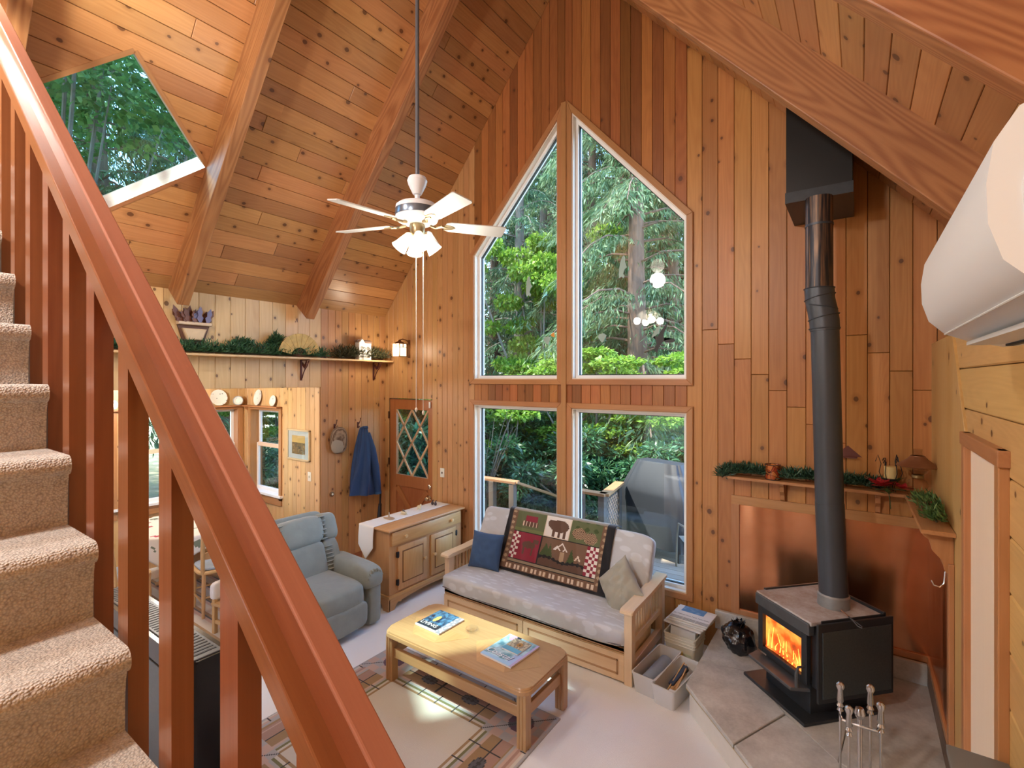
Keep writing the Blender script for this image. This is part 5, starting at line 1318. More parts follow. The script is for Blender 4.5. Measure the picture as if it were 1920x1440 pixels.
def plate(label, loc, rz, r, oval=1.0, rim=False):
    t = thing('plate', label, 'plate', loc, rz)           # local: faces -Y, stands on the ledge, leans back
    M = Matrix.Rotation(R(-10),4,'X') @ Matrix.Translation((0,0,r*oval)) @ Matrix.Rotation(PI/2,4,'X') @ Matrix.Diagonal((1,oval,1,1))
    m = MB(); m.lathe([(0,.002),(r*.55,.002),(r*.65,.008),(r,.018),(r,.021),(r*.64,.012),(r*.54,.006),(0,.006)], seg=36, M=M, caps=False); m.build('dish', china, t)
    if rim: m = MB(); m.tube([tuple(M @ Vector((r*math.cos(a),r*math.sin(a),.0195))) for a in np.linspace(0,2*PI,36,endpoint=False)], .006, 6, closed=True); m.build('rim', rim_m, t)
plate('large round china plate on the ledge over the nook back window', (XN+.06, 3.22, 2.031), PI/2, .112)
plate('small grey rimmed saucer in the corner of the plate ledge', (XN+.10, 3.46, 2.031), R(55), .062, 1, True)
plate('tall oval china platter on the ledge over the nook side window', (-6.93, YN-.04, 2.031), 0, .10, 1.12)
plate('small oval china dish at the end of the plate ledge', (-6.52, YN-.04, 2.031), 0, .078, .95)
plate('large round china plate seen behind the stair railing on the ledge', (XN+.06, 2.42, 2.031), PI/2, .118)
plate('small round plate at the far left of the plate ledge', (XN+.06, 2.02, 2.031), PI/2, .06)

# ------------------------------------------------------------------ pictures, hooks, hat, jacket
pic = thing('framed_picture', 'framed landscape print with a pale blue mat on the nook wall', 'picture', (-5.925, YN-.0165, 1.55))
m = MB(); w_, h_ = .255, .20
for b in ((-w_,-w_+.022,-h_,h_),(w_-.022,w_,-h_,h_),(-w_,w_,h_-.022,h_),(-w_,w_,-h_,-h_+.022)): m.box(b[0],b[1],-.022,0,b[2],b[3],.003)
m.build('frame', wood('gold_frame',(.62,.50,.30),(.45,.33,.16),'X'), pic, smooth=False)
m = MB(); m.box(-w_+.02,w_-.02,-.012,-.002,-h_+.02,h_-.02); m.build('mat', plain('blue_mat_board',(.46,.56,.58),.7), pic, smooth=False)
def pcol(u, v):
    if v > .62: return cv(206,178,96)*(1-(v-.62))+cv(150,140,110)*(v-.62)
    k = nz_(u,v,7); return cv(120,104,60) if k > .05 else (cv(84,80,58) if k > -.2 else cv(150,128,80))
decal('print', pic, lambda u,v: ((u-.5)*.30,-.0125,(v-.5)*.24), 40, 32, pcol, print_mat('matte_print',.5))
m = MB(); m.box(-w_+.02,w_-.02,-.016,-.014,-h_+.02,h_-.02); m.build('pane', glass_mat('picture_glass',(1,1,1),.06), pic, smooth=False)
def sw_plate(label, loc, rz, kind):
    t = thing('wall_plate', label, kind, loc, rz)
    m = MB(); m.box(-.036,.036,-.007,0,-.058,.058,.003); m.build('plate', plain('ivory_plastic',(.80,.76,.64),.4), t)
    m = MB()
    if kind == 'outlet':
        for z in (-.022,.022): m.box(-.016,.016,-.010,-.006,z-.014,z+.014,.003)
        m.build('socket', plain('ivory_dark',(.62,.58,.48),.4), t)
    else: m.box(-.006,.006,-.016,-.006,-.012,.012,.002); m.build('toggle', plain('brown_toggle',(.10,.07,.05),.4) if 'door' in label else plain('ivory_dark',(.62,.58,.48),.4), t)
sw_plate('ivory light switch with dark toggle beside the entry door', (-4.37, D-.0165, 1.20), 0, 'light switch')
sw_plate('ivory light switch below the framed landscape print', (-5.69, YN-.0165, 1.165), 0, 'light switch')
sw_plate('ivory wall outlet below the big window near the stove', (-1.345, D-.0165, .245), 0, 'outlet')
def coat_hook(label, y, z):
    t = thing('coat_hook', label, 'hook', (XL+.0165, y, z))
    m = MB(); m.box(0,.006,-.012,.012,-.05,.03,.002); m.tube([(.004,0,.0),(.03,0,.015),(.05,0,.05),(.055,0,.075)],.005,8); m.tube([(.004,0,-.03),(.03,0,-.04),(.045,0,-.02)],.005,8); m.sphere((.055,0,.08),.008); m.build('hook_body', iron, t)
coat_hook('dark iron coat hook holding the woven hat', 3.80, 1.80); coat_hook('dark iron coat hook holding the blue jacket', 4.16, 1.80)
hat = thing('woven_hat', 'oval woven brown and grey cap hanging from a hook', 'hat', (XL+.07, 3.83, 1.62))
def weave():
    m,N,L,P = new_mat('brown_woven'); tc = nd(N,'TexCoord'); w1 = nd(N,'TexWave'); w1.inputs['Scale'].default_value = 26; w1.inputs['Distortion'].default_value = 3; L.new(tc.outputs['Object'], w1.inputs['Vector'])
    mx = nd(N,'Mix', data_type='RGBA'); mx.inputs[6].default_value = (.10,.055,.03,1); mx.inputs[7].default_value = (.30,.21,.14,1); L.new(w1.outputs['Fac'], mx.inputs[0]); L.new(mx.outputs[2], P.inputs['Base Color']); P.inputs['Roughness'].default_value = .9; return m
m = MB(); m.superq((0,0,0),(.035,.125,.17),.8,.85,28,18); m.build('crown', weave(), hat, sharp=80)
m = MB(); m.superq((.012,-.025,-.06),(.027,.095,.10),.8,.85,22,14); m.build('brim', plain('taupe_knit',(.32,.27,.21),.9,bump=.4,bscale=120), hat, sharp=80)
m = MB(); m.tube([(-.01,-.01,.17),(0,-.02,.19),(-.02,-.03,.175)],.004,6); m.build('loop', weave(), hat)
jk = thing('jacket', 'royal blue jacket hanging from a hook by the entry door', 'jacket', (XL+.085, 4.17, .84))
jm = plain('blue_jacket_cloth',(.008,.036,.115),.7,noise_amt=.25,nscale=6,bump=.5,bscale=12,sheen=.1)
def jfn(u, v):
    # u around (0..1), v bottom..top
    a = 2*PI*u; hw = .045+.135*(1-v)**.8; dp = .035+.05*math.sin(min(1,(1-v)*1.4)*PI*.6)
    fold = .03*math.sin(a*5+v*3)*(1-v)**.7+.008*math.sin(a*9)
    return ((dp+fold*.7)*math.sin(a)+.04, (hw+fold)*math.cos(a)-.035*(1-v), .06+.86*v-(.05*(1-v)*(1+math.cos(a))*.5 if v < .2 else 0))
m = MB(); m.grid(jfn, 64, 30); m.grid(lambda u,v: tuple(Vector(jfn(u,1))*(v)+Vector((.035,0,.94))*(1-v)), 64, 3); m.build('body', jm, jk, sharp=80)
m = MB(); m.tube([(.05,.05,.84),(.08,.10,.62),(.085,.155,.36),(.08,.185,.16),(.08,.20,.02)], [.04,.055,.055,.052,.045], 14); m.build('sleeve', jm, jk, sharp=80)
m = MB(); m.tube([(.08,.198,.045),(.08,.201,.012)], .047, 14); m.build('cuff', plain('cuff_blue',(.03,.09,.20),.7), jk)
m = MB(); m.tube([(.04,-.045,.91),(.075,-.02,.925),(.08,.02,.925),(.045,.05,.91)], .018, 10); m.build('collar', jm, jk)
ds = thing('wall_bell', 'round brass wall knob on the boards below the hat', 'wall knob', (XL+.0165, 3.76, .94))
m = MB(); m.lathe([(0,0),(.032,0),(.032,.01),(.02,.018),(.0,.02)], seg=18, M=Matrix.Rotation(PI/2,4,'Y'), caps=False); m.build('rim', plain('dark_brass',(.24,.15,.08),.35,.8), ds)
m = MB(); m.sphere((.018,0,0),.014); m.build('button', plain('ivory_plastic',(.8,.76,.64)), ds)
um = thing('umbrella', 'folded black umbrella leaning in the corner by the door', 'umbrella', (XL+.14, 4.42, 0))
blk = plain('black_nylon',(.012,.012,.014),.5)
m = MB(); m.tube([(0,-.03,.02),(0,-.02,.3),(0,.01,.70)],[.012,.04,.022],12); m.build('canopy', blk, um)
m = MB(); m.tube([(0,.01,.70),(0,.02,.86),(0,.0,.93),(0,-.04,.95),(0,-.075,.92)],.013,10); m.build('handle', plain('black_plastic',(.015,.015,.016),.3), um)

# ------------------------------------------------------------------ heat pump on the right wall
ac = thing('air_conditioner', 'white wall mounted split air conditioner', 'air conditioner', (XR-.02, 1.475, 2.50))
acw = plain('ac_white_plastic',(.76,.80,.82),.32); L2 = .475
# profile in (x,z) with x<0 towards the room
pf = [(0,0),(-.10,-.008),(-.175,.012),(-.225,.035),(-.262,.075),(-.278,.13),(-.280,.19),(-.272,.25),(-.245,.295),(-.20,.315),(-.10,.322),(0,.322)]
m = MB(); m.prism([(x,z) for x,z in pf], -L2, L2, M=frame((0,0,0),(1,0,0),(0,0,1))); m.build('casing', acw, ac, sharp=40)
m = MB(); m.box(-.19,-.12,-L2+.1,L2-.1,-.006,.004,M=Matrix.Translation((0,0,.0)) ); m.build('louvre', plain('ac_grey',(.55,.56,.56),.4), ac)
m = MB(); m.box(-.112,-.098,-L2+.1,L2-.1,-.011,.0); m.build('slot', plain('dark_slot',(.03,.03,.03),.6), ac, smooth=False)
m = MB(); m.tube([(-.227,-L2+.02,.033),(-.227,L2-.02,.033)],.0025,6); m.build('seam', plain('seam_grey',(.60,.60,.59),.5), ac)
# seam on the near end cap, following the front curve
m = MB(); m.tube([(-.215,-L2-.001,.045),(-.235,-L2-.001,.10),(-.24,-L2-.001,.18),(-.225,-L2-.001,.26),(-.195,-L2-.001,.31)],.003,6); m.tube([(-.22,-L2-.001,.05),(-.10,-L2-.001,.045),(-.0,-L2-.001,.045)],.002,6); m.build('end_seam', plain('seam_grey',(.45,.45,.44),.5), ac)

# ------------------------------------------------------------------ bins, papers and bag by the hearth
plast = plain('grey_white_plastic',(.60,.59,.56),.45); plast_in = plain('grey_tub',(.42,.44,.47),.45)
def tub(label, c, rz, w_, l_, h_, mt, col=None):
    t = thing('storage_tub', label, 'tub', (c[0],c[1],0), rz)
    def rr_(a,b): return rrect(a,b,.02,4)
    m = MB(); o0,o1 = rr_(w_/2*.86,l_/2*.92), rr_(w_/2,l_/2); i0,i1 = rr_(w_/2*.86-.006,l_/2*.92-.006), rr_(w_/2-.006,l_/2-.006)
    n = len(o0); rings = []
    for pts,z in ((o0,0),(o1,h_-.012),([(x*1.03,y*1.015) for x,y in o1],h_-.012),([(x*1.03,y*1.015) for x,y in o1],h_),(i1,h_),(i0,.008)):
        rings.append([m.bm.verts.new((x,y,z)) for x,y in pts])
    for A,B in zip(rings,rings[1:]):
        for k in range(n): m.bm.faces.new((A[k],A[(k+1)%n],B[(k+1)%n],B[k]))
    m.bm.faces.new(rings[0][::-1]); m.bm.faces.new(rings[-1]); m.build('shell', mt, t, sharp=30)
    return t
t1 = tub('long grey white tub holding a blue grey roll beside the sofa', (-1.315,3.86), R(-5), .19, .52, .155, plast)
rl1 = thing('foam_roll', 'blue grey foam roll lying in the open tub', 'foam roll', (-1.315,3.86,.012), R(-5))
m = MB(); m.cyl((0,-.20,.058),(0,.17,.058),.058,seg=24); m.build('roll', plain('blue_grey_foam',(.30,.35,.40),.8), rl1)
t2 = tub('long grey white tub holding kindling sticks beside the hearth', (-1.085,3.86) if False else (-1.14,3.80), R(-8), .18, .50, .15, plast)
kr = random.Random(8)
for k in range(12):
    s_ = thing('kindling_stick', 'split kindling stick in the tub beside the hearth', 'stick', (-1.14+kr.uniform(-.035,.035), 3.76+kr.uniform(-.05,.05), .02+.012*(k//3)), R(-8)+kr.uniform(-.16,.16)); s_['group'] = 'kindling in the tub'
    m = MB(); w1,l1 = kr.uniform(.008,.014), kr.uniform(.24,.32); m.box(-w1/2,w1/2,-l1/2,l1/2,0,.010,.001,1,M=Matrix.Rotation(R(16),4,'X') @ Matrix.Translation((0,.05,.03))); m.build('split', wood('split_fir',(.62,.38,.16),(.36,.17,.06),'Y',rough=.6,rnd=.25), s_, smooth=False)
br = thing('hearth_brush', 'dark blue handled hearth brush lying on the kindling', 'brush', (-1.14,3.86,.10), R(-14))
m = MB(); m.box(-.022,.022,-.13,.10,.0,.022,.008,M=Matrix.Rotation(R(14),4,'X')); m.build('handle', plain('navy_plastic',(.03,.04,.07),.4), br)
m = MB(); m.box(-.02,.02,.02,.10,-.02,.002,.002,M=Matrix.Rotation(R(14),4,'X')); m.build('bristles', plain('black_bristle',(.01,.01,.01),.9), br)
pb = thing('matchbox', 'small white box lying in the kindling tub', 'box', (-1.125,3.665,.05), R(-5)); m = MB(); m.box(-.04,.04,-.02,.02,0,.03,.002); m.build('sleeve', page_white, pb); 
m = MB(); m.box(-.041,.041,-.018,.018,.003,.027); m.build('tray', plain('box_tray',(.7,.66,.6),.7), pb)
t3 = tub('cream bucket with a yellow label crammed with newspapers', (-1.235,4.33), R(-4), .27, .27, .23, plain('cream_bucket',(.68,.63,.50),.45))
m = MB(); m.box(-.09,.03,-.1365,-.1335,.05,.11,.001); o = m.build('label', plain('yellow_label',(.75,.55,.10),.5), t3, smooth=False)
m = MB(); m.box(.04,.10,-.1365,-.1335,.055,.10,.001); m.build('label', plain('green_label',(.55,.58,.42),.5), t3, smooth=False)
m = MB()
for z_ in (.15,.175,.20): m.tube([(x*1.015*.262,y*1.015*.262,z_) for x,y in [(p[0]/.27,p[1]/.27) for p in rrect(.133,.133,.02,4)]] if False else [(p[0],p[1],z_) for p in rrect(.1325,.134,.02,4)], .004, 6, closed=True)
m.build('rib', plain('cream_bucket',(.68,.63,.5)), t3)
news = plain('newsprint',(.66,.65,.62),.85,noise_amt=.10,nscale=30)
nr = random.Random(3)
for k in range(5):
    t = thing('newspaper', 'folded newspaper standing in the cream bucket', 'newspaper', (-1.235+nr.uniform(-.01,.01), 4.26+.035*k, .02), R(-4)); t['group'] = 'newspapers in the bucket'
    m = MB(); m.box(-.108,.108,-.010,.010,.0,.245+.008*k,.008,2,M=Matrix.Rotation(R(-8),4,'X')); m.build('folds', news, t)
for k in range(4):
    t = thing('newspaper', 'folded newspaper in the pile on top of the cream bucket', 'newspaper', (-1.215+.012*k, 4.38+nr.uniform(-.008,.008), .285+.018*k), R(-6+nr.uniform(-3,3))); t['group'] = 'newspapers piled on the bucket'
    m = MB(); m.box(-.165,.165,-.14,.14,0,.0165,.007,2); m.build('folds', news, t)
    if k == 3:
        t['label'] = 'topmost newspaper of the pile with a blue banner photo'; del t['group']
        def ncol(u, v):
            if v > .58 and .14 < u < .74: return cv(96,140,186)*(1-.5*max(0,nz_(u,v,8)))+cv(200,215,230)*.5*max(0,nz_(u,v,8))
            if v < .16: return cv(206,205,202) if (int(v*90)%2 or (u*3)%1 < .06) else cv(130,130,130)
            return cv(222,222,222)
        decal('front_page', t, lambda u,v: ((u-.5)*.32,(v-.5)*.27,.0168), 48, 60, ncol, print_mat('newsprint_page',.8))
        text_mesh('headline', 'ALTERNATIVE FOR FARMERS', .0235, plain('ink',(.05,.05,.06),.8), t, Matrix.Translation((0,-.045,.0172)), th=.0001)
gbg = thing('garbage_bag', 'crumpled black plastic bag sitting on the hearth slab', 'bag', (-.80, 4.30, HZ))
def crump(p):
    n_ = noise.noise(p*9)*.03+noise.noise(p*22)*.02; q = p*(1+n_/max(.05,p.length)); q.z = max(q.z,-.095); return q
m = MB(); m.superq((0,0,.095),(.125,.12,.115),.9,.9,40,24,fn=crump); m.build('bag_body', plain('black_plastic_film',(.008,.008,.010),.16,0,bump=.8,bscale=26), gbg, sharp=25)
for k in range(9):
    a = k*.7; m = MB(); m.prism([(0,0),(.03,.01),(.045,.07),(.015,.06),(-.01,.08)], -.001,.001, M=Matrix.Translation((.02*math.cos(a),.02*math.sin(a),.17)) @ Matrix.Rotation(a,4,'Z') @ frame((0,0,0),(1,0,.3),(-.3,.5,1))); m.build('bag_tie_end', plain('black_plastic_film',(.008,.008,.01)), gbg, smooth=False)

# ------------------------------------------------------------------ things on the mantel
garland('glossy green garland hanging off the outer end of the mantel', [(-.97,4.50,MZ-.02),(-.93,4.54,MZ+.02),(-.80,4.55,MZ+.035),(-.66,4.55,MZ+.03)], 2600, .07, .05, leaf_mat('ivy_needles',(.01,.035,.02),(.03,.09,.05),(.12,.22,.14),.3,.1), 11, ymax=4.60)
garland('green garland in the middle of the mantel beside the pipe', [(-.50,4.54,MZ+.02),(-.36,4.55,MZ+.035),(-.18,4.55,MZ+.02),(.02,4.55,MZ+.03),(.13,4.55,MZ+.015)], 3000, .07, .05, _mc['ivy_needles'], 12, ymax=4.60)
garland('fresh green garland at the end of the mantel by the right wall', [(.33,4.22,MZ+.03),(.36,4.0,MZ+.03),(.35,3.80,MZ+.04),(.35,3.60,MZ+.03)], 2000, .065, .045, leaf_mat('moss_needles',(.02,.06,.015),(.06,.14,.03),(.17,.26,.07),.55,.2), 13, xmax=.40)
cl = thing('candle_lantern', 'amber stained glass candle holder with leaf pattern on the mantel', 'candle holder', (-.585,4.54,MZ))
def amber():
    m,N,L,P = new_mat('amber_leaf_glass'); tc = nd(N,'TexCoord'); v = nd(N,'TexVoronoi', feature='DISTANCE_TO_EDGE'); v.inputs['Scale'].default_value = 26; L.new(tc.outputs['Object'], v.inputs['Vector'])
    v2 = nd(N,'TexVoronoi'); v2.inputs['Scale'].default_value = 26; L.new(tc.outputs['Object'], v2.inputs['Vector'])
    cr = nd(N,'ValToRGB'); cr.color_ramp.elements[0].color = (.30,.04,.015,1); cr.color_ramp.elements[1].color = (.55,.20,.05,1); s_ = nd(N,'SeparateColor'); L.new(v2.outputs['Color'], s_.inputs[0]); L.new(s_.outputs[0], cr.inputs[0])
    mx = nd(N,'Mix', data_type='RGBA'); mx.inputs[6].default_value = (.01,.008,.008,1); L.new(math_n(N,L,'MULTIPLY', v.outputs['Distance'], 14, clamp=True), mx.inputs[0]); L.new(cr.outputs[0], mx.inputs[7]); L.new(mx.outputs[2], P.inputs['Base Color']); P.inputs['Roughness'].default_value = .15; return m
m = MB(); m.lathe([(.0,.004),(.052,.004),(.055,.02),(.053,.10),(.057,.122),(.054,.122),(.05,.10),(.05,.02),(0,.012)], seg=28, caps=False); m.build('glass', amber(), cl)
m = MB(); m.lathe([(.056,0),(.056,.006),(.0,.006)], seg=24, caps=False); m.tube([(.057*math.cos(a),.057*math.sin(a),.122) for a in np.linspace(0,2*PI,24,endpoint=False)],.003,6,closed=True); m.build('rim', black_iron, cl)
wc = thing('candle_stand', 'yellow pillar candle in a curling black wire holder on the mantel', 'candle', (.185,4.54,MZ))
m = MB(); m.cyl((0,0,.10),(0,0,.185),.040,seg=22); m.build('candle', plain('yellow_wax',(.78,.60,.26),.5), wc)
m = MB(); m.lathe([(0,.09),(.05,.09),(.05,.096),(.0,.1)], seg=18, caps=False)
for k in range(6):
    a = k*PI/3; c_,s_ = math.cos(a),math.sin(a); m.tube([(.03*c_,.03*s_,0),(.02*c_,.02*s_,.05),(.05*c_,.05*s_,.092),(.068*c_,.068*s_,.14),(.056*c_,.056*s_,.20+.02*(k%3)),(.075*c_,.075*s_,.235+.03*(k%2)),(.09*c_,.09*s_,.215)],.003,6)
m.build('wire', black_iron, wc)
ol = thing('oil_lamp', 'clear glass oil lamp with a brown metal shade in the corner of the mantel', 'oil lamp', (.325,4.36,MZ))
clr = glass_mat('clear_lamp_glass',(.93,.90,.86),.035)
m = MB(); m.lathe([(0,.003),(.055,.003),(.058,.012),(.025,.03),(.022,.045),(.05,.07),(.062,.10),(.05,.13),(.028,.145),(.026,.16),(.05,.185),(.06,.205),(.056,.205),(.024,.165)], seg=26, caps=False); m.build('font', clr, ol)
m = MB(); m.lathe([(.03,.145),(.034,.15),(.034,.165),(.03,.17)], seg=20, caps=False); m.build('burner', plain('old_brass',(.4,.28,.13),.35,.9), ol)
m = MB(); m.lathe([(.030,.17),(.042,.20),(.038,.25),(.026,.30),(.026,.345),(.024,.345),(.024,.30)], seg=24, caps=False); m.build('chimney', clr, ol)
m = MB(); m.lathe([(.115,.225),(.12,.23),(.085,.255),(.045,.285),(.04,.30),(.037,.30),(.08,.25)], seg=28, caps=False); m.build('shade', plain('copper_brown_shade',(.30,.14,.07),.35,.6), ol)
ps = thing('poinsettia', 'red artificial poinsettia spray at the inner corner of the mantel', 'flower', (.15,4.50,MZ))
red = leaf_mat('poinsettia_red',(.25,.006,.012),(.42,.012,.022),(.60,.03,.05),.5,.2); grn = leaf_mat('poinsettia_leaf',(.03,.06,.015),(.07,.12,.03),(.16,.17,.05),.5,.2)
fr_ = np.random.RandomState(6)
def bloom(c, r0, n, mat, nm):
    for k in range(n):
        a = 2*PI*k/n+fr_.uniform(-.2,.2); d_ = np.array([[math.cos(a)*.9,math.sin(a)*.9-.25,fr_.uniform(.0,.7)]]); me = leaf_mesh(nm, np.array([c]), unit(d_), np.array([[0,0,1.0]]) if abs(d_[0][2])<.9 else np.array([[1.,0,0]]), np.array([r0*fr_.uniform(.8,1.1)]), np.array([r0*.42]), fr_.uniform(0,1,1), .12); link_mesh(nm, me, mat, ps)
bloom((-.02,-.05,.05),.115,11,red,'petal'); bloom((-.02,-.055,.065),.07,8,red,'petal'); bloom((.10,-.07,.05),.09,9,red,'petal'); bloom((.04,.01,.07),.10,8,grn,'leaf'); bloom((.02,-.06,.0),.08,4,grn,'leaf')
m = MB(); m.tube([(-.06,.02,.01),(.0,.0,.02),(.06,.0,.03),(.12,-.02,.03)],.004,6); m.tube([(.02,-.03,.01),(.025,-.085,-.03),(.03,-.09,-.10)],.003,6); m.build('stem', plain('green_stem',(.05,.07,.02),.7), ps)
vt = thing('glass_votive', 'cut glass votive cup with red berries on the mantel end', 'votive', (.325,3.83,MZ))
m = MB(); m.lathe([(0,.003),(.034,.003),(.038,.015),(.046,.105),(.043,.105),(.035,.02),(0,.012)], seg=20, caps=False); m.build('cup', clr, vt)
for k in range(9):
    a = k*2.4; m = MB(); m.sphere((.02*math.cos(a),.02*math.sin(a),.03+.007*k),.011); m.build('berry', plain('berry_red',(.25,.01,.03),.3), vt)
orn = thing('bird_perch', 'small dark red roof-shaped ornament on the wall boards beside the pipe', 'ornament', (-.075,D-.0165,1.83))
m = MB(); m.prism([(-.09,-.03),(.09,-.03),(.0,.055)], 0, .03, M=frame((0,0,0),(-1,0,0),(0,0,1)) @ Matrix.Translation((0,0,0))); m.build('roof', plain('dark_red_paint',(.16,.05,.04),.5), orn, smooth=False)
m = MB(); m.box(-.06,.06,-.028,-.002,-.04,-.03); m.build('base', plain('dark_red_paint',(.16,.05,.04)), orn, smooth=False)
# ------------------------------------------------------------------ bird decals on the glass
dk_d = plain('black_decal',(.012,.010,.010),.5); pl_d = plain('pale_frost_decal',(.36,.50,.46),.6); or_d = plain('orange_decal',(.75,.32,.06),.6)
def decal_shape(label, x, z, poly, sc, rot_, mt):
    t = thing('window_decal', label, 'window decal', (x, D+.0835, z)); m = MB(); c_,s_ = math.cos(R(rot_)),math.sin(R(rot_))
    m.prism([((a*c_-b*s_)*sc,(a*s_+b*c_)*sc) for a,b in poly], -.0005, .0005, M=frame((0,0,0),(1,0,0),(0,0,1))); m.build('film', mt, t, smooth=False)
bird = [(-.10,-.55),(.0,-.30),(.12,-.12),(.30,-.02),(.62,.02),(.66,-.06),(.58,-.14),(.40,-.14),(.22,-.10),(.20,.05),(.18,.22),(.30,.48),(.36,.72),(.20,.52),(.02,.30),(-.06,.14),(-.22,.16),(-.26,.10),(-.14,.0),(-.12,-.20),(-.22,-.42)]
fish = [(-.1,-.5),(.0,-.42),(.1,-.5),(.14,-.4),(.06,-.3),(.12,-.1),(.22,-.02),(.16,.04),(.1,.2),(.08,.4),(.02,.5),(-.06,.42),(-.12,.2),(-.14,-.1),(-.14,-.35)]
blob = [(-.5,.1),(-.3,.4),(.2,.42),(.5,.2),(.3,-.1),(.1,-.5),(-.1,-.48),(-.3,-.2)]
def px(u,v):
    f_ = 920.; dx = -math.sin(YAW)*f_+math.cos(YAW)*(u-960); dy = math.cos(YAW)*f_+math.sin(YAW)*(u-960); t_ = (D+.083)/dy; return dx*t_, 2.4+(711-v)*t_
for lab,u,v,poly,sc_,ro_,mt in (('large dark bird silhouette on the right upper window',1236,637,bird,.235,0,dk_d),('small black bird silhouette low on the left upper window',930,663,bird,.135,-8,dk_d),('pale frosted fish silhouette high on the right upper window',1167,500,fish,.235,-6,pl_d),('pale frosted fish silhouette on the left upper window',991,537,fish,.24,0,pl_d),('pale frosted blob on the right upper window',1129,633,blob,.10,0,pl_d),('pale frosted blob beside the dark bird silhouette',1231,622,fish,.15,-30,pl_d),('pale frosted blob under the orange decal',1026,638,blob,.10,10,pl_d),('small orange maple leaf decal at the window edge',1037,628,blob,.055,30,or_d)):
    x_,z_ = px(u,v); decal_shape(lab, x_, z_, poly, sc_, ro_, mt)

# ------------------------------------------------------------------ dining nook furniture
dt = thing('dining_table', 'round pedestal dining table under the nook windows', 'table', (-6.35, 2.55, 0))
m = MB(); m.lathe([(.60,.70),(.62,.705),(.62,.73),(.60,.735),(0,.735)], seg=40, caps=False); m.build('table_top', oak('X'), dt)
m = MB(); m.lathe([(.05,.70),(.06,.5),(.09,.42),(.05,.34),(.07,.2),(.08,.08),(.0,.08)], seg=20, caps=False); m.build('pedestal', oak('Z'), dt)
for k in range(4):
    a = R(45+90*k); m = MB(); m.tube([(0,0,.14),(.22*math.cos(a),.22*math.sin(a),.10),(.42*math.cos(a),.42*math.sin(a),.025)],[.035,.03,.022],8); m.build('foot', oak('X'), dt)
def tcl(u, v):
    X,Y = u-.5, v-.5; k = nz_(u,v,10)
    if k > .42: return cv(176,70,84)
    if k < -.45: return cv(120,130,110)
    return cv(230,226,216)
tc_ = thing('tablecloth', 'white tablecloth with scattered red flowers on the dining table', 'tablecloth', (-6.35,2.55,.737))
def tcf(u, v):
    x,y = (u-.5)*1.62,(v-.5)*1.62; r_ = math.hypot(x,y)
    if r_ <= .63: return (x,y,.003)
    k = .63/r_; ex = r_-.63; a = math.atan2(y,x); fl = .03*math.sin(a*9)*min(1,ex*5)
    return (x*k*(1+fl+.03), y*k*(1+fl+.03), .003-ex*.8)
decal('cloth', tc_, tcf, 60, 60, tcl, print_mat('floral_cotton',.85,.2,200), solid=.002)
dch = lambda ax='X': wood('light_oak_chair',(.66,.42,.20),(.50,.28,.11),ax,rough=.35,rnd=.05)
def chair(label, loc, rz, legs=True):
    t = thing('dining_chair', label, 'chair', loc, rz)           # faces +Y locally
    m = MB(); m.superq((0,0,.445),(.215,.205,.022),.5,.45,28,10); m.build('seat', dch('Y'), t)
    m = MB(); m.superq((0,0,.475),(.19,.18,.022),.6,.5,24,10); cu = m.build('seat_pad', plain('blue_check_pad',(.30,.36,.44),.8,noise_amt=.2), t)
    for sx in (-1,1):
        m = MB(); m.lathe([(.014,0),(.02,.10),(.016,.13),(.024,.24),(.017,.34),(.02,.43)], seg=12, c=(sx*.17,.16,0)); m.build('leg', dch('Z'), t)
        m = MB(); m.tube([(sx*.18,-.20,0),(sx*.17,-.175,.25),(sx*.165,-.165,.45)],[.014,.02,.018],10); m.build('leg', dch('Z'), t)
        m = MB(); m.tube([(sx*.175,-.165,.44),(sx*.185,-.20,.70),(sx*.19,-.255,1.0),(sx*.19,-.265,1.04)],[.018,.02,.016,.01],10); m.build('back_post', dch('Z'), t)
        m = MB(); m.tube([(sx*.17,.16,.15),(sx*.175,-.18,.15)],.010,8); m.build('stretcher', dch('Y'), t)
    m = MB(); m.tube([(-.17,.16,.20),(.17,.16,.20)],.010,8); m.build('stretcher', dch('X'), t)
    m = MB(); m.tube([(-.175,-.18,.20),(.175,-.18,.20)],.010,8); m.build('stretcher', dch('X'), t)
    for z,yy in ((.62,-.185),(.77,-.21),(.92,-.235)):
        m = MB(); q = [(-.185,-.03),(-.1,-.035),(0,-.03),(.1,-.035),(.185,-.03),(.185,.03),(.1,.045),(.03,.032),(0,.04),(-.03,.032),(-.1,.045),(-.185,.03)]; m.prism(q,-.007,.007,M=frame((0,yy,z),(1,0,0),(0,-.12,1))); m.build('back_slat', dch('X'), t)
    return t
chair('ladder-back dining chair nearest the recliner at the round table', (-5.52,2.42,0), R(82))
chair('ladder-back dining chair on the stair side of the round table', (-5.98,1.72,0), R(20))
chair('ladder-back dining chair between the round table and the nook windows', (-6.95,2.75,0), R(-105))
stl_ = thing('child_stool', 'small wooden stool with a white padded back in front of the dining area', 'stool', (-4.86,2.30,0), R(10))
m = MB(); m.box(-.15,.15,-.15,.15,.27,.30,.008); m.build('seat', dch('X'), stl_)
m = MB(); m.superq((-.13,0,.40),(.03,.16,.085),.4,.35,24,12); m.build('padded_back', plain('white_pad',(.82,.80,.77),.7), stl_)
for sx in (-1,1):
    for sy in (-1,1): m = MB(); m.box(sx*.125-.018,sx*.125+.018,sy*.125-.018,sy*.125+.018,0,.40 if sx < 0 else .27,.004); m.build('leg', dch('Z'), stl_, smooth=False)
for sy in (-1,1): m = MB(); m.box(-.11,.11,sy*.125-.01,sy*.125+.01,.10,.135,.003); m.build('stretcher', dch('X'), stl_, smooth=False)
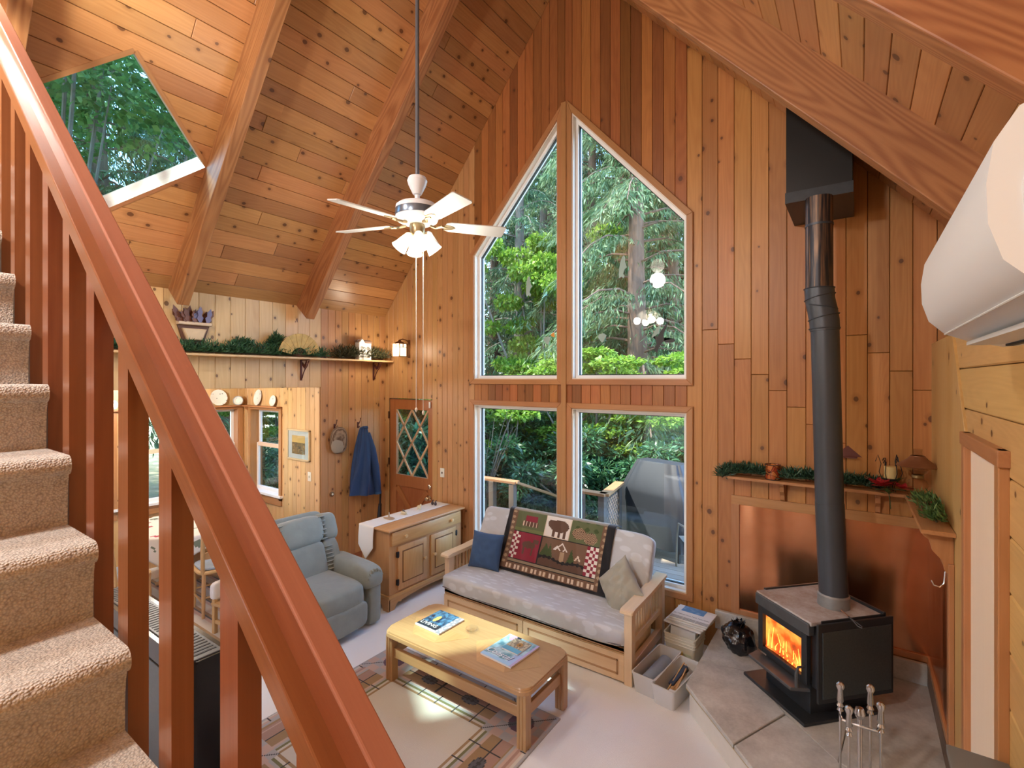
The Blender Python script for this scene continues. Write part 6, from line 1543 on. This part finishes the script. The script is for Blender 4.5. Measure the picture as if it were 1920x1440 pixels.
# large black television console beside the stairs, seen from behind
tv = thing('television', 'large glossy black television with a vented top beside the stairs', 'television', (-3.45,1.16,0))
gbk = plain('gloss_black',(.006,.006,.007),.22,spec=.3)
m = MB(); m.prism(rrect(.72,.10,.045,6), 0, .97, bev=.012); m.build('cabinet', gbk, tv, sharp=30)
gv = plain('vent_grey',(.10,.105,.11),.4,.3)
m = MB(); m.box(-.70,.70,-.075,.075,.966,.975,.004); vt_ = m.build('top_vent', gv, tv, smooth=False)
for j in range(40):
    m = MB(); m.box(-.68+.034*j,-.666+.034*j,-.06,.06,.974,.977); m.build('louvre', plain('louvre_dark',(.015,.015,.016),.5), vt_, smooth=False)
m = MB(); m.box(-.60,.60,-.105,-.096,.20,.85,.003); m.build('mesh_back', mesh_m, tv, smooth=False)
# dark audio rack edge at the right wall
ar = thing('stereo_rack', 'narrow black stereo rack against the right wall near the doorway', 'rack', (XR-.18,2.30,0))
m = MB(); m.box(-.0,.15,-.15,.10,0,1.02,.006); m.build('cabinet', plain('black_rack',(.02,.02,.021),.35), ar)
m = MB(); m.box(-.012,.155,-.155,.115,1.02,1.05,.004); m.build('top', plain('grey_rack_top',(.16,.155,.14),.5), ar)
for z in (.62,.75,.88): m = MB(); m.box(-.006,.0,-.13,.085,z,z+.10,.002); m.build('grille', plain('grille_grey',(.28,.27,.25),.5,.3), ar)
# ------------------------------------------------------------------ outdoors
GZ = -.55
def ground_mat():
    m,N,L,P = new_mat('forest_floor'); tc = nd(N,'TexCoord'); a = nd(N,'TexNoise'); a.inputs['Scale'].default_value = 1.6; a.inputs['Detail'].default_value = 8; a.inputs['Roughness'].default_value = .7; L.new(tc.outputs['Object'], a.inputs['Vector'])
    cr = nd(N,'ValToRGB'); cr.color_ramp.elements[0].position = .35; cr.color_ramp.elements[0].color = (.05,.09,.025,1); cr.color_ramp.elements[1].position = .7; cr.color_ramp.elements[1].color = (.40,.33,.20,1); e = cr.color_ramp.elements.new(.5); e.color = (.16,.15,.06,1)
    L.new(a.outputs[0], cr.inputs[0]); L.new(cr.outputs[0], P.inputs['Base Color']); P.inputs['Roughness'].default_value = .95; return m
m = MB()
def gz(x,y): return GZ-.02*max(0,y-8)+.12*noise.noise(Vector((x*.25,y*.25,0)))
m.grid(lambda u,v: (-60+100*u, -30+110*v, (lambda x,y: GZ-.15 if (-8.2 < x < 1.6 and y < 5.5) else gz(x,y))(-60+100*u,-30+110*v)), 100, 110)
tag(m.build('forest_ground', ground_mat(), smooth=True), kind='structure')
nr_ = np.random.RandomState(21)
bark = None
def bark_mat(name, l, dk):
    m,N,L,P = new_mat(name); tc = nd(N,'TexCoord'); mp_ = nd(N,'Mapping'); mp_.inputs['Scale'].default_value = (14,14,1.5); L.new(tc.outputs['Object'], mp_.inputs[0]); a = nd(N,'TexNoise'); a.inputs['Scale'].default_value = 1; a.inputs['Detail'].default_value = 5; L.new(mp_.outputs[0], a.inputs['Vector'])
    mx = nd(N,'Mix', data_type='RGBA'); mx.inputs[6].default_value = (*dk,1); mx.inputs[7].default_value = (*l,1); L.new(a.outputs[0], mx.inputs[0]); L.new(mx.outputs[2], P.inputs['Base Color']); P.inputs['Roughness'].default_value = .95
    bp = nd(N,'Bump'); bp.inputs['Strength'].default_value = .8; bp.inputs['Distance'].default_value = .05; L.new(a.outputs[0], bp.inputs['Height']); L.new(bp.outputs[0], P.inputs['Normal']); return m
bk_red = bark_mat('reddish_bark',(.30,.19,.13),(.09,.05,.035)); bk_grey = bark_mat('grey_bark',(.30,.25,.20),(.10,.08,.06))
cedar_leaf = leaf_mat('cedar_foliage',(.04,.085,.03),(.11,.19,.07),(.30,.40,.20),.6,.35)
fir_leaf = leaf_mat('fir_foliage',(.025,.07,.03),(.06,.14,.055),(.16,.28,.12),.6,.3)
maple_leaf = leaf_mat('maple_foliage',(.07,.17,.015),(.18,.34,.035),(.42,.55,.10),.5,.45)
rhodo_leaf = leaf_mat('rhododendron_foliage',(.012,.05,.02),(.04,.13,.045),(.16,.32,.14),.32,.25)
fern_leaf = leaf_mat('fern_foliage',(.10,.24,.02),(.20,.42,.04),(.36,.60,.10),.5,.45)
dry_leaf = leaf_mat('dry_undergrowth',(.16,.12,.05),(.30,.24,.12),(.46,.40,.22),.8,.3)
def conifer(seed, H_, r0, crown0, nbr, per, reach, droop, mat, bmat, L0=.30):
    r_ = np.random.RandomState(seed)
    t = bpy.data.objects.new('conifer', None); C.objects.link(t)
    m = MB(); k = 10
    m.tube([(0.05*math.sin(i),.05*math.cos(i*1.3),-.4+H_*i/k) for i in range(k+1)], [r0*(1-.92*i/k)+.01 for i in range(k+1)], 12); m.build('trunk', bmat, t)
    Ps,Ds,Ls = [],[],[]; bm_ = MB()
    for b in range(nbr):
        z = crown0+(H_-crown0)*(b/nbr)**1.0; fr_ = (z-crown0)/(H_-crown0); lb = reach*(1-fr_)**.8+.35; lb *= r_.uniform(.75,1.15); az = r_.uniform(0,2*PI)
        s = r_.uniform(.12,1,per)**.8; rad = s*lb; zz = z+.12*lb*np.sin(s*PI)-droop*lb*s**1.6
        side = r_.normal(0,.13,per)*lb*(1.05-s*.5); c_,s_ = math.cos(az),math.sin(az)
        P = np.stack([rad*c_-side*s_, rad*s_+side*c_, zz-np.abs(side)*.45+r_.normal(0,.02,per)],1)
        dv = np.stack([c_*.45-np.sign(side)*s_*.35+r_.normal(0,.3,per), s_*.45+np.sign(side)*c_*.35+r_.normal(0,.3,per), -.75+r_.normal(0,.3,per)],1)
        Ps.append(P); Ds.append(unit(dv)); Ls.append(r_.uniform(.5,1.2,per)*L0)
        ss = np.linspace(0,.9,5); bm_.tube([(q*lb*c_,q*lb*s_,z+.12*lb*math.sin(q*PI)-droop*lb*q**1.6) for q in ss], [.028*(1-.8*q)*(.4+lb/4) for q in ss], 5)
    bm_.build('branches', bmat, t)
    P = np.concatenate(Ps); n = len(P)
    me = leaf_mesh('foliage', P, np.concatenate(Ds), unit(r_.normal(size=(n,3))), np.concatenate(Ls), np.concatenate(Ls)*.17, r_.beta(2,2.2,n), .1)
    o = link_mesh('foliage', me, mat, t); o['kind'] = 'stuff'
    return t
def blobtree(seed, nm, clumps, nleaf, L0, mat, trunk, bmat, flat=.35, ratio=.55):
    """leaf clumps (x,y,z,r) plus stems from the base"""
    r_ = np.random.RandomState(seed); t = bpy.data.objects.new(nm, None); C.objects.link(t)
    w_ = np.array([c[3]**2 for c in clumps]); idx = r_.choice(len(clumps), nleaf, p=w_/w_.sum()); cl_ = np.array(clumps)
    d_ = unit(r_.normal(size=(nleaf,3))); rad = r_.uniform(.35,1,nleaf)**.5
    P = cl_[idx,:3]+d_*(cl_[idx,3]*rad)[:,None]*np.array([1,1,flat])
    dv = unit(d_*np.array([1,1,.4])+r_.normal(0,.45,(nleaf,3))+np.array([0,0,-.12]))
    Nv = unit(np.array([0,0,1.0])+r_.normal(0,.45,(nleaf,3)))
    Ls = r_.uniform(.7,1.25,nleaf)*L0
    me = leaf_mesh('foliage', P, dv, Nv, Ls, Ls*ratio, r_.beta(2,2,nleaf), .12); o = link_mesh('foliage', me, mat, t); o['kind'] = 'stuff'
    m = MB()
    for c in clumps[:trunk]:
        b = Vector((c[0]*.08,c[1]*.08,0)); e = Vector(c[:3]); m.tube([b,b.lerp(e,.35)+Vector((0,0,.15*e.z)),b.lerp(e,.7)+Vector((0,0,.08*e.z)),e],[.045,.03,.02,.008],6)
    m.build('stems', bmat, t)
    return t
def ray_at(u, y):  # ground point in the direction of photo column u at depth y
    dx = -math.sin(YAW)*920+math.cos(YAW)*(u-960); dy = math.cos(YAW)*920+math.sin(YAW)*(u-960); return dx*y/dy
# --- big cedar right outside, other conifers behind
c1 = conifer(1, 15, .30, 2.4, 120, 520, 3.4, .42, cedar_leaf, bk_red, .20)
c1.location = (ray_at(1195,11.5), 11.5, GZ); tag(c1, 'tall drooping cedar with pale green sprays outside the right upper window', 'tree')
c2 = conifer(2, 17, .24, 3.0, 100, 280, 2.4, .28, fir_leaf, bk_grey, .20)
c2.location = (ray_at(975,13.0), 13.0, GZ); tag(c2, 'slim dark fir with bare lower trunk outside the left upper window', 'tree')
used = [(1195,11.5),(975,13.0)]
spots = [(1110,16.5,c1,1.15),(1265,15.5,c1,1.0),(1020,18,c2,1.2),(925,17,c1,1.1),(1160,20,c2,1.25),(1060,23,c1,1.3),(1240,22,c2,1.3),(960,24,c2,1.4),(1200,27,c1,1.4),(1100,29,c2,1.5),(1010,31,c1,1.5),(890,21,c2,1.3),(1290,19,c1,1.2),(770,13,c1,1.0),(810,22,c2,1.3),(700,12,c1,.9)]
for i,(u,y,src,sc_) in enumerate(spots):
    x = ray_at(u,y); o = clone(src, (x,y,gz(x,y)), i*1.3, 'drooping cedar in the woods behind the garden' if src is c1 else 'dark fir trunk and crown in the woods behind the garden', 'cedars in the woods' if src is c1 else 'firs in the woods'); o.scale = (sc_,)*3
# trees to the left of the house (nook windows, skylight)
for i,(x,y,src,sc_,lab) in enumerate([(-12.5,3.2,c1,1.0,0),(-14.5,6.0,c2,1.0,1),(-13.5,.2,c2,1.1,1),(-17,3.0,c1,1.2,0),(-18,8,c1,1.2,0)]):
    o = clone(src, (x,y,GZ), i*2.1, 'drooping cedar outside the dining nook' if src is c1 else 'dark fir outside the dining nook', 'cedars by the nook' if src is c1 else 'firs by the nook'); o.scale = (sc_,)*3
# tall maple arching over the roof, seen through the skylight
r0 = np.random.RandomState(2)
mpl = blobtree(31, 'maple_tree', [(r0.uniform(-2.2,2.2), r0.uniform(-2.4,2.4), r0.uniform(6.2,9.5), r0.uniform(.6,1.0)) for k in range(30)], 11000, .11, leaf_mat('tall_maple_foliage',(.05,.14,.03),(.12,.27,.06),(.34,.48,.14),.5,.5), 16, bk_grey, .5, .8)
mpl.location = (-9.2, 1.8, GZ); tag(mpl, 'leafy maple arching over the roof beyond the skylight', 'tree')
o = clone(mpl, (-12.5,-1.0,GZ), 2.2, 'second leafy maple farther off beyond the skylight'); o.scale = (1.25,)*3
# vine maples: bright layered leaves in front of the windows
def vine(seed, n, H0, sp): 
    q = np.random.RandomState(seed); return [(q.normal(0,sp), q.normal(0,sp*.8), H0*q.uniform(.45,1.0), q.uniform(.28,.5)) for k in range(n)]
v1 = blobtree(41, 'vine_maple', vine(5,30,3.5,.75), 13000, .085, maple_leaf, 12, bk_grey, .22, .85); v1.location = (ray_at(1120,8.9),8.9,GZ); tag(v1, 'bright yellow green vine maple outside the right window pair', 'tree')
o = clone(v1, (ray_at(955,8.6),8.6,GZ-.35), 2.0, 'bright green vine maple outside the left window pair'); o.scale = (1.0,1.0,.95)
o = clone(v1, (ray_at(1015,12.0),12.0,GZ), 4.0, 'tall bright green vine maple between the firs'); o.scale = (1.1,1.1,2.0)
o = clone(v1, (ray_at(515,7.0),7.0,GZ), 3.0, 'bright vine maple beyond the nook side window'); o.scale = (.9,.9,.8)
o = clone(v1, (ray_at(775,8.6),8.6,GZ), 5.0, 'bright vine maple beyond the entry door'); o.scale = (1,1,.8)
o = clone(v1, (ray_at(1275,10.5),10.5,GZ-.2), 1.0, 'low vine maple behind the covered grill'); o.scale = (1,1,.72)
# rhododendrons: rosettes
def rhodo(seed, H0, sp): 
    q = np.random.RandomState(seed); return [(q.normal(0,sp), q.normal(0,sp*.7), max(.25,H0*q.uniform(.3,1.0)), q.uniform(.20,.34)) for k in range(34)]
rh = blobtree(51, 'rhododendron', rhodo(7,1.75,.62), 10000, .125, rhodo_leaf, 14, bk_grey, .7, .30); rh.location = (ray_at(1130,7.9),7.9,GZ); tag(rh, 'glossy dark green rhododendron bush beyond the deck railing corner', 'bush')
for i,(u,y,sc_,lab) in enumerate([(1010,8.2,1.1,'glossy rhododendron bush behind the deck stair rail'),(950,7.6,.85,'small rhododendron bush beside the deck stairs'),(1285,9.0,1.15,'rhododendron bush behind the covered grill'),(1060,10.2,1.2,'tall rhododendron bush behind the centre window post'),(1200,11.2,1.2,'far rhododendron bush between the grill and the cedar'),(905,9.2,1.2,'rhododendron bush at the outer edge of the left window'),(770,6.9,1.2,'rhododendron bush seen through the entry door glass'),(500,5.3,.9,'rhododendron bush seen through the nook side window'),(800,9.5,1.6,'tall rhododendron bush farther beyond the entry door')]):
    o = clone(rh, (ray_at(u,y),y,GZ), i*1.7, lab); o.scale = (sc_,)*3
# bare twiggy shrub at the left pane
tw = bpy.data.objects.new('twiggy_shrub', None); C.objects.link(tw); tw.location = (ray_at(905,6.9),6.9,GZ); tag(tw, 'bare twiggy shrub stems at the left edge of the lower window', 'shrub')
q = random.Random(9); m = MB()
for k in range(13):
    a = q.uniform(-.7,.9); b = q.uniform(-.4,.4); h_ = q.uniform(1.6,2.7); m.tube([(0,0,0),(a*.25*h_*.4,b*.2,h_*.4),(a*.55*h_*.6,b*.4,h_*.75),(a*h_*.55,b*.5,h_)],[.014,.011,.007,.003],5)
m.build('stems', bk_grey, tw)
# ferns and dry undergrowth
def fern(seed, n=26):
    r_ = np.random.RandomState(seed); t = bpy.data.objects.new('fern', None); C.objects.link(t); Ps,Ds,Ls,Ns = [],[],[],[]
    for k in range(n):
        az = r_.uniform(0,2*PI); l_ = r_.uniform(.45,.75); s = np.linspace(.08,1,30)
        for sgn in (-1,1):
            x = s*l_*.85; z = l_*1.15*s-.95*l_*s**2.2
            P = np.stack([x*math.cos(az),x*math.sin(az),z],1); Ps.append(P); d_ = np.stack([-sgn*math.sin(az)+.5*math.cos(az)+0*s, sgn*math.cos(az)+.5*math.sin(az)+0*s, -.15+0*s],1); Ds.append(unit(d_)); Ls.append(.11*(1-s*.75)*l_/.6); Ns.append(np.tile([0,0,1.0],(30,1)))
    P = np.concatenate(Ps); me = leaf_mesh('fronds', P, np.concatenate(Ds), np.concatenate(Ns), np.concatenate(Ls), np.concatenate(Ls)*.3, r_.uniform(0,1,len(P))); o = link_mesh('fronds', me, fern_leaf, t); o['kind'] = 'stuff'
    m = MB(); m.lathe([(.04,0),(.03,.08),(.0,.1)], seg=8, caps=False); m.build('crown', bk_grey, t); return t
f1 = fern(3); f1.location = (ray_at(1035,6.9),6.9,GZ+.25); f1.scale = (1.4,)*3; tag(f1, 'bright green fern beside the deck stairs', 'fern', 'ferns by the deck')
for i,(u,y,sc_) in enumerate([(1012,6.9,1.2),(1055,7.2,1.0),(1150,7.0,.8),(985,7.3,1.1)]): o = clone(f1,(ray_at(u,y),y,GZ),i*1.1,'bright green fern beside the deck stairs','ferns by the deck'); o.scale = (sc_,)*3
q = np.random.RandomState(77)
dry = blobtree(61, 'dry_brush', [(q.uniform(-2.2,2.2), q.uniform(-.9,.9), q.uniform(.1,.6), q.uniform(.2,.35)) for k in range(40)], 7000, .16, dry_leaf, 10, bk_grey, .5, .12); dry.location = (ray_at(1090,8.6),8.6,GZ); tag(dry, 'tan dry brush between the bushes beyond the deck', 'brush', 'dry brush beyond the deck')
for u,y in ((960,9.4),(1250,10.0)): clone(dry,(ray_at(u,y),y,GZ),.5,'tan dry brush between the bushes beyond the deck','dry brush beyond the deck')

# --- deck: boards as parts
deckw = lambda ax='X': wood('weathered_deck',(.40,.33,.27),(.24,.18,.14),ax,rough=.7,rnd=.15); capw = lambda ax='X': wood('orange_rail_cap',(.46,.22,.10),(.30,.125,.05),ax,rough=.6,rnd=.1); postw = lambda ax='Z': wood('grey_brown_post',(.20,.15,.115),(.10,.07,.055),ax,rough=.7)
DKZ = -.12
dk = tag(thing('floor_deck', None, None, (-2.5,4.82,DKZ)), kind='structure')
y = 4.82; k = 0
while y < 8.9:
    x0 = -5.6 if y < 6.05 else -2.98; x1 = 1.5
    m = MB(); L_ = x1-x0; m.box(-L_/2,L_/2,-.066,.066,-.035,0,.003,1); m.build('deck_board', deckw(), dk, loc=((x0+x1)/2+2.5,y+.07-4.82,0), smooth=False); y += .142; k += 1
def rail(label, segs_, posts, lattice=None):
    t = thing('deck_railing', label, 'railing', (posts[0][0],posts[0][1],DKZ)); o = Vector((posts[0][0],posts[0][1],DKZ))
    for (a,b,mt) in segs_:
        a,b = Vector(a)-o, Vector(b)-o; d_ = b-a; L_ = d_.length
        m = MB(); m.box(-L_/2-.03,L_/2+.03,-.07,.07,-.02,.018,.004); c_ = m.build('cap', capw(), t, smooth=False); c_.matrix_local = Matrix.Translation((a+b)/2) @ d_.to_track_quat('X','Z').to_matrix().to_4x4()
    for x,y_,z0,z1 in posts: m = MB(); m.box(-.045,.045,-.045,.045,z0-DKZ,z1-DKZ,.004); m.build('post', postw(), t, loc=(x-o.x,y_-o.y,0), smooth=False)
    if lattice:
        (xa,ya),(xb,yb),z0,z1 = lattice; d_ = Vector((xb-xa,yb-ya,0)); L_ = d_.length; an_ = math.atan2(d_.y,d_.x); n_ = int((L_+(z1-z0))/.09)
        for sgn in (1,-1):
            for k_ in range(n_+1):
                c0 = k_*.09; pts = []
                for tt in np.linspace(0,1,60):
                    X = tt*L_; Z = (c0-X) if sgn > 0 else (X-c0+(z1-z0))
                    if 0 <= Z <= z1-z0: pts.append((X,Z))
                if len(pts) > 3:
                    (X0,Z0),(X1,Z1) = pts[0],pts[-1]; m = MB(); m.tube([(X0,.006*sgn,Z0),(X1,.006*sgn,Z1)],.011,4); s_ = m.build('lattice_slat', postw('X'), t, smooth=False); s_.matrix_local = Matrix.Translation((xa-o.x,ya-o.y,z0-DKZ)) @ Matrix.Rotation(an_,4,'Z')
    return t
CZ = .85
rail('deck railing with orange cap left of the steps', [((-5.5,6.0,CZ),(-4.22,6.05,CZ),0),((-4.22,6.05,CZ),(-3.98,7.05,.45),0)], [(-4.62,6.0,DKZ-.3,CZ-.02),(-4.26,6.03,DKZ-.3,CZ-.02),(-5.45,6.0,DKZ-.3,CZ-.02),(-4.0,7.0,GZ,.44)])
rail('deck railing with lattice panel right of the steps', [((-3.3,6.12,CZ),(-2.80,6.10,CZ),0),((-2.80,6.10,CZ),(-2.93,6.9,CZ),0)], [(-3.16,6.12,DKZ-.3,CZ-.02),(-2.84,6.12,DKZ-.3,CZ-.02),(-2.93,6.86,DKZ-.3,CZ-.02)], ((-2.84,6.18),(-2.93,6.82),DKZ+.06,CZ-.05))
# --- covered grill
gr = thing('covered_grill', 'barbecue grill under a dark grey fabric cover on the deck', 'grill', (-2.36,7.12,DKZ), R(-18))
gc = plain('dark_grey_cover',(.022,.024,.029),.6,noise_amt=.2,nscale=5,bump=.08,bscale=4)
def gcov(u, v):
    # v 0 hem .. 1 top ; superellipse outline widening to shelves, domed lid
    a = 2*PI*u; e = .35; f_ = lambda q_: math.copysign(abs(q_)**e,q_)
    z = .16+v*1.16; 
    if v < .62: sx,sy = .56,.31
    else:
        k_ = (v-.62)/.38; sx,sy = .56-.20*k_**1.1, .31-.17*k_**1.3
    fold = .018*math.sin(a*7+v*2)+.012*math.sin(a*13+v*5); fold *= (1-v*.6)
    return (f_(math.cos(a))*(sx+fold), f_(math.sin(a))*(sy+fold), z)
m = MB(); m.grid(gcov, 96, 40); m.grid(lambda u,v: tuple(Vector(gcov(u,1))*v+Vector((0,0,1.33))*(1-v)), 96, 2); m.build('cover', gc, gr, sharp=50)
m = MB(); 
for sx in (-1,1):
    for sy in (-1,1): m.box(sx*.42-.02,sx*.42+.02,sy*.2-.02,sy*.2+.02,0,.3)
m.build('cart_legs', black_iron, gr)
# --- patio chair
pc_ = thing('patio_chair', 'metal framed patio chair standing on the deck', 'chair', (-1.66,6.62,DKZ), R(35))
bz = plain('bronze_tube',(.30,.25,.18),.4,.6)
for sx in (-1,1):
    m = MB(); m.tube([(sx*.26,.25,0),(sx*.27,.20,.40),(sx*.28,.10,.62),(sx*.28,-.15,.64),(sx*.25,-.27,.62)],.013,8); m.build('arm_frame', bz, pc_)
    m = MB(); m.tube([(sx*.25,-.36,0),(sx*.24,-.22,.42),(sx*.23,-.32,.88)],.013,8); m.build('back_leg', bz, pc_)
m = MB(); m.tube([(-.23,-.32,.88),(-.12,-.34,.93),(.12,-.34,.93),(.23,-.32,.88)],.013,8); m.build('top_rail', bz, pc_)
m = MB(); m.grid(lambda u,v: (-.24+.48*u,-.22+.44*v,.42-.02*math.sin(v*PI)),10,10); m.build('sling_seat', plain('sling_mesh',(.22,.20,.16),.7), pc_)
m = MB(); m.grid(lambda u,v: (-.23+.46*u,-.225-.10*v,.44+.44*v),10,10); m.build('sling_back', plain('sling_mesh',(.22,.20,.16),.7), pc_)
